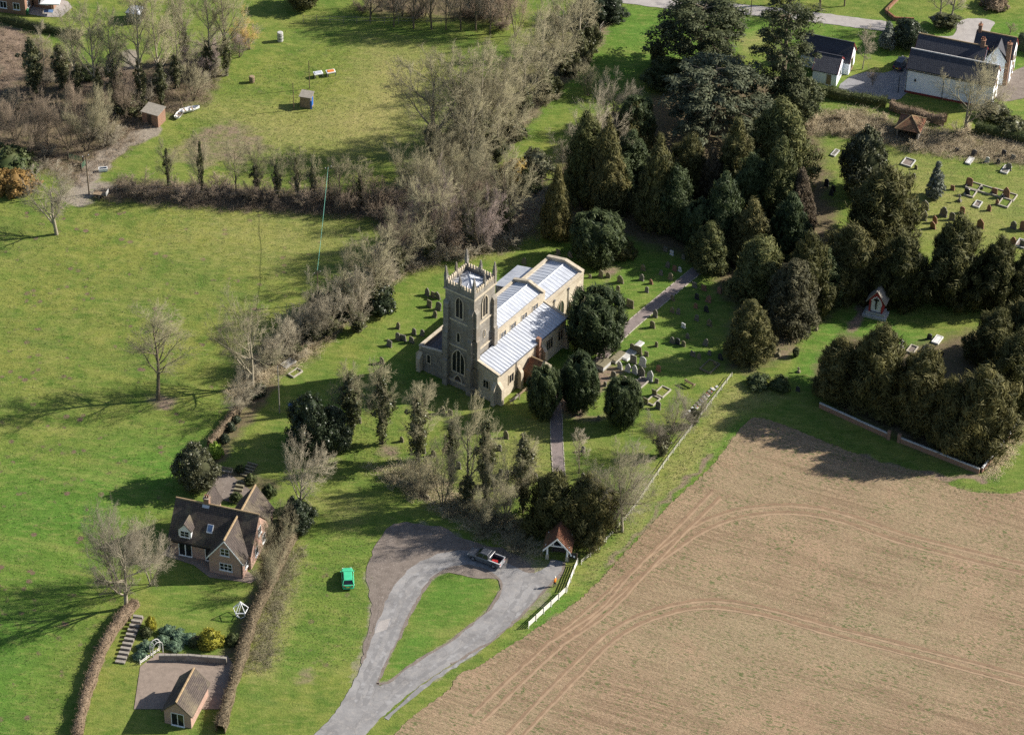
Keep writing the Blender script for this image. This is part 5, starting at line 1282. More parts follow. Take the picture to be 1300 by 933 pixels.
def cabin(parent, base, roof, zb, zt, hb, hr, body, screens):
    """base, roof: (x back, x front); glass sides, painted roof and pillars"""
    vs = [(base[0], -hb, zb), (base[1], -hb, zb), (base[1], hb, zb), (base[0], hb, zb), (roof[0], -hr, zt), (roof[1], -hr, zt), (roof[1], hr, zt), (roof[0], hr, zt)]
    MB().add(vs, [(3, 2, 1, 0), (4, 5, 6, 7), (0, 1, 5, 4), (1, 2, 6, 5), (2, 3, 7, 6), (3, 0, 4, 7)]).build('window_glass', M['glass'], parent)
    r = MB().box(roof[0] - .05, roof[1] + .05, -hr - .02, hr + .02, zt - .03, zt + .05, .08, .08).build('roof', M[body], parent)
    for a, b in ((0, 4), (1, 5), (2, 6), (3, 7)): MB().tube(vs[a], vs[b], .05, .045, 6).build('pillar', M[body], parent)
    for u in screens:
        for s in (-1, 1):
            xb, xr = base[0] + (base[1] - base[0]) * u, roof[0] + (roof[1] - roof[0]) * u
            MB().tube((xb, s * hb, zb), (xr, s * hr, zt), .045, .04, 6).build('pillar', M[body], parent)
def lamps(c, xf, xr, hw, zf, zr):
    for s in (-1, 1):
        MB().box(xf - .08, xf + .02, s * hw - .14, s * hw + .14, zf - .07, zf + .08).build('headlight', M['lamp_clear'], c)
        MB().box(xr - .02, xr + .08, s * hw - .1, s * hw + .1, zr - .12, zr + .12).build('tail_light', M['lamp_red'], c)
def hatchback(px, deg, body, label, L=1.0):
    x, y = gp(*px)
    c = emp('parked_car', (x, y, 0.02), RAD(deg), label, 'car'); c.scale = (L, L, L)
    loft([(-1.93, .66, .38, .82), (-1.84, .79, .26, .9), (-1.2, .83, .2, .94), (0, .83, .2, .93), (.75, .82, .2, .9), (1.45, .78, .22, .76), (1.85, .69, .3, .64), (1.95, .55, .36, .56)]).build('body', M[body], c, smooth=False)
    cabin(c, (-1.8, .95), (-1.38, .25), .88, 1.4, .74, .58, body, (.42,))
    for u in (-1.25, 1.25):
        for s in (-1, 1): wheel(c, u, s * .76, .3, .19)
    lamps(c, 1.86, -1.92, .52, .56, .72)
    MB().box(-2.0, -1.9, -.7, .7, .3, .46).build('bumper', M[body], c); MB().box(1.9, 2.0, -.62, .62, .26, .42).build('bumper', M[body], c)
    MB().box(-1.985, -1.94, -.26, .26, .52, .63).build('number_plate', M['flower_yel'], c)
    for s in (-1, 1): MB().box(.72, .86, s * .88 - .08, s * .88 + .08, .88, 1.0).build('door_mirror', M[body], c)
    for s in (-1, 1):
        for u in (-.35,): MB().box(u - .08, u + .08, s * .833 - .008, s * .833 + .008, .74, .77).build('door_handle', M['iron'], c)
    return c
hatchback((441.5, 737), 96, 'car_green', 'small bright green hatchback parked on the grass')
hatchback((1144, 84), 62, 'car_dark', 'dark car parked in the yard by the white barn', 1.08)
def pickup():
    a, b = gp(636, 719), gp(598, 704.5)
    x, y = (a[0] + b[0]) / 2, (a[1] + b[1]) / 2
    c = emp('pickup_truck', (x, y, 0.03), math.atan2(b[1] - a[1], b[0] - a[0]), 'dark grey double-cab pickup with open load bed on the lane', 'pickup truck')
    loft([(-.75, .86, .35, 1.02), (0, .88, .3, 1.04), (.9, .87, .3, 1.03), (1.6, .86, .32, .98), (2.2, .8, .36, .88), (2.48, .72, .42, .78)]).build('body', M['car_grey'], c)
    cabin(c, (-.72, 1.35), (-.55, .6), 1.0, 1.66, .8, .64, 'car_grey', (.45,))
    MB().box(-2.5, -.76, -.84, .84, .45, .62).build('bed_floor', M['iron'], c)
    for s in (-1, 1):
        w_ = MB().box(-2.5, -.76, min(s * .76, s * .87), max(s * .76, s * .87), .4, 1.08).build('bed_side', M['car_grey'], c)
        MB().box(-2.52, -.74, min(s * .74, s * .89), max(s * .74, s * .89), 1.085, 1.13).build('bed_rail', M['car_silver'], w_)
    MB().box(-2.53, -2.42, -.755, .755, .42, 1.06).build('tailgate', M['car_silver'], c)
    MB().box(-.8, -.7, -.78, .78, 1.09, 1.62).build('rear_cab_panel', M['car_grey'], c)
    MB().tube((-.95, -.78, 1.12), (-.95, -.74, 1.55), .045, .045, 6).tube((-.95, .78, 1.12), (-.95, .74, 1.55), .045, .045, 6).tube((-.95, -.74, 1.55), (-.95, .74, 1.55), .045, .045, 6).build('roll_bar', M['chrome'], c)
    for u in (-1.6, 1.55):
        for s in (-1, 1): wheel(c, u, s * .8, .38, .25)
    for u in (-1.6, 1.55):
        for s in (-1, 1): MB().box(u - .46, u + .46, s * .885 - .03, s * .885 + .03, .76, .86, .1, 0).build('wheel_arch', M['car_grey'], c)
    lamps(c, 2.42, -2.52, .62, .68, .85)
    MB().box(-2.66, -2.54, -.8, .8, .42, .6).build('bumper', M['chrome'], c); MB().box(2.46, 2.6, -.74, .74, .4, .6).build('bumper', M['chrome'], c)
    for s in (-1, 1): MB().box(.98, 1.14, s * .98 - .1, s * .98 + .1, 1.0, 1.2).build('door_mirror', M['chrome'], c)
    t = mobj('tool_box', MB().box(-.4, .4, -.25, .25, 0, .3, .03, .03).mesh('tool_box'), M['flower_red'], None, (0, 0, 0))
    p = Matrix.Rotation(c.rotation_euler[2], 4, 'Z') @ Vector((-1.5, .3, 0)); t.location = (x + p.x, y + p.y, .03 + .62); t.rotation_euler = (0, 0, c.rotation_euler[2] + .3)
    tag(t, 'red tool box lying in the pickup load bed', 'box')
pickup()

# ------------------------------------------------------------------ the walker
def person():
    J = {'pel': ((0, 0, .93), .15), 'wai': ((0, 0, 1.08), .135), 'che': ((.02, 0, 1.28), .165), 'nec': ((.03, 0, 1.47), .065), 'hea': ((.05, 0, 1.58), .085), 'top': ((.06, 0, 1.68), .08),
         'sl': ((.02, .19, 1.4), .075), 'el': ((-.04, .26, 1.14), .055), 'wl': ((.1, .25, .93), .038), 'hl': ((.15, .24, .85), .04),
         'sr': ((.02, -.19, 1.4), .075), 'er': ((-.02, -.27, 1.13), .055), 'wr': ((.14, -.24, .95), .038), 'hr': ((.2, -.22, .88), .04),
         'hpl': ((0, .1, .86), .11), 'kl': ((.1, .1, .48), .075), 'al': ((.06, .1, .1), .05), 'tl': ((.22, .11, .04), .04),
         'hpr': ((0, -.1, .86), .11), 'kr': ((.02, -.1, .48), .075), 'ar': ((-.14, -.1, .1), .05), 'tr': ((.02, -.11, .04), .04)}
    E = [('pel', 'wai'), ('wai', 'che'), ('che', 'nec'), ('nec', 'hea'), ('hea', 'top'), ('che', 'sl'), ('sl', 'el'), ('el', 'wl'), ('wl', 'hl'), ('che', 'sr'), ('sr', 'er'), ('er', 'wr'), ('wr', 'hr'),
         ('pel', 'hpl'), ('hpl', 'kl'), ('kl', 'al'), ('al', 'tl'), ('pel', 'hpr'), ('hpr', 'kr'), ('kr', 'ar'), ('ar', 'tr')]
    vs = [v[0] for v in J.values()]; rs = [v[1] for v in J.values()]; ids = {k: i for i, k in enumerate(J)}
    es = [(ids[a], ids[b]) for a, b in E]
    for h, s in (('hl', 1), ('hr', -1)):                          # five fingers a hand, the thumb from the side of the palm
        b = Vector(J[h][0])
        for k in range(5):
            o = Vector((.02 + .016 * (k - 2), -.012 * s * (1 if k == 0 else 0), 0)); n = len(vs)
            if k == 0: q = [b + Vector((.035, -s * .02, .01)), b + Vector((.06, -s * .035, -.03))]
            else: q = [b + Vector((.02 * (k - 2.5), 0, -.05)), b + Vector((.02 * (k - 2.5) + .01, -s * .02, -.09 + .008 * abs(k - 2.5)))]
            vs += [tuple(p) for p in q]; rs += [.011, .009]; es += [(ids[h], n), (n, n + 1)]
    me = bpy.data.meshes.new('body'); me.from_pydata(vs, es, [])
    o = bpy.data.objects.new('body_rig', me); COL.objects.link(o)
    o.modifiers.new('skin', 'SKIN'); o.modifiers.new('sub', 'SUBSURF').levels = 1
    sk = me.skin_vertices[0].data
    for i, r in enumerate(rs): sk[i].radius = (r, r); sk[i].use_root = (i == 0)
    dg = bpy.context.evaluated_depsgraph_get()
    bm_ = bpy.data.meshes.new_from_object(o.evaluated_get(dg))
    bpy.data.objects.remove(o)
    for k in ('navy', 'orange', 'skin', 'rubber'): bm_.materials.append(M[k])
    for p in bm_.polygons:
        z = p.center.z; y = abs(p.center.y)
        p.material_index = 2 if z > 1.46 or (y > .2 and z < .95) else (3 if z < .1 else (1 if z > .88 or y > .2 else 0)); p.use_smooth = True
    x, y = gp(704.5, 744.3)
    r = emp('person', (x, y, 0.02), RAD(150), 'person in orange jacket and pale hat walking beside the white fence', 'person')
    b = bpy.data.objects.new('body', bm_); COL.objects.link(b); b.parent = r
    MB().lathe([(.135, 1.66), (.14, 1.675), (.1, 1.69), (.095, 1.75), (.06, 1.79), (.01, 1.8)], 12, (.055, 0)).build('hat', M['hat'], r, smooth=True)
    MB().box(.13, .15, -.035, .035, 1.56, 1.6).box(.145, .165, -.012, .012, 1.58, 1.62).build('face', M['skin'], r)
person()

# ------------------------------------------------------------------ fences, walls, poles
def run(pts, z=0): return [Vector((*gp(*p), z)) for p in pts]
def rail_fence(pts, label, gap, h, rails, mat, rw=.13, name='rail_fence', th=.03, posts=True, pw=.09):
    q = run(pts); f = emp(name, (q[0].x, q[0].y, 0), 0, label, 'fence'); o = q[0].copy()
    pm = MB().box(-pw / 2, pw / 2, -pw / 2, pw / 2, -.3, h + .06, .01, .01).mesh('post')
    cache = {}
    for i in range(len(q) - 1):
        a, b = q[i] - o, q[i + 1] - o; d = b - a; n = max(1, round(d.length / gap)); ang = math.atan2(d.y, d.x); st = d.length / n
        key = round(st, 3); cache.setdefault(key, MB().box(.01, st - .01, -th / 2, th / 2, -rw / 2, rw / 2).mesh('rail'))
        nv = Vector((-d.y, d.x)).normalized() * (pw / 2 + th / 2 + .004)
        for k in range(n):
            p = a + d * (k / n)
            if posts: mobj('post', pm, M[mat], f, p, ang)
            for z in rails: mobj('rail', cache[key], M[mat], f, (p.x - nv.x, p.y - nv.y, z), ang)
        if posts and i == len(q) - 2: mobj('post', pm, M[mat], f, b, ang)
    return f
rail_fence([(733, 717), (720, 750)], 'white ranch fence panel running down from the lychgate', 1.8, 1.15, (.25, .48, .71, .94), 'fence_white', .15)
rail_fence([(719, 752), (671, 797)], 'white ranch fence between the lane and the field', 1.8, 1.15, (.25, .48, .71, .94), 'fence_white', .15)
rail_fence([(929, 478), (903, 512), (848, 584), (802, 651), (761, 697), (738, 716)], 'long low white rail fence along the churchyard edge', 1.9, .7, (.28, .62), 'fence_pale', .075)
rail_fence([(148, 243), (250, 247), (360, 250), (480, 256)], 'thin wire and post fence between paddock and pasture', 3.0, 1.25, (.55, 1.15), 'wood_grey', .035)
rail_fence([(385, 28), (470, 30), (560, 31)], 'post fence along the far side of the paddock', 2.4, 1.3, (.6, 1.2), 'wood_grey', .05)
rail_fence([(788, 16), (770, 30), (762, 40)], 'short fence at the corner of the far lawn', 2.0, 1.2, (.5, 1.0), 'wood_grey', .1)
def coped_wall(pts, label, h, wd, wall, cap, name='boundary_wall', piece=1.0):
    q = run(pts); f = emp(name, (q[0].x, q[0].y, 0), 0, label, 'wall'); o = q[0].copy(); rnd = random.Random(5)
    for i in range(len(q) - 1):
        a, b = q[i] - o, q[i + 1] - o; d = b - a; ang = math.atan2(d.y, d.x); n = max(1, round(d.length / piece)); st = d.length / n
        MB().box(0, d.length, -wd / 2, wd / 2, -.3, h).build('wall_length', M[wall], f, a, ang)
        m = MB().box(.012, st - .012, -wd / 2 - .04, wd / 2 + .04, 0, .13, .01, .05).mesh('coping_stone')
        for k in range(n):
            p = a + d * (k / n); c = mobj('coping_stone', m, M[cap], f, (p.x, p.y, h + .003 + rnd.uniform(0, .02)), ang)
    return f
coped_wall([(1040, 517), (1127, 556)], 'low brick wall with pale coping below the dark yews', .8, .24, 'brick', 'slab')
coped_wall([(1142, 561), (1243, 601)], 'low brick wall with pale coping left of the field corner', .8, .24, 'brick', 'slab')
coped_wall([(1246, 600), (1290, 545)], 'low brick wall with white coping along the grass headland', .8, .24, 'brick', 'marble')
for p in ((1128, 557), (1141, 561)):
    x, y = gp(*p); o = MB().box(-.22, .22, -.22, .22, -.3, 1.35).box(-.28, .28, -.28, .28, 1.353, 1.46, .06, .06).build('gate_pier', M['brick'], None, (x, y, 0), RAD(-25))
    tag(o, 'brick gate pier %s the gap in the yew wall' % ('on the left of' if p[0] < 1130 else 'on the right of'), 'gate pier', 'gate piers in the yew wall')
coped_wall([(202, 838), (240, 838), (288, 842)], 'dark retaining wall below the garden flower bed', .9, .35, 'stone_grey', 'wood_grey', piece=.8)
rail_fence([(178, 843), (202, 826)], 'short white picket rail at the top of the terrace', 1.2, .8, (.3, .55), 'fence_white', .12)
coped_wall([(492, 606), (520, 616), (546, 634)], 'low tumbled stone wall edging the churchyard scrub', .3, .3, 'grave_a', 'grave_a', piece=.7)
coped_wall([(1140, 0), (1124, 16), (1136, 26), (1160, 27)], 'curved low orange brick wall in the far garden', .5, .3, 'brick', 'tile_red', piece=.8)

def pole(px, h, label, mat='pole', r=.12, arm=True, name='utility_pole', cat='pole', group=None):
    x, y = gp(*px); o = emp(name, (x, y, 0), RAD(30), label, cat, group)
    MB().tube((0, 0, -.3), (0, 0, h), r, r * .7, 8).build('shaft', M[mat], o)
    if arm:
        MB().box(-.6, .6, -.05, .05, h - .5, h - .38).build('crossarm', M['wood_dark'], o)
        for u in (-.5, .5): MB().lathe([(.05, h - .378), (.06, h - .3), (.03, h - .24)], 6, (u, 0)).build('insulator', M['marble'], o)
    return o
pole((113, 246), 7.6, 'tall brown utility pole beside the gravel track')
pole((418, 258), 7.2, 'utility pole in the hedgerow carrying the green cable')
pole((404, 384), 6.0, 'short utility pole in the scrub where the green cable ends')
pole((355, 524), 8.6, 'pale slender pole at the edge of the cottage garden', 'wood_grey', .1, False)
pole((373, 139), 5.2, 'bare wooden pole just left of the paddock shed', 'pole', .08, False); pole((393, 112), 5.4, 'bare wooden pole behind the paddock shed', 'pole', .08, False)
pole((1140, 118), 3.4, 'black lamp post in the yard of the white barn', 'iron', .07, False, 'lamp_post', 'lamp post')
pole((1125, 35), 4.0, 'dark post beside the far lane', 'iron', .08, False, 'post', 'post')
pole((953, 19), 3.0, 'dark wooden post on the far lane verge left of the pine', 'pole', .09, False, 'post', 'post'); pole((993, 22), 3.0, 'dark wooden post on the far lane verge behind the pine', 'pole', .09, False, 'post', 'post')
def cable():
    a = Vector((*gp(418, 258), 7.0)); b = Vector((*gp(404, 384), 5.8)); mb = MB(); n = 16; p = a
    for k in range(1, n + 1):
        t = k / n; q = a.lerp(b, t) - Vector((0, 0, 1.1 * 4 * t * (1 - t) * .35)); mb.tube(p, q, .027, .027, 6); p = q
    tag(mb.build('overhead_cable', M['cable']), 'pale green overhead cable hanging between two poles', 'cable')
cable()

# ------------------------------------------------------------------ gravestones
def stone_mesh(kind, s):
    r = random.Random(s); w, h, t = .72, 1.05, .13
    if kind == 'round': pl = [(-w / 2, -.3), (w / 2, -.3), (w / 2, h - .3)] + [(w / 2 * math.cos(a), h - .3 + .3 * math.sin(a)) for a in np.linspace(0, PI, 9)[1:-1]] + [(-w / 2, h - .3)]
    elif kind == 'gothic': pl = [(-w / 2, -.3), (w / 2, -.3), (w / 2, h - .35), (w * .36, h - .15), (0, h + .1), (-w * .36, h - .15), (-w / 2, h - .35)]
    elif kind == 'shoulder': pl = [(-w / 2, -.3), (w / 2, -.3), (w / 2, h - .35), (w * .36, h - .32), (w * .3, h - .12), (0, h), (-w * .3, h - .12), (-w * .36, h - .32), (-w / 2, h - .35)]
    else: pl = [(-w / 2, -.3), (w / 2, -.3), (w / 2, h - .25), (w * .42, h - .2), (-w * .42, h - .2), (-w / 2, h - .25)]
    mb = MB(); mb.prism(pl, -t / 2, t / 2, 'x'); mb.box(-.16, .16, -w / 2 - .06, w / 2 + .06, -.3, .1, .02, .02)
    if kind == 'cross':
        mb = MB(); mb.box(-.3, .3, -.38, .38, -.2, .22, .05, .05); mb.box(-.2, .2, -.26, .26, .22, .42, .04, .04); mb.box(-.07, .07, -.09, .09, .42, 1.35); mb.box(-.071, .071, -.32, .32, .92, 1.08)
    return mb.mesh('headstone')
HS = {k: stone_mesh(k, i) for i, k in enumerate(('round', 'gothic', 'shoulder', 'square', 'cross'))}
GR = random.Random(9); GRAVES = {}
def graves(zone, stem, pts, base, mats=('grave_a', 'grave_a', 'grave_b'), kinds=('round', 'round', 'shoulder', 'gothic', 'square'), sc=1.0, ang=None, lowkeep=True):
    """pts are (x, y[, kind[, material[, scale]]]) in the zoomed view with origin and factor base"""
    ox, oy, f = base
    for p in pts:
        x, y = ox + p[0] / f, oy + p[1] / f; X, Y = gp(x, y)
        k = p[2] if len(p) > 2 and p[2] else GR.choice(kinds); m = p[3] if len(p) > 3 and p[3] else GR.choice(mats); s = sc * (p[4] if len(p) > 4 else GR.uniform(.8, 1.2))
        o = mobj('headstone', HS[k], M[m], None, (X, Y, 0)); o.rotation_euler = (GR.uniform(-.09, .09), GR.uniform(-.16, .16), (CH_ANG if ang is None else ang) + GR.uniform(-.1, .1))
        o.scale = (1, s * GR.uniform(.9, 1.1), s)
        GRAVES.setdefault((zone, stem), []).append((x, o))
S, C_, D_, K_ = 'shoulder', 'cross', 'grave_c', 'grave_d'
graves('gravestones north of the tower', 'weathered headstone upslope beside the tower', [(580, 325), (645, 345), (710, 360), (605, 460), (710, 495), (670, 580)], (480, 340, 9.33), sc=1.2)
graves('gravestones in the tower shadow', 'weathered headstone at the edge of the tower shadow', [(235, 715), (425, 780), (520, 800), (235, 850), (300, 855), (395, 880), (130, 925)], (480, 340, 9.33), sc=1.15)
graves('gravestones behind the chancel', 'old headstone on the lawn behind the chancel', [(665, 335), (709, 322), (724, 326), (706, 330)], (0, 0, 1), sc=1.2)
graves('gravestones by the chancel end', 'mossy headstone just beyond the chancel end wall', [(150, 340), (213, 345), (75, 475), (75, 520), (272, 555), (398, 598, 'square', None, 1.5), (318, 390), (60, 352, 'square', 'grave_a', .6)], (740, 300, 6.667), sc=1.15)
graves('shaded gravestones left of the path', 'shaded headstone on the lawn left of the upper path', [(510, 285), (660, 325), (495, 370), (578, 400, None, K_), (738, 365), (715, 260), (775, 290, None, K_), (820, 295, None, 'marble'), (700, 125), (752, 155, 'square', 'marble', .9), (850, 190), (540, 470), (295, 470)], (740, 300, 6.667), ('grave_b', 'grave_a', 'grave_b'))
graves('shaded gravestones right of the path', 'shaded headstone on the lawn right of the upper path', [(945, 430, None, 'grave_b'), (1025, 455, None, K_), (965, 530, None, D_), (1060, 555, None, K_), (955, 605, None, K_), (1045, 635, None, D_), (760, 540), (805, 655), (755, 640), (610, 680), (590, 770), (962, 710), (1070, 755), (850, 770, 'square', 'marble'), (1155, 480, None, K_)], (740, 300, 6.667), ('grave_b', 'grave_a'))
graves('low shaded gravestones', 'low dark headstone in the shade above the bench', [(885, 860), (755, 900), (620, 930), (850, 925), (1035, 920), (800, 910), (930, 1010), (980, 1030), (1070, 1000), (1120, 1090), (1165, 1040)], (740, 300, 6.667), ('grave_b', D_, 'grave_a'), sc=.9)
graves('gravestones behind the porch yews', 'small mossy headstone near the chest tomb', [(300, 615), (410, 660, 'round', None, 1.1), (150, 665, None, None, .8), (217, 695, None, None, .7), (275, 725, None, None, .7)], (740, 400, 7.775))
graves('row of tall pale gravestones', 'tall pale headstone in the row below the chest tomb', [(365, 525), (440, 555), (510, 575), (575, 600), (655, 640)], (740, 400, 7.775), ('slab', 'grave_b'), ('gothic', S, S), sc=1.35)
graves('gravestones by the pale ledgers', 'upright headstone among the pale ledger slabs', [(585, 500, 'round', 'slab', 1.5), (497, 470, 'square', None, 1.6), (627, 400), (550, 375, 'square', None, 1.5), (490, 350, 'round', None, 1.2), (300, 470, 'round', None, .7)], (740, 400, 7.775))
graves('gravestones above the rail fence', 'headstone on the sunny lawn towards the tablets', [(745, 550, 'round', K_, 1.1), (725, 665, 'square', None, .8), (710, 790, 'square', None, 1.3), (620, 870, 'square', None, 1.3), (740, 920, 'round', None, 1.1), (520, 690, 'round', None, 1.1)], (740, 400, 7.775))
graves('gravestones below the scrub', 'round-topped headstone between the ivy trees and lower path', [(400, 295), (432, 300), (440, 480, 'round'), (485, 500), (365, 560), (405, 560, 'round'), (455, 590, 'round'), (500, 700), (700, 515), (130, 430), (480, 1040 / 5)], (560, 520, 5.83), ('grave_a', 'grave_b'), ('round', 'round', S), sc=1.15)
graves('gravestones under the ivy trees', 'leaning headstone on the grass among the ivy-clad trunks', [(205, 555, 'square'), (525, 700), (685, 780), (760, 805), (830, 490), (885, 500), (380, 120)], (420, 440, 5.83), sc=1.1)
graves('gravestones by the lower path', 'headstone on the lawn between lower path and yews', [(740, 573), (741, 607), (680, 607), (643, 605), (646, 639), (760, 532, None, None, .6)], (0, 0, 1))
graves('black gravestones in the cemetery', 'polished dark headstone at the top of the cemetery', [(550, 75, 'square', D_, .8), (675, 105, 'round', D_, 1.1), (900, 105, 'round', D_), (860, 160, 'round', D_), (965, 130, 'square', 'grave_b'), (935, 210, 'round', 'grave_b', 1.2), (775, 150, 'round', 'slab')], (1120, 180, 5.833), ang=RAD(70))
graves('gravestones by the blue spruce', 'low rounded headstone left of the blue spruce', [(250, 200, 'round', None, .7), (235, 260, 'round', None, .6), (165, 310)], (1120, 180, 5.833), ang=RAD(60))
graves('red gravestones by the kerbed plots', 'red-brown headstone around the kerbed cemetery plots', [(640, 325, None, K_, 1.2), (630, 390, None, D_, 1.2), (735, 355, 'square', D_, .5), (830, 385, None, K_), (918, 410, None, K_, 1.4), (520, 355, None, K_, .8), (572, 440, C_), (790, 510, None, K_), (850, 465, None, K_, .7)], (1120, 180, 5.833), sc=1.2, ang=RAD(60))
graves('red gravestones on the cemetery lawn', 'red-brown headstone on the cemetery lawn above the yews', [(315, 500), (300, 575), (450, 550), (390, 598), (375, 640), (515, 578), (592, 525, None, None, .8), (725, 635), (970, 640), (1045, 655), (968, 760), (1035, 775)], (1120, 180, 5.833), (K_, K_, 'grave_b'), sc=1.4, ang=RAD(60))
graves('gravestones behind the grove', 'dark headstone behind the round evergreen', [(1058, 242), (1055, 248), (1049, 236)], (0, 0, 1), (D_,))
graves('gravestones before the shrine', 'small headstone on the lawn before the shrine', [(155, 260, C_, None, .8), (187, 262, C_, None, .8), (25, 370, C_), (113, 440, C_, None, .7), (110, 520, 'round', D_), (490, 325, 'round', 'slab', 1.2), (545, 340, C_, 'slab', 1.2), (620, 365, 'square', D_, .7), (665, 300, 'round', D_), (655, 345, 'square', D_, .8), (720, 365, 'round', D_, .7)], (980, 340, 3.33), ang=RAD(70))
for (zone, stem), L in GRAVES.items():
    L.sort(key=lambda e: e[0])
    for k, (x, o) in enumerate(L): tag(o, stem + ordinal(k, len(L)), 'headstone', zone)
def kerbed(px, w, d, deg, label, mat='kerb', fill='grave_b', slab_=None):
    x, y = gp(*px); o = emp('kerbed_grave', (x, y, 0), RAD(deg), label, 'grave')
    for a in ((-w / 2, w / 2, -d / 2, -d / 2 + .14), (-w / 2, w / 2, d / 2 - .14, d / 2), (-w / 2, -w / 2 + .14, -d / 2 + .142, d / 2 - .142), (w / 2 - .14, w / 2, -d / 2 + .142, d / 2 - .142)):
        MB().box(*a, -.15, .24).build('kerb', M[mat], o)
    MB().box(-w / 2 + .142, w / 2 - .142, -d / 2 + .142, d / 2 - .142, -.1, .06).build('infill', M[fill], o)
    if slab_: MB().box(-w / 2 + .2, w / 2 - .2, -d / 2 + .2, d / 2 - .2, .06, .2, .02, .02).build('ledger', M[slab_], o)
kerbed((814, 486), 2.3, 1.5, 55, 'pale kerbed grave plot behind the pointed yew', 'kerb', 'gravel'); kerbed((841, 498), 2.3, 1.6, 55, 'thin kerbed grave plot on the grass above the shrub', 'kerb', 'ground')
kerbed((829, 509), 2.0, 1.4, 55, 'sunken kerbed grave plot nearest the bare shrub', 'kerb', 'ground'); kerbed((901, 466), 2.8, 1.9, 55, 'large shaded kerbed plot near the rail fence end', 'grave_a', 'ground')
kerbed((1153, 207), 2.2, 1.8, 62, 'white kerbed grave plot at the top left of the cemetery', 'slab', 'gravel')
for k, (a, b) in enumerate([((1236, 237), 'first'), ((1252, 242), 'second'), ((1268, 246), 'third'), ((1281, 250), 'fourth')]): kerbed(a, 2.0, 2.2, 62, 'stone kerbed plot, %s from the left along the cemetery row' % b, 'kerb', 'ground')
kerbed((1232, 246), 2.0, 1.6, 62, 'low kerbed plot in front of the cemetery row', 'kerb', 'ground'); kerbed((1276, 258), 2.4, 1.7, 62, 'wide kerbed plot at the lower end of the cemetery row', 'kerb', 'ground'); kerbed((1241, 260), 1.8, 1.1, 62, 'narrow white kerbed grave alone on the cemetery grass', 'slab', 'gravel')
kerbed((1297, 310), 2.2, 1.6, 62, 'kerbed plot at the right edge of the cemetery', 'slab', 'gravel'); kerbed((1231, 205), 2.0, .9, 62, 'pale ledger grave in the tree shadow', 'slab', 'slab', 'marble'); kerbed((1277, 216), 2.3, 1.2, 62, 'broad grey ledger grave at the top of the cemetery', 'slab', 'slab', 'grave_b')
kerbed((1190, 432), 2.0, 1.1, 60, 'white ledger grave in front of the shrine', 'marble', 'slab', 'marble'); kerbed((1176, 444), 1.9, 1.0, 60, 'dark ledger grave beside the white one', 'grave_c', 'grave_c', 'grave_c'); kerbed((1158, 444), 1.9, 1.2, 60, 'plain stone kerbed grave below the shrine', 'kerb', 'gravel')
kerbed((366, 462), 2.2, 1.3, 50, 'pale kerbed grave beside the scrub by the pole', 'slab', 'gravel', 'slab'); kerbed((375, 474), 2.0, 1.2, 50, 'grassy kerbed grave beyond the pole', 'kerb', 'ground'); kerbed((1060, 195), 2.0, .8, 60, 'grey flat ledger behind the round evergreen', 'slab', 'slab', 'grave_b')
def chest(px, w, d, h, deg, mat, label, name='chest_tomb', cat='tomb'):
    x, y = gp(*px); o = emp(name, (x, y, 0), RAD(deg), label, cat)
    MB().box(-w / 2 - .1, w / 2 + .1, -d / 2 - .1, d / 2 + .1, -.2, .12).build('base', M['grave_a'], o); MB().box(-w / 2, w / 2, -d / 2, d / 2, .12, h - .12).build('chest', M[mat], o)
    MB().box(-w / 2 - .12, w / 2 + .12, -d / 2 - .12, d / 2 + .12, h - .12, h, .03, .03).build('lid', M['grave_a'], o)
chest((766, 466), 2.0, 1.25, 1.0, 55, 'slab', 'stone chest tomb with mossy lid beside the big yew')
chest((784, 456), 2.4, .9, .7, 55, 'slab', 'long low chest tomb behind the mossy one')
def ledger(px, w, d, deg, label, mat='marble'):
    x, y = gp(*px); o = emp('ledger_slab', (x, y, 0), RAD(deg), label, 'grave'); MB().box(-w / 2, w / 2, -d / 2, d / 2, -.1, .18, .02, .02).build('slab', M[mat], o); MB().box(-w / 2 + .12, w / 2 - .12, -d / 2 + .12, d / 2 - .12, .18, .26, .02, .02).build('raised_panel', M['slab'], o)
ledger((799, 450), 3.2, 1.4, 55, 'broad white ledger slab in front of the big yew'); ledger((810, 439), 2.2, .9, 55, 'narrow white ledger slab nearest the upper path')
# rows of memorial tablets along the fence
TB = MB().box(-.24, .24, -.19, .19, -.05, .09, .02, .02).mesh('tablet'); PT = MB().lathe([(.05, .09), (.09, .16), (.07, .2)], 7).mesh('flower_pot')
tl = []
for row, (a, b) in enumerate((((805, 517), (897, 491)), ((812, 520), (912, 484)))):
    n = 11
    for k in range(n):
        t = k / (n - 1); p0 = [(866, 528), (898, 490)][0] if False else None
        x = [868, 874][row] + t * 36; y = [529, 526][row] - t * ([36, 38][row]) + row * 3
        X, Y = gp(x, y); o = emp('memorial_tablet', (X, Y, 0), RAD(50)); mobj('tablet', TB, M[GR.choice(['slab', 'marble', 'grave_b'])], o)
        if GR.random() < .4:
            mobj('flowers', PT, M[GR.choice(['flower_red', 'flower_yel', 'flower_red'])], o, (.1, 0, 0))
        tl.append((row, x, o))
for row in (0, 1):
    L = sorted([e for e in tl if e[0] == row], key=lambda e: e[1])
    for k, (_, x, o) in enumerate(L): tag(o, 'small memorial tablet in the %s row by the fence' % ('upper' if row == 0 else 'lower') + ordinal(k, len(L)), 'tablet', 'memorial tablets by the fence')

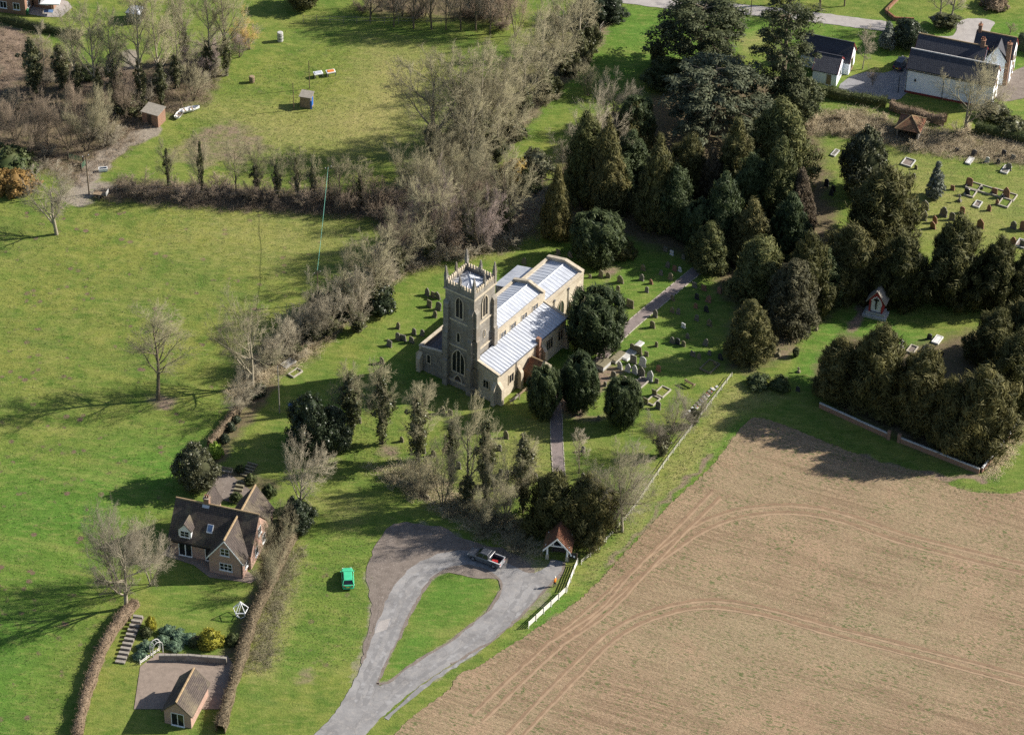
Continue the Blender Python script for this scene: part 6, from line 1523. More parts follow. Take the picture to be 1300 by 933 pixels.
# ------------------------------------------------------------------ small things
def bench(px, deg, label, L=1.6, mat='wood'):
    x, y = gp(*px); o = emp('bench', (x, y, 0), RAD(deg), label, 'bench')
    for k in range(3): MB().box(-L / 2, L / 2, -.22 + k * .15, -.1 + k * .15, .43, .47).build('seat_slat', M[mat], o)
    for k in range(3): MB().box(-L / 2, L / 2, .25, .29, .55 + k * .14, .65 + k * .14).build('back_slat', M[mat], o)
    for u in (-L / 2 + .1, L / 2 - .18):
        MB().box(u, u + .08, -.22, -.14, -.05, .428).build('leg', M[mat], o); MB().box(u, u + .08, .292, .36, -.05, .95).build('leg', M[mat], o)
    for u in (-L / 2 - .03, L / 2 - .05): MB().box(u, u + .08, -.24, .24, .62, .67).build('armrest', M[mat], o)
bench((662, 501), 55 + 180, 'wooden bench on the grass beside the church porch', 2.0); bench((876, 489), 140, 'pale bench facing the tower on the churchyard lawn', 1.7, 'wood')
bench((653, 509), 55 + 180, 'low weathered bench against the aisle wall', 1.8, 'wood_grey'); bench((288, 601), -15, 'garden bench above the cottage steps', 1.6, 'wood_grey')
def frame_obelisk():
    x, y = gp(306, 781); o = emp('climbing_frame', (x, y, 0), RAD(20), 'white tubular polyhedron frame standing on the cottage lawn', 'garden frame')
    a = [(1.05 * math.cos(k * 2 * PI / 5), 1.05 * math.sin(k * 2 * PI / 5), 1.15) for k in range(5)]; b = [(.6 * math.cos(k * 2 * PI / 5 + .6), .6 * math.sin(k * 2 * PI / 5 + .6), 0) for k in range(5)]; t = (0, 0, 2.5)
    for k in range(5):
        for p, q in ((a[k], t), (a[k], a[(k + 1) % 5]), (a[k], b[k]), (b[k], b[(k + 1) % 5])): MB().tube(p, q, .05, .05, 6).build('tube', M['white'], o)
frame_obelisk()
def steps(p0, p1, n, w, mat, label, name='garden_steps'):
    a, b = Vector((*gp(*p0), 0)), Vector((*gp(*p1), 0)); d = b - a; o = emp(name, a, math.atan2(d.y, d.x), label, 'steps'); st = d.length / n
    me = MB().box(0, st * .5, -w / 2, w / 2, -.1, .2, .01, .01).mesh('tread')
    for k in range(n): mobj('tread', me, M[mat], o, (k * st, 0, k * .045))
    MB().box(0, d.length, -w / 2 - .001, w / 2 + .001, -.1, .03).build('bed', M['gravel'], o)
steps((152, 842), (177, 782), 11, 1.3, 'wood_grey', 'timber sleeper steps climbing beside the hedge left of the lawn'); steps((296, 638), (308, 610), 6, 1.2, 'grave_a', 'lower stone steps behind the cottage'); steps((310, 605), (322, 588), 5, 1.4, 'grave_a', 'upper stone steps in the cottage garden')
def boat(px, L, W, deg, label, flip=True):
    x, y = gp(*px); o = emp('dinghy', (x, y, 0), RAD(deg), label, 'boat'); n = 9; mb = MB(); vs = []
    for i in range(n):
        t = i / (n - 1); w = W / 2 * (1 - max(0, t - .35) ** 2 * 2.3) * (.85 + .15 * min(1, t * 4)); w = max(w, .04); z = .45 + .25 * t * t
        vs += [((t - .5) * L, -w, z), ((t - .5) * L, -w * .75, .15), ((t - .5) * L, 0, .05 + .2 * max(0, t - .6)), ((t - .5) * L, w * .75, .15), ((t - .5) * L, w, z)]
    mb.add(vs, [(k * 5 + j, k * 5 + j + 1, k * 5 + j + 6, k * 5 + j + 5) for k in range(n - 1) for j in range(4)] + [(0, 1, 2, 3, 4)]); mb.build('hull', M['white'], o)
    for u in (-.25, .12): MB().box(u * L - .12, u * L + .12, -W * .4, W * .4, .36, .4).build('thwart', M['wood'], o)
    for s in (-1, 1): MB().tube((-L / 2, s * W / 2 * .85, .47), (L * .1, s * W / 2, .52), .035, .035, 5).build('gunwale', M['grave_b'], o)
boat((241, 141), 3.4, 1.3, 25, 'long white dinghy lying on the grass by the scrub'); boat((228, 147), 2.2, 1.1, 70, 'short white dinghy next to the longer one')
pole((233, 139), 4.6, 'slanting bare mast pole beside the dinghies', 'wood', .06, False, 'mast', 'mast').rotation_euler = (0, RAD(-12), 0)
def hive(px, top, label, deg=20, w=1.5):
    x, y = gp(*px); o = emp('field_table', (x, y, 0), RAD(deg), label, 'table')
    for a in (-1, 1):
        for b in (-1, 1): MB().box(a * w / 2 - .05 - .05 * a, a * w / 2 + .05 - .05 * a, b * .5 - .05 - .05 * b, b * .5 + .05 - .05 * b, -.2, .55).build('leg', M['wood_grey'], o)
    MB().box(-w / 2, w / 2, -.5, .5, .55, .72).build('tray', M['white'], o); MB().box(-w / 2 + .15, w / 2 - .15, -.36, .36, .72, .8, .03, .03).build('cover', M[top], o)
hive((404, 97), 'lead', 'white feeding tray with grey cover in the paddock'); hive((420, 95), 'orange_lid', 'white feeding tray with orange cover in the paddock')
def drum(px, mat, label, r=.32, h=.95, name='barrel', cat='barrel'):
    x, y = gp(*px); o = emp(name, (x, y, 0), 0, label, cat); MB().lathe([(r * .9, -.1), (r, .02), (r * 1.05, h * .5), (r, h - .04), (r * .9, h)], 14).build('drum', M[mat], o, smooth=False)
    for z in (h * .3, h * .66): MB().lathe([(r * 1.07, z), (r * 1.09, z + .02), (r * 1.07, z + .05)], 14).build('hoop', M['iron'], o)
drum((320, 104), 'wood', 'wooden barrel standing on the paddock bank', .45, 1.1); drum((369, 520), 'blue', 'blue barrel behind the dark evergreens', .34, 1.0)
drum((356, 52), 'slab', 'pale tall stone urn by the willow scrub', .5, 1.7, 'stone_urn', 'urn')
def bin_(px, mat, label):
    x, y = gp(*px); o = emp('wheelie_bin', (x, y, 0), RAD(-12), label, 'bin'); MB().box(-.26, .26, -.32, .32, .06, .95, -.03, -.03).build('body', M[mat], o); MB().box(-.31, .31, -.37, .37, .95, 1.05, .05, .05).build('lid', M[mat], o)
    for s in (-1, 1): wheel(o, s * .2, .28, .11, .06)
bin_((29.5, 18), 'blue', 'blue wheelie bin beside the far brick house'); bin_((34.5, 18.5), 'bin_green', 'green wheelie bin next to the blue one')
def parasol():
    x, y = gp(66, 13); o = emp('parasol', (x, y, 0), 0, 'large white square parasol on the far terrace', 'parasol'); MB().tube((0, 0, 0), (0, 0, 2.7), .04, .04, 6).build('pole', M['wood'], o); MB().box(-.35, .35, -.35, .35, 0, .12).build('base', M['grave_b'], o)
    MB().add([(-1.7, -1.7, 2.2), (1.7, -1.7, 2.2), (1.7, 1.7, 2.2), (-1.7, 1.7, 2.2), (0, 0, 2.75), (-1.7, -1.7, 2.05), (1.7, -1.7, 2.05), (1.7, 1.7, 2.05), (-1.7, 1.7, 2.05)], [(0, 1, 4), (1, 2, 4), (2, 3, 4), (3, 0, 4), (0, 5, 6, 1), (1, 6, 7, 2), (2, 7, 8, 3), (3, 8, 5, 0)]).build('canopy', M['white'], o)
parasol()
def table():
    x, y = gp(62, 19); o = emp('garden_table', (x, y, 0), 0, 'glass garden table under the white parasol', 'table'); MB().box(-.8, .8, -.5, .5, .7, .74).build('table_top', M['glass_blue'], o)
    for a in (-.7, .7):
        for b in (-.4, .4): MB().tube((a, b, 0), (a, b, .7), .03, .03, 5).build('leg', M['white'], o)
table()
def greenhouse():
    x, y = gp(161, 28); o = emp('greenhouse', (x, y, 0), RAD(-15), 'grey glazed hut with pale roof on the far lawn', 'greenhouse')
    w, d, h = 2.4, 2.4, 1.9
    MB().box(.03, w - .03, .03, d - .03, 0, h).build('pane', M['glass_grey'], o)
    for a in (0, w / 3, 2 * w / 3, w):
        for b in (0, d): MB().box(a - .04, a + .04, b - .04, b + .04, -.1, h).build('post', M['wood_grey'], o)
    for b in (d / 2,):
        for a in (0, w): MB().box(a - .04, a + .04, b - .04, b + .04, -.1, h).build('post', M['wood_grey'], o)
    MB().add([(-.15, -.15, h), (w + .15, -.15, h), (w + .15, d + .15, h), (-.15, d + .15, h), (.5, .5, h + .5), (w - .5, .5, h + .5), (w - .5, d - .5, h + .5), (.5, d - .5, h + .5)], [(3, 2, 1, 0), (4, 5, 6, 7), (0, 1, 5, 4), (1, 2, 6, 5), (2, 3, 7, 6), (3, 0, 4, 7)]).build('roof', M['lead'], o)
greenhouse()
def trailer():
    x, y = gp(128, 249); o = emp('flat_trailer', (x, y, 0), RAD(-12), 'small flat trailer with pale deck at the pasture gate', 'trailer')
    MB().box(-1.1, 1.1, -.6, .6, .5, .6).build('deck', M['wood'], o); MB().box(-1.15, -1.102, -.6, .6, .5, .85).build('headboard', M['grave_b'], o); MB().box(1.102, 1.15, -.6, .6, .5, 1.2).build('tailboard', M['slab'], o); MB().tube((-1.1, 0, .5), (-2.0, 0, .4), .05, .04, 6).build('drawbar', M['iron'], o)
    for s in (-1, 1): wheel(o, 0, s * .7, .3, .18)
trailer()
def trough(px, label, mat='white', deg=10):
    x, y = gp(*px); o = emp('water_trough', (x, y, 0), RAD(deg), label, 'trough'); MB().ring([(-.7, -.35), (.7, -.35), (.7, .35), (-.7, .35)], [(-.62, -.27), (.62, -.27), (.62, .27), (-.62, .27)], .05, .55, 'z').build('rim', M[mat], o); MB().box(-.62, .62, -.27, .27, .06, .4).build('water', M['glass'], o)
    for u in (-.5, .5): MB().box(u - .06, u + .06, -.3, .3, -.1, .048).build('foot', M['grave_b'], o)
trough((131, 217), 'white trough beside the gate of the track')
def notice():
    x, y = gp(727, 714); o = emp('notice_board', (x, y, 0), RAD(-20), 'dark notice board on posts right of the lychgate', 'notice board')
    for u in (-.55, .55): MB().box(u - .06, u + .06, -.06, .06, -.2, 1.9).build('post', M['wood_dark'], o)
    MB().box(-.5, .5, -.05, .05, .8, 1.75).build('board', M['iron'], o)
    for u, z in ((-.25, 1.3), (.2, 1.2)): MB().box(u - .13, u + .13, -.06, -.052, z - .18, z + .18).build('paper', M['white'], o)
notice()
def gate(px, deg, mat, label, L=3.0):
    x, y = gp(*px); o = emp('field_gate', (x, y, 0), RAD(deg), label, 'gate')
    for z in (.3, .55, .8, 1.1): MB().tube((0, 0, z), (L, 0, z), .035, .035, 6).build('bar', M[mat], o)
    for u in (0, L / 2, L): MB().tube((u, .001, .28), (u, .001, 1.12), .035, .035, 6).build('stile', M[mat], o)
    for u in (-.2, L + .2): MB().box(u - .09, u + .09, -.09, .09, -.2, 1.4).build('post', M['wood_dark'], o)
gate((88, 203), -20, 'bin_green', 'green field gate standing open at the end of the track', 2.4); gate((104, 216), 70, 'bin_green', 'short green gate leaf beside the utility pole', 1.4)
def arch_rustic():
    x, y = gp(199, 829); o = emp('rustic_arch', (x, y, 0), RAD(40), 'bleached rustic wooden arch in the flower bed', 'garden arch'); prev = None
    for v in (-.35, .35):
        prev = None
        for k in range(9):
            a = PI * k / 8; p = (.75 * math.cos(a), v, max(0, 1.4 + .8 * math.sin(a)) if 0 < k < 8 else 1.3)
            if prev: MB().tube(prev, p, .06, .06, 6).build('arch_pole', M['slab'], o)
            prev = p
        for u in (-.75, .75): MB().tube((u, v, -.1), (u, v, 1.4), .07, .06, 6).build('upright', M['slab'], o)
    for k in range(5):
        a = PI * (k + .5) / 5; MB().tube((.75 * math.cos(a), -.35, 1.4 + .8 * math.sin(a) * .95), (.75 * math.cos(a), .35, 1.4 + .8 * math.sin(a) * .95), .04, .04, 5).build('rung', M['slab'], o)
arch_rustic()

def hedge(pts, w, h, mat, label, dens=170, seed=0, ls=.14):
    """clipped hedge: leaves over a rounded body along the line, width and height wandering slowly"""
    q = smooth_loop([gp(*p) for p in pts], False, 0.5); rng = np.random.default_rng(seed); n = len(q); Q = np.array([(p.x, p.y) for p in q])
    T = np.gradient(Q, axis=0); T /= np.linalg.norm(T, axis=1)[:, None] + 1e-9; Nn = np.stack([-T[:, 1], T[:, 0]], -1)
    s_ = np.arange(n) * .5; ph = rng.uniform(0, 6.28, 4)
    ww = w * (1 + .14 * np.sin(s_ * .5 + ph[0]) + .1 * np.sin(s_ * 1.7 + ph[1]) + rng.normal(0, .06, n)); hh = h * (1 + .12 * np.sin(s_ * .45 + ph[2]) + .08 * np.sin(s_ * 1.3 + ph[3]) + rng.normal(0, .05, n))
    prof = [(-.5, 0), (-.5, .55), (-.44, .86), (-.25, .99), (0, 1.0), (.25, .99), (.44, .86), (.5, .55), (.5, 0)]; m = len(prof)
    V0 = np.array([(Q[i, 0] + Nn[i, 0] * a * ww[i] * .92, Q[i, 1] + Nn[i, 1] * a * ww[i] * .92, b * hh[i] * .95 - .05) for i in range(n) for a, b in prof])
    F0 = np.array([(i * m + k, i * m + k + 1, (i + 1) * m + k + 1, (i + 1) * m + k) for i in range(n - 1) for k in range(m - 1)])
    k = int(n * .5 * dens * (w + 2 * h) / 4); fi = rng.integers(0, len(F0), k); u, v = rng.uniform(0, 1, (k, 1)), rng.uniform(0, 1, (k, 1))
    c = V0[F0[fi]]; P = (c[:, 0] * (1 - u) + c[:, 3] * u) * (1 - v) + (c[:, 1] * (1 - u) + c[:, 2] * u) * v
    N = unit(np.cross(c[:, 1] - c[:, 0], c[:, 3] - c[:, 0])); N *= np.where(N[:, 2:3] < -.01, -1, 1)
    P += rng.normal(0, .1, (k, 3)) + N * np.abs(rng.normal(0, .12, (k, 1))); N = unit(N + rng.normal(0, .55, (k, 3)))
    V, F = kites(P, N, rng.normal(0, 1, P.shape) + np.array([0, 0, .6]), ls * rng.uniform(.5, 1.5, k), 1.1, .3)
    k2 = k // 2; V2, F2 = kites(P[:k2], unit(rng.normal(0, 1, (k2, 3))), N[:k2] + rng.normal(0, .5, (k2, 3)) + np.array([0, 0, .7]), rng.uniform(.15, .55, k2), 1.2, .04)
    V, F, Tt = joinVF([(V2, F2, np.repeat(rng.uniform(0, 1, k2), 4)), (V, F, np.repeat(rng.uniform(0, 1, k), 4)), (V0, F0, rng.uniform(.2, .6, len(V0)))])
    return tag(mobj('hedge', np_mesh('hedge', V, F, Tt), M[mat]), label, 'hedge')
def thorns(poly, n, tw, group, stem, seed, h=(1.5, 3.2), style='scrub'):
    rng = np.random.default_rng(seed)
    for k, (X, Y) in enumerate(in_poly(n, poly, seed)):
        tm, cm, zt, rr = BT[style][k % 3]; o = emp('thorn_bush', (X, Y, 0), rng.uniform(0, 6.28)); hm = rng.uniform(*h)
        for nme, me, mt in (('trunk', tm, 'bark'), ('crown', cm, tw)):
            c = mobj(nme, me, M[mt], o); c.scale = (hm / zt * 1.2, hm / zt * 1.2, hm / zt)
        note(group, X, o, stem, 'bush')
# ------------------------------------------------------------------ trees, where the photograph shows them
E_ = evergreen
# church yews
for a in ((690, 471, 535, 47), (735, 458, 528, 55), (790, 486, 547, 49)): E_(*a, 'irish', 'clipped yews before the porch', 'dense dark fastigiate yew in front of the church porch', name='yew_tree', sink=.55)
E_(755, 375, 459, 78, 'irish', 'x', 'broad dark double-headed yew against the south aisle', name='yew_tree', sink=.6)
E_(757, 277, 344, 72, 'irish', 'x', 'broad dark yew beyond the chancel end', name='yew_tree', sink=.6)
bush(790, 325, 38, 3.4, 'yew_brown', 'x', 'bronze side growth on the yew beyond the chancel')
# lychgate yews
E_(702, 605, 694, 78, 'yew', 'x', 'bronze yew directly behind the lychgate', name='yew_tree'); E_(748, 610, 702, 80, 'yew', 'x', 'bronze yew between the lychgate and rail fence', name='yew_tree')
# grove
G = 'dark grove above the church'
for a in ((706, 218, 312, 44), (768, 158, 285, 66), (833, 180, 305, 66), (930, 158, 275, 62), (952, 258, 345, 66)): E_(*a, 'thuja', G, 'tall conical golden-brown thuja in the dark grove', name='conifer_tree')
for a in ((742, 148, 270, 60), (985, 132, 262, 92), (985, 182, 300, 62), (962, 305, 398, 86), (900, 285, 352, 62)): E_(*a, 'cypress', G, 'broad olive green cypress in the dark grove', name='conifer_tree')
for a in ((872, 178, 268, 62), (1022, 305, 410, 74), (806, 138, 205, 60)): E_(*a, 'yew', G, 'bushy bronze yew in the dark grove', name='yew_tree')
E_(900, 192, 275, 40, 'thuja', G, 'slim browned conifer in the middle of the grove', 'brown_con', 'conifer_tree'); E_(1012, 220, 302, 48, 'thuja', G, 'browned conifer at the right edge of the grove', 'brown_con', 'conifer_tree')
E_(885, 262, 326, 48, 'irish', G, 'blue-green upright yew below the grove', name='yew_tree'); E_(806, 130, 200, 52, 'irish', 'x', 'near-black yew at the back of the grove', name='yew_tree')
E_(1003, 335, 432, 78, 'cypress', G, 'grey-green juniper at the front of the grove', 'grey_con', 'conifer_tree'); E_(950, 385, 470, 60, 'cypress', G, 'bronze conifer above the rail fence end', 'thuja', 'conifer_tree')
E_(1010, 450, 455, 10, 'irish', 'x', 'tiny dark upright shrub on the shrine lawn', name='yew_tree', h=1.5)
for a in ((782, 200, 275, 56), (855, 215, 310, 62), (915, 225, 330, 62), (1042, 320, 400, 60), (950, 200, 300, 66), (1000, 250, 340, 64), (800, 170, 250, 60)): E_(*a, 'cypress', 'x', 'shadowed dark cypress filling the grove', 'yew', 'conifer_tree')
# right
E_(1094, 168, 262, 66, 'holm', 'x', 'round grey-green holm oak beside the cemetery', name='holm_oak'); E_(1116, 222, 345, 108, 'yew', 'x', 'great bronze yew left of the cemetery graves', name='yew_tree')
E_(1186, 207, 258, 30, 'spruce', 'x', 'small blue spruce among the cemetery graves', name='spruce_tree')
R_ = 'yews around the shrine lawn'
for a in ((1075, 292, 395, 86), (1140, 305, 402, 80), (1208, 284, 400, 92), (1262, 308, 402, 70), (1305, 318, 400, 70)): E_(*a, 'yew', R_, 'tall dark bronze yew in the row behind the shrine', name='yew_tree')
for a in ((1062, 434, 520, 74), (1110, 422, 540, 90), (1165, 450, 562, 88), (1200, 486, 578, 60), (1238, 474, 596, 100), (1284, 428, 538, 84), (1258, 398, 480, 70), (1302, 380, 470, 76)): E_(*a, 'yew', R_, 'dense dark bronze yew behind the low brick wall', name='yew_tree')
E_(990, 478, 500, 28, 'bush', 'x', 'dark evergreen shrub at the corner of the shrine lawn', 'yew', 'shrub', 'bush', h=2.2); E_(962, 476, 497, 34, 'bush', 'x', 'heap of bleached cuttings and dark shrub by the fence end', 'yew', 'shrub', 'bush', h=1.6)
# far
E_(888, 4, 112, 126, 'pine_wide', 'x', 'wide-spreading dark pine behind the grove', name='pine_tree', sink=.5); E_(905, 82, 195, 140, 'cedar', 'x', 'layered blue-grey cedar in the middle distance', name='cedar_tree', sink=.6)
E_(990, -6, 150, 84, 'pine_tall', 'x', 'tall ragged pine beside the white garage', name='pine_tree', sink=.3); E_(1004, 98, 172, 76, 'holm', 'x', 'dark spreading evergreen in front of the garage', 'pine', 'evergreen_tree')
E_(848, 76, 122, 62, 'yew', 'x', 'near-black evergreen under the wide pine', 'yew', 'evergreen_tree'); E_(834, 52, 84, 18, 'holm', 'x', 'small dark pine left of the wide pine', 'pine', 'pine_tree')
E_(1126, 30, 68, 30, 'spruce', 'x', 'blue spruce behind the barn yard', name='spruce_tree'); E_(1152, 28, 70, 46, 'holm', 'x', 'dark laurel beside the blue spruce', 'holly', 'evergreen_tree')
E_(384, -20, 20, 44, 'holm', 'x', 'dark round evergreen at the top of the paddock', 'yew_brown', 'evergreen_tree', h=6)
E_(775, -5, 34, 40, 'cypress', 'x', 'dark evergreen at the corner of the far lawn', 'holly', 'evergreen_tree'); E_(750, -10, 40, 50, 'cypress', 'x', 'dark ivy-green evergreen topping the tree belt', 'holly', 'evergreen_tree')
# cottage garden
E_(250, 567, 632, 56, 'holm', 'x', 'round grey-green evergreen behind the brick cottage', name='evergreen_tree'); E_(396, 505, 592, 62, 'holm', 'x', 'dark holly at the head of the cottage garden', 'holly', 'holly_tree'); E_(424, 520, 582, 52, 'holm', 'x', 'dark holly towards the churchyard', 'holly', 'holly_tree')
E_(380, 640, 682, 44, 'holm', 'x', 'grey-green evergreen beside the cottage gable', 'holly', 'evergreen_tree')
bush(274, 579, 22, 2.4, 'lime', 'x', 'bright lime green ball shrub by the garden hedge'); bush(268, 817, 36, 2.4, 'gold', 'x', 'yellow-green mounded shrub in the flower bed'); bush(192, 797, 16, 2.0, 'gold', 'x', 'golden shrub at the corner of the lawn')
for k, (x, y, w, h) in enumerate([(212, 803, 22, 1.0), (226, 808, 24, .9), (240, 812, 22, .8), (206, 815, 20, 1.0), (222, 822, 24, .9), (186, 822, 22, 1.0), (178, 834, 20, .9)]): bush(x, y, w, h, 'teal', 'flower bed plants', 'grey-green leafy plant in the bed below the lawn')
for x, y, w, h in [(247, 818, 18, 1.0), (186, 806, 18, 1.3), (296, 815, 22, 1.3), (300, 635, 18, 1.3), (342, 628, 20, 1.8), (318, 612, 18, 1.4), (305, 598, 14, 1.0)]: bush(x, y, w, h, 'hedge', 'garden shrubs', 'small dark shrub in the cottage garden')
for x, y, w, h in [(293, 545, 16, 1.2), (300, 535, 14, 1.0), (285, 560, 15, 1.2), (330, 500, 20, 1.8), (318, 505, 18, 1.5)]: bush(x, y, w, h, 'holly', 'garden edge shrubs', 'round dark shrub along the upper garden edge')
for x, y, w, h in [(368, 668, 24, 2.6), (372, 648, 22, 2.4), (360, 690, 20, 2.0)]: bush(x, y, w, h, 'holly', 'evergreens by the cottage gable', 'grey-green evergreen bush against the cottage gable hedge')
bush(250, 815, 16, .9, 'beech', 'x', 'reddish shrub beside the yellow-green one')
# left clipped hedges as plants
bush(12, 214, 74, 3.4, 'hedge', 'x', 'green clipped evergreen at the left edge'); bush(20, 240, 56, 3.2, 'bronze', 'x', 'golden-brown clipped hedge mound at the left edge'); bush(2, 240, 40, 3.2, 'bronze', 'x', 'golden-brown clipped mound cut by the left edge')
# bare trees ----------------------------------------------------------
B_ = bare
B_(72, 297, 222, 84, 'round', 'tw_grey', 'x', 'lone pale bare tree standing in the pasture', bark='bark_pale'); B_(200, 506, 398, 92, 'tall', 'tw_olive', 'x', 'lone slender bare tree with bare earth round it')
B_(160, 772, 646, 116, 'wide', 'tw_grey', 'x', 'big pale bare tree beside the cottage', bark='bark_pale'); B_(150, 752, 650, 84, 'multi', 'tw_grey', 'x', 'grey many-stemmed bare tree behind the big pale one')
B_(192, 742, 668, 78, 'multi', 'tw_pale', 'x', 'smaller pale bare tree against the cottage end', bark='bark_pale')
B_(382, 650, 562, 84, 'wide', 'tw_pale', 'x', 'pollarded pale bare tree above the cottage', bark='bark_pale'); B_(320, 490, 372, 104, 'wide', 'tw_olive', 'x', 'large spreading bare tree at the pasture corner', bark='bark_pale'); B_(303, 528, 482, 62, 'multi', 'tw_pale', 'x', 'small pale bare tree on the garden hedge')
for a in ((352, 705, 655, 46), (345, 730, 680, 44), (362, 680, 640, 44), (335, 755, 705, 40)): B_(*a, 'multi', 'tw_olive', 'bare hedge trees beside the cottage', 'bare olive hedge tree right of the cottage')
# churchyard ivy trees
for a, iv, ww in (((486, 563, 462, 50), .8, 1.25), ((531, 585, 488, 56), .8, 1.3), ((446, 546, 462, 50), .8, 1.35), ((664, 650, 552, 36), .95, 1.35), ((616, 640, 538, 32), .95, 1.1), ((573, 612, 528, 34), .85, .8)):
    B_(*a, 'tall', 'tw_olive', 'ivy-clad trees in the churchyard', 'ivy-clad tree with twiggy top in the lower churchyard', ivy=iv, ivyw=ww)
B_(594, 640, 505, 74, 'round', 'tw_olive', 'x', 'tall bare tree with ivy-free dark limbs in the churchyard scrub', ivy=.25)
for a in ((640, 668, 580, 74), (562, 642, 562, 66), (612, 672, 596, 76), (535, 632, 580, 60)): B_(*a, 'multi', 'tw_olive', 'scrub trees of the lower churchyard', 'spindly olive bare tree in the lower churchyard scrub')
B_(778, 664, 566, 96, 'multi', 'tw_grey', 'x', 'grey many-stemmed bare tree beside the lychgate yews')
B_(790, 674, 556, 104, 'wide', 'tw_olive', 'x', 'spreading bare tree between the lychgate yews and rail fence', bark='bark_pale'); B_(840, 578, 505, 78, 'multi', 'tw_grey', 'x', 'grey bare shrub tree against the rail fence', ivy=.4, ivyw=.9)
B_(880, 540, 500, 46, 'multi', 'tw_grey', 'x', 'smaller grey bare shrub by the memorial tablets', ivy=.5, ivyw=.8); B_(735, 600, 545, 26, 'tall', 'tw_pale', 'x', 'slim young bare tree on the lawn right of the lower path')
# scrub between pasture and church
S1 = 'bare thicket north of the church'
for a in ((595, 312, 185, 88), (545, 330, 228, 84), (505, 352, 258, 76), (640, 300, 190, 78), (475, 392, 300, 74), (440, 405, 318, 70)): B_(*a, 'round', 'tw_olive', S1, 'tall olive bare tree in the thicket north of the church', ivy=.4, ivyw=1.0)
for a in ((568, 318, 215, 62), (530, 318, 240, 60), (612, 322, 235, 60)): B_(*a, 'multi', 'tw_purple', S1, 'purple-twigged bare tree in the thicket north of the church')
for a in ((418, 425, 352, 66), (455, 420, 350, 62), (398, 432, 375, 62), (372, 448, 395, 60), (490, 372, 318, 56), (345, 462, 405, 60)): B_(*a, 'multi', 'tw_pale', S1, 'pale tangled bare tree along the pasture edge', ivy=.3, ivyw=1.1)
for x, y, w, h in [(440, 392, 50, 4.2), (425, 402, 46, 4.0), (483, 392, 44, 4.0), (462, 380, 46, 4.5), (405, 395, 34, 3.2), (500, 340, 40, 3.2), (385, 425, 34, 2.6)]: bush(x, y, w, h, 'holly', 'evergreen undergrowth of the thicket', 'dark evergreen bush inside the bare thicket')
# belt beside the far lawn
S2 = 'bare tree belt beside the far lawn'
for a in ((548, 192, 78, 120), (582, 188, 68, 96), (612, 188, 60, 92), (640, 172, 46, 88), (664, 150, 30, 84), (690, 122, 8, 82), (712, 96, -12, 78), (735, 70, -28, 72), (600, 225, 120, 80), (632, 205, 110, 76)): B_(*a, 'round', 'tw_olive', S2, 'tall olive bare tree in the belt beside the far lawn', ivy=.3, ivyw=1.2, bark='bark_pale')
for a in ((560, 225, 140, 86), (590, 250, 165, 80), (520, 250, 180, 70), (550, 270, 190, 74)): B_(*a, 'multi', 'tw_olive', S2, 'low olive bare tree at the lower end of the belt')
for x, y, w, h in [(655, 175, 30, 3.0), (625, 190, 30, 3.2), (700, 120, 30, 3.5), (725, 92, 30, 4), (748, 62, 32, 5), (740, 80, 26, 4)]: bush(x, y, w, h, 'ivy', 'ivy under the tree belt', 'ivy mound at the foot of the tree belt')
# shrubs by the grove
B_(748, 222, 128, 96, 'wide', 'tw_pale', 'x', 'pale grey bare tree at the left of the grove'); B_(722, 232, 160, 62, 'multi', 'tw_pale', 'x', 'pale twiggy bush at the grove edge'); B_(746, 122, 84, 52, 'multi', 'tw_olive', 'x', 'rounded bare bush on the far lawn'); B_(775, 170, 100, 70, 'wide', 'tw_grey', 'x', 'grey bare tree behind the grove')
bush(680, 218, 42, 4.0, 'pale_bush', 'x', 'pale cream-topped shrub beside the thicket'); bush(655, 232, 46, 4.2, 'willow', 'x', 'yellowish drooping shrub left of the cream-topped one'); bush(668, 240, 40, 3.4, 'hedge', 'x', 'dark green shrub below the cream-topped one')
# hedgerow above the pasture
S3 = 'hedgerow trees between paddock and pasture'
for a in ((214, 238, 176, 34), (257, 246, 168, 40), (300, 246, 170, 40), (326, 244, 176, 36), (352, 248, 188, 32), (377, 250, 190, 30), (398, 252, 192, 30), (432, 256, 200, 34), (458, 260, 205, 34)):
    B_(*a, 'round', 'tw_olive', S3, '%sbare tree in the hedgerow above the pasture' % ('ivy-stemmed ' if a[0] % 3 else ''), ivy=(.4 + .045 * (a[0] * 7 % 10)) if a[0] % 3 else 0, ivyw=.38 + .04 * (a[0] * 3 % 10))
for a in ((180, 244, 222, 60), (230, 250, 228, 56), (280, 252, 230, 56), (335, 254, 228, 56), (385, 257, 228, 60), (440, 262, 232, 60), (478, 262, 225, 50)): B_(*a, 'scrub', 'tw_brown', S3, 'low brown thorn bush in the hedgerow', name='thorn_bush', cat='bush')
# upper left wood
S4 = 'bare trees of the upper left wood'
for a in ((125, 132, 8, 64), (180, 132, -22, 66), (206, 135, -14, 62), (150, 138, 20, 56), (236, 80, -40, 46), (265, 95, -22, 54), (288, 96, -40, 56), (225, 112, 0, 50), (100, 120, 14, 50)): B_(*a, 'tall', 'tw_olive', S4, 'tall pale-stemmed bare tree in the upper left wood', ivy=.35, ivyw=.8, bark='bark_pale')
for a in ((110, 192, 118, 62), (88, 190, 112, 56), (134, 186, 116, 54), (60, 182, 118, 60), (20, 178, 120, 66), (160, 150, 96, 50), (245, 128, 86, 56), (40, 200, 140, 50)): B_(*a, 'multi', 'tw_olive' if a[0] % 4 else 'tw_brown', S4, 'low bare tree in the upper left wood')
for a, ww in (((45, 118, 52, 26), 1.5), ((79, 112, 60, 22), 1.2), ((145, 140, 70, 30), 1.0)): B_(*a, 'tall', 'tw_grey', S4, 'ivy-covered trunk in the upper left wood', ivy=.98, ivyw=ww)
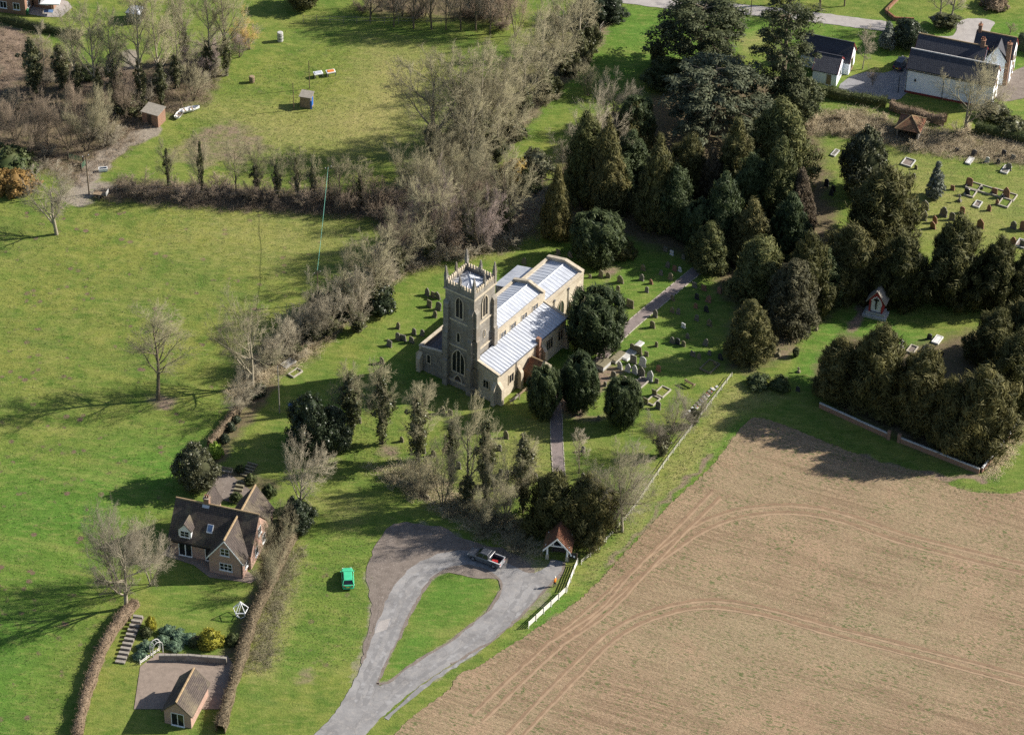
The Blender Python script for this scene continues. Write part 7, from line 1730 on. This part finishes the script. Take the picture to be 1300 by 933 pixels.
B_(57, 98, 28, 22, 'tall', 'tw_pale', 'x', 'white-stemmed birch among the upper left ivy trunks', bark='bark_pale')
for a in ((275, 82, 40, 52), (305, 72, 36, 56), (252, 100, 62, 56)): B_(*a, 'multi', 'tw_purple', S4, 'purple-brown thicket tree beside the paddock bank')
B_(318, 62, 22, 64, 'multi', 'tw_willow', 'x', 'orange-yellow willow scrub at the paddock corner', name='willow_bush', cat='bush'); bush(168, 140, 40, 3.0, 'ivy', 'x', 'ivy mound beside the brick shed'); bush(112, 98, 34, 2.0, 'hedge', 'x', 'dark low shrub in the upper left wood')
# top edge row
S5 = 'trees along the top of the paddock'
for a in ((525, 36, -30, 46), (548, 37, -36, 44), (566, 38, -34, 40), (585, 38, -36, 44), (604, 38, -34, 44), (622, 42, -30, 44), (500, 34, -20, 40), (470, 26, -26, 44)): B_(*a, 'round', 'tw_grey', S5, 'dark-stemmed bare tree along the top of the paddock')
for a in ((538, 22, -46, 50), (574, 24, -44, 50), (612, 24, -44, 50), (640, 30, -40, 50), (512, 20, -40, 50), (486, 14, -44, 50), (655, 46, -22, 48)): B_(*a, 'multi', 'tw_brown', S5, 'brown bare tree in the wood above the paddock')
thorns([(440, -20), (660, -20), (640, 36), (560, 34), (470, 24)], 16, 'tw_brown', S5, 'brown thorn bush in the wood above the paddock', 27, (1.5, 3.5))
# upper right
B_(1226, 168, 72, 98, 'wide', 'tw_olive', 'x', 'large bare tree in front of the white barn', bark='bark_pale'); B_(1095, 88, 36, 28, 'tall', 'tw_pale', 'x', 'slim birch beside the white garage', bark='bark_pale')
for a in ((1192, 34, -40, 44), (1206, 36, -44, 44)): B_(*a, 'tall', 'tw_pale', 'pale trees behind the white houses', 'pale-trunked bare tree behind the white houses', bark='bark_pale', ivy=.2, ivyw=1.3)
for a in ((982, 6, -70, 60), (1041, 14, -50, 50), (1072, 8, -50, 44)): B_(*a, 'round', 'tw_grey', 'trees beyond the far lane', 'bare tree beyond the far lane')
B_(1282, 44, 30, 18, 'round', 'tw_brown', 'x', 'small brown bare sapling in the far garden'); B_(1108, 108, 84, 20, 'multi', 'tw_brown', 'x', 'little bare bush in the barn yard')
bush(1262, 8, 40, 2.5, 'beech', 'x', 'brown hedge bush at the top right'); bush(1285, 168, 46, 2.6, 'ivy', 'x', 'olive shrub beside the white barn gable'); bush(1262, 148, 40, 2.4, 'ivy', 'x', 'pale olive shrub below the barn gable')
# hedges ---------------------------------------------------------------
thorns(WOOD, 20, 'tw_grey', 'thorn bushes of the wood', 'grey bare thorn bush in the upper left wood', 21); thorns(BRAMBLE, 18, 'tw_pale', 'thorn bushes on the bank', 'pale bare thorn bush on the bank north of the church', 22)
thorns(MID_SCRUB, 16, 'tw_brown', 'thorn bushes of the thicket', 'brown bare thorn bush in the thicket below the far lawn', 23, (2, 4)); thorns(SCRUB_SW, 14, 'tw_olive', 'thorn bushes along the churchyard wall', 'tangled olive thorn bush along the lower churchyard edge', 24, (1.4, 2.8))
thorns(E_BRAMBLE, 10, 'tw_straw', 'thorn bushes behind the cemetery', 'straw-coloured thorn bush behind the cemetery', 25, (1.2, 2.4)); thorns(BELT, 10, 'tw_olive', 'thorn bushes of the belt', 'olive thorn bush under the tree belt', 26, (2, 4))
hedge([(266, 568), (284, 545), (302, 520)], .8, 1.1, 'beech', 'low brown clipped hedge between pasture and cottage garden', seed=1)
hedge([(378, 668), (362, 705), (342, 745), (322, 790), (303, 850), (280, 930)], 1.25, 1.5, 'beech', 'long brown hedge between cottage garden and green', seed=2)
hedge([(172, 768), (150, 795), (130, 830), (112, 880), (98, 940)], 1.2, 1.4, 'beech', 'brown clipped hedge down the left side of the cottage garden', seed=3)
hedge([(1018, 112), (1050, 122), (1085, 128), (1125, 134)], 1.6, 1.6, 'hedge', 'olive clipped hedge in front of the white garage', seed=4); hedge([(1130, 138), (1170, 150), (1200, 158)], 1.5, 1.5, 'beech', 'bronze clipped hedge in front of the white barn', seed=5)
hedge([(1238, 166), (1270, 173), (1320, 182)], 1.7, 1.7, 'hedge', 'dark green clipped hedge right of the barn tree', seed=6); hedge([(-10, 24), (30, 34), (70, 42), (104, 48)], 1.2, 1.3, 'hedge', 'dark clipped hedge below the far brick house', seed=7)
hedge([(1292, 60), (1330, 70)], 2.0, 2.6, 'holly', 'tall dark hedge right of the white houses', seed=8)
# brush and rough grass ----------------------------------------------------
brush('bramble_bank', BRAMBLE, 2600, 'tw_straw', 'dead bramble and straw-coloured stems on the bank north of the church', 1, (.5, 1.5))
brush('bramble_thicket', MID_SCRUB, 1300, 'tw_purple', 'purplish bramble thicket between the far lawn and church', 2, (.6, 1.6))
brush('wood_undergrowth', WOOD, 2400, 'tw_brown', 'brown undergrowth of the upper left wood', 3, (.5, 1.6))
brush('scrub_undergrowth', SCRUB_SW, 420, 'tw_straw', 'tangled pale scrub along the churchyard wall', 4, (.7, 1.8))
brush('cemetery_brambles', E_BRAMBLE, 1500, 'tw_straw', 'straw-coloured brambles and rank grass behind the cemetery', 5, (.5, 1.4))
brush('belt_undergrowth', BELT, 900, 'tw_olive', 'twiggy undergrowth of the tree belt', 6, (.6, 1.6))
brush('hedgerow_undergrowth', [(125, 252), (480, 276), (480, 250), (150, 232)], 1500, 'tw_brown', 'brown hedge-bottom growth above the pasture', 8, (.6, 1.7))
brush('garden_undergrowth', [(372, 690), (388, 690), (366, 740), (340, 850), (312, 850), (345, 745)], 380, 'tw_olive', 'tangled growth along the cottage hedge', 9, (.5, 1.4))
brush('field_margin', [(1248, 600), (1292, 548), (1302, 552), (1262, 606)], 260, 'tw_straw', 'dead stalks outside the white coping wall', 10, (.25, .6))
blades('rough_grass', BANK, 2600, 'straw_blade', 'rough grass on the bank beside the rail fence', 11, (.1, .35))
blades('rough_grass', [(480, 560), (600, 560), (700, 560), (690, 680), (640, 690), (540, 640), (440, 600), (430, 480), (520, 470)], 9000, 'blade', 'rough grass in the lower churchyard', 12, (.08, .25))
blades('rough_grass', [(340, 660), (390, 640), (460, 640), (470, 700), (455, 840), (310, 850)], 5000, 'blade', 'rough grass on the green beside the cottage', 13, (.08, .22))
blades('rough_grass', [(240, 130), (380, 60), (560, 60), (560, 150), (480, 235), (350, 230), (200, 200)], 10000, 'blade', 'tussocky grass of the paddock', 14, (.1, .3))
blades('rough_grass', [(1040, 180), (1130, 180), (1300, 215), (1300, 330), (1150, 300), (1050, 260)], 5000, 'blade', 'rough grass of the cemetery', 15, (.06, .18))
blades('field_weeds', [(600, 852), (682, 797), (740, 757), (792, 703), (850, 641), (905, 590), (943, 541), (952, 548), (914, 598), (858, 650), (800, 712), (748, 766), (690, 806), (615, 856)], 1500, 'blade', 'ragged weeds along the field margin', 31, (.08, .3))
blades('field_weeds', [(943, 541), (968, 528), (1044, 556), (1106, 580), (1180, 600), (1223, 618), (1286, 622), (1284, 630), (1220, 627), (1176, 610), (1102, 590), (1040, 566), (968, 538)], 1300, 'blade', 'ragged weeds along the headland edge', 32, (.08, .3))
blades('rough_grass', PASTURE, 22000, 'blade', 'tussocky grass of the pasture', 16, (.08, .28))
finish_labels()
SC.render.film_transparent = False
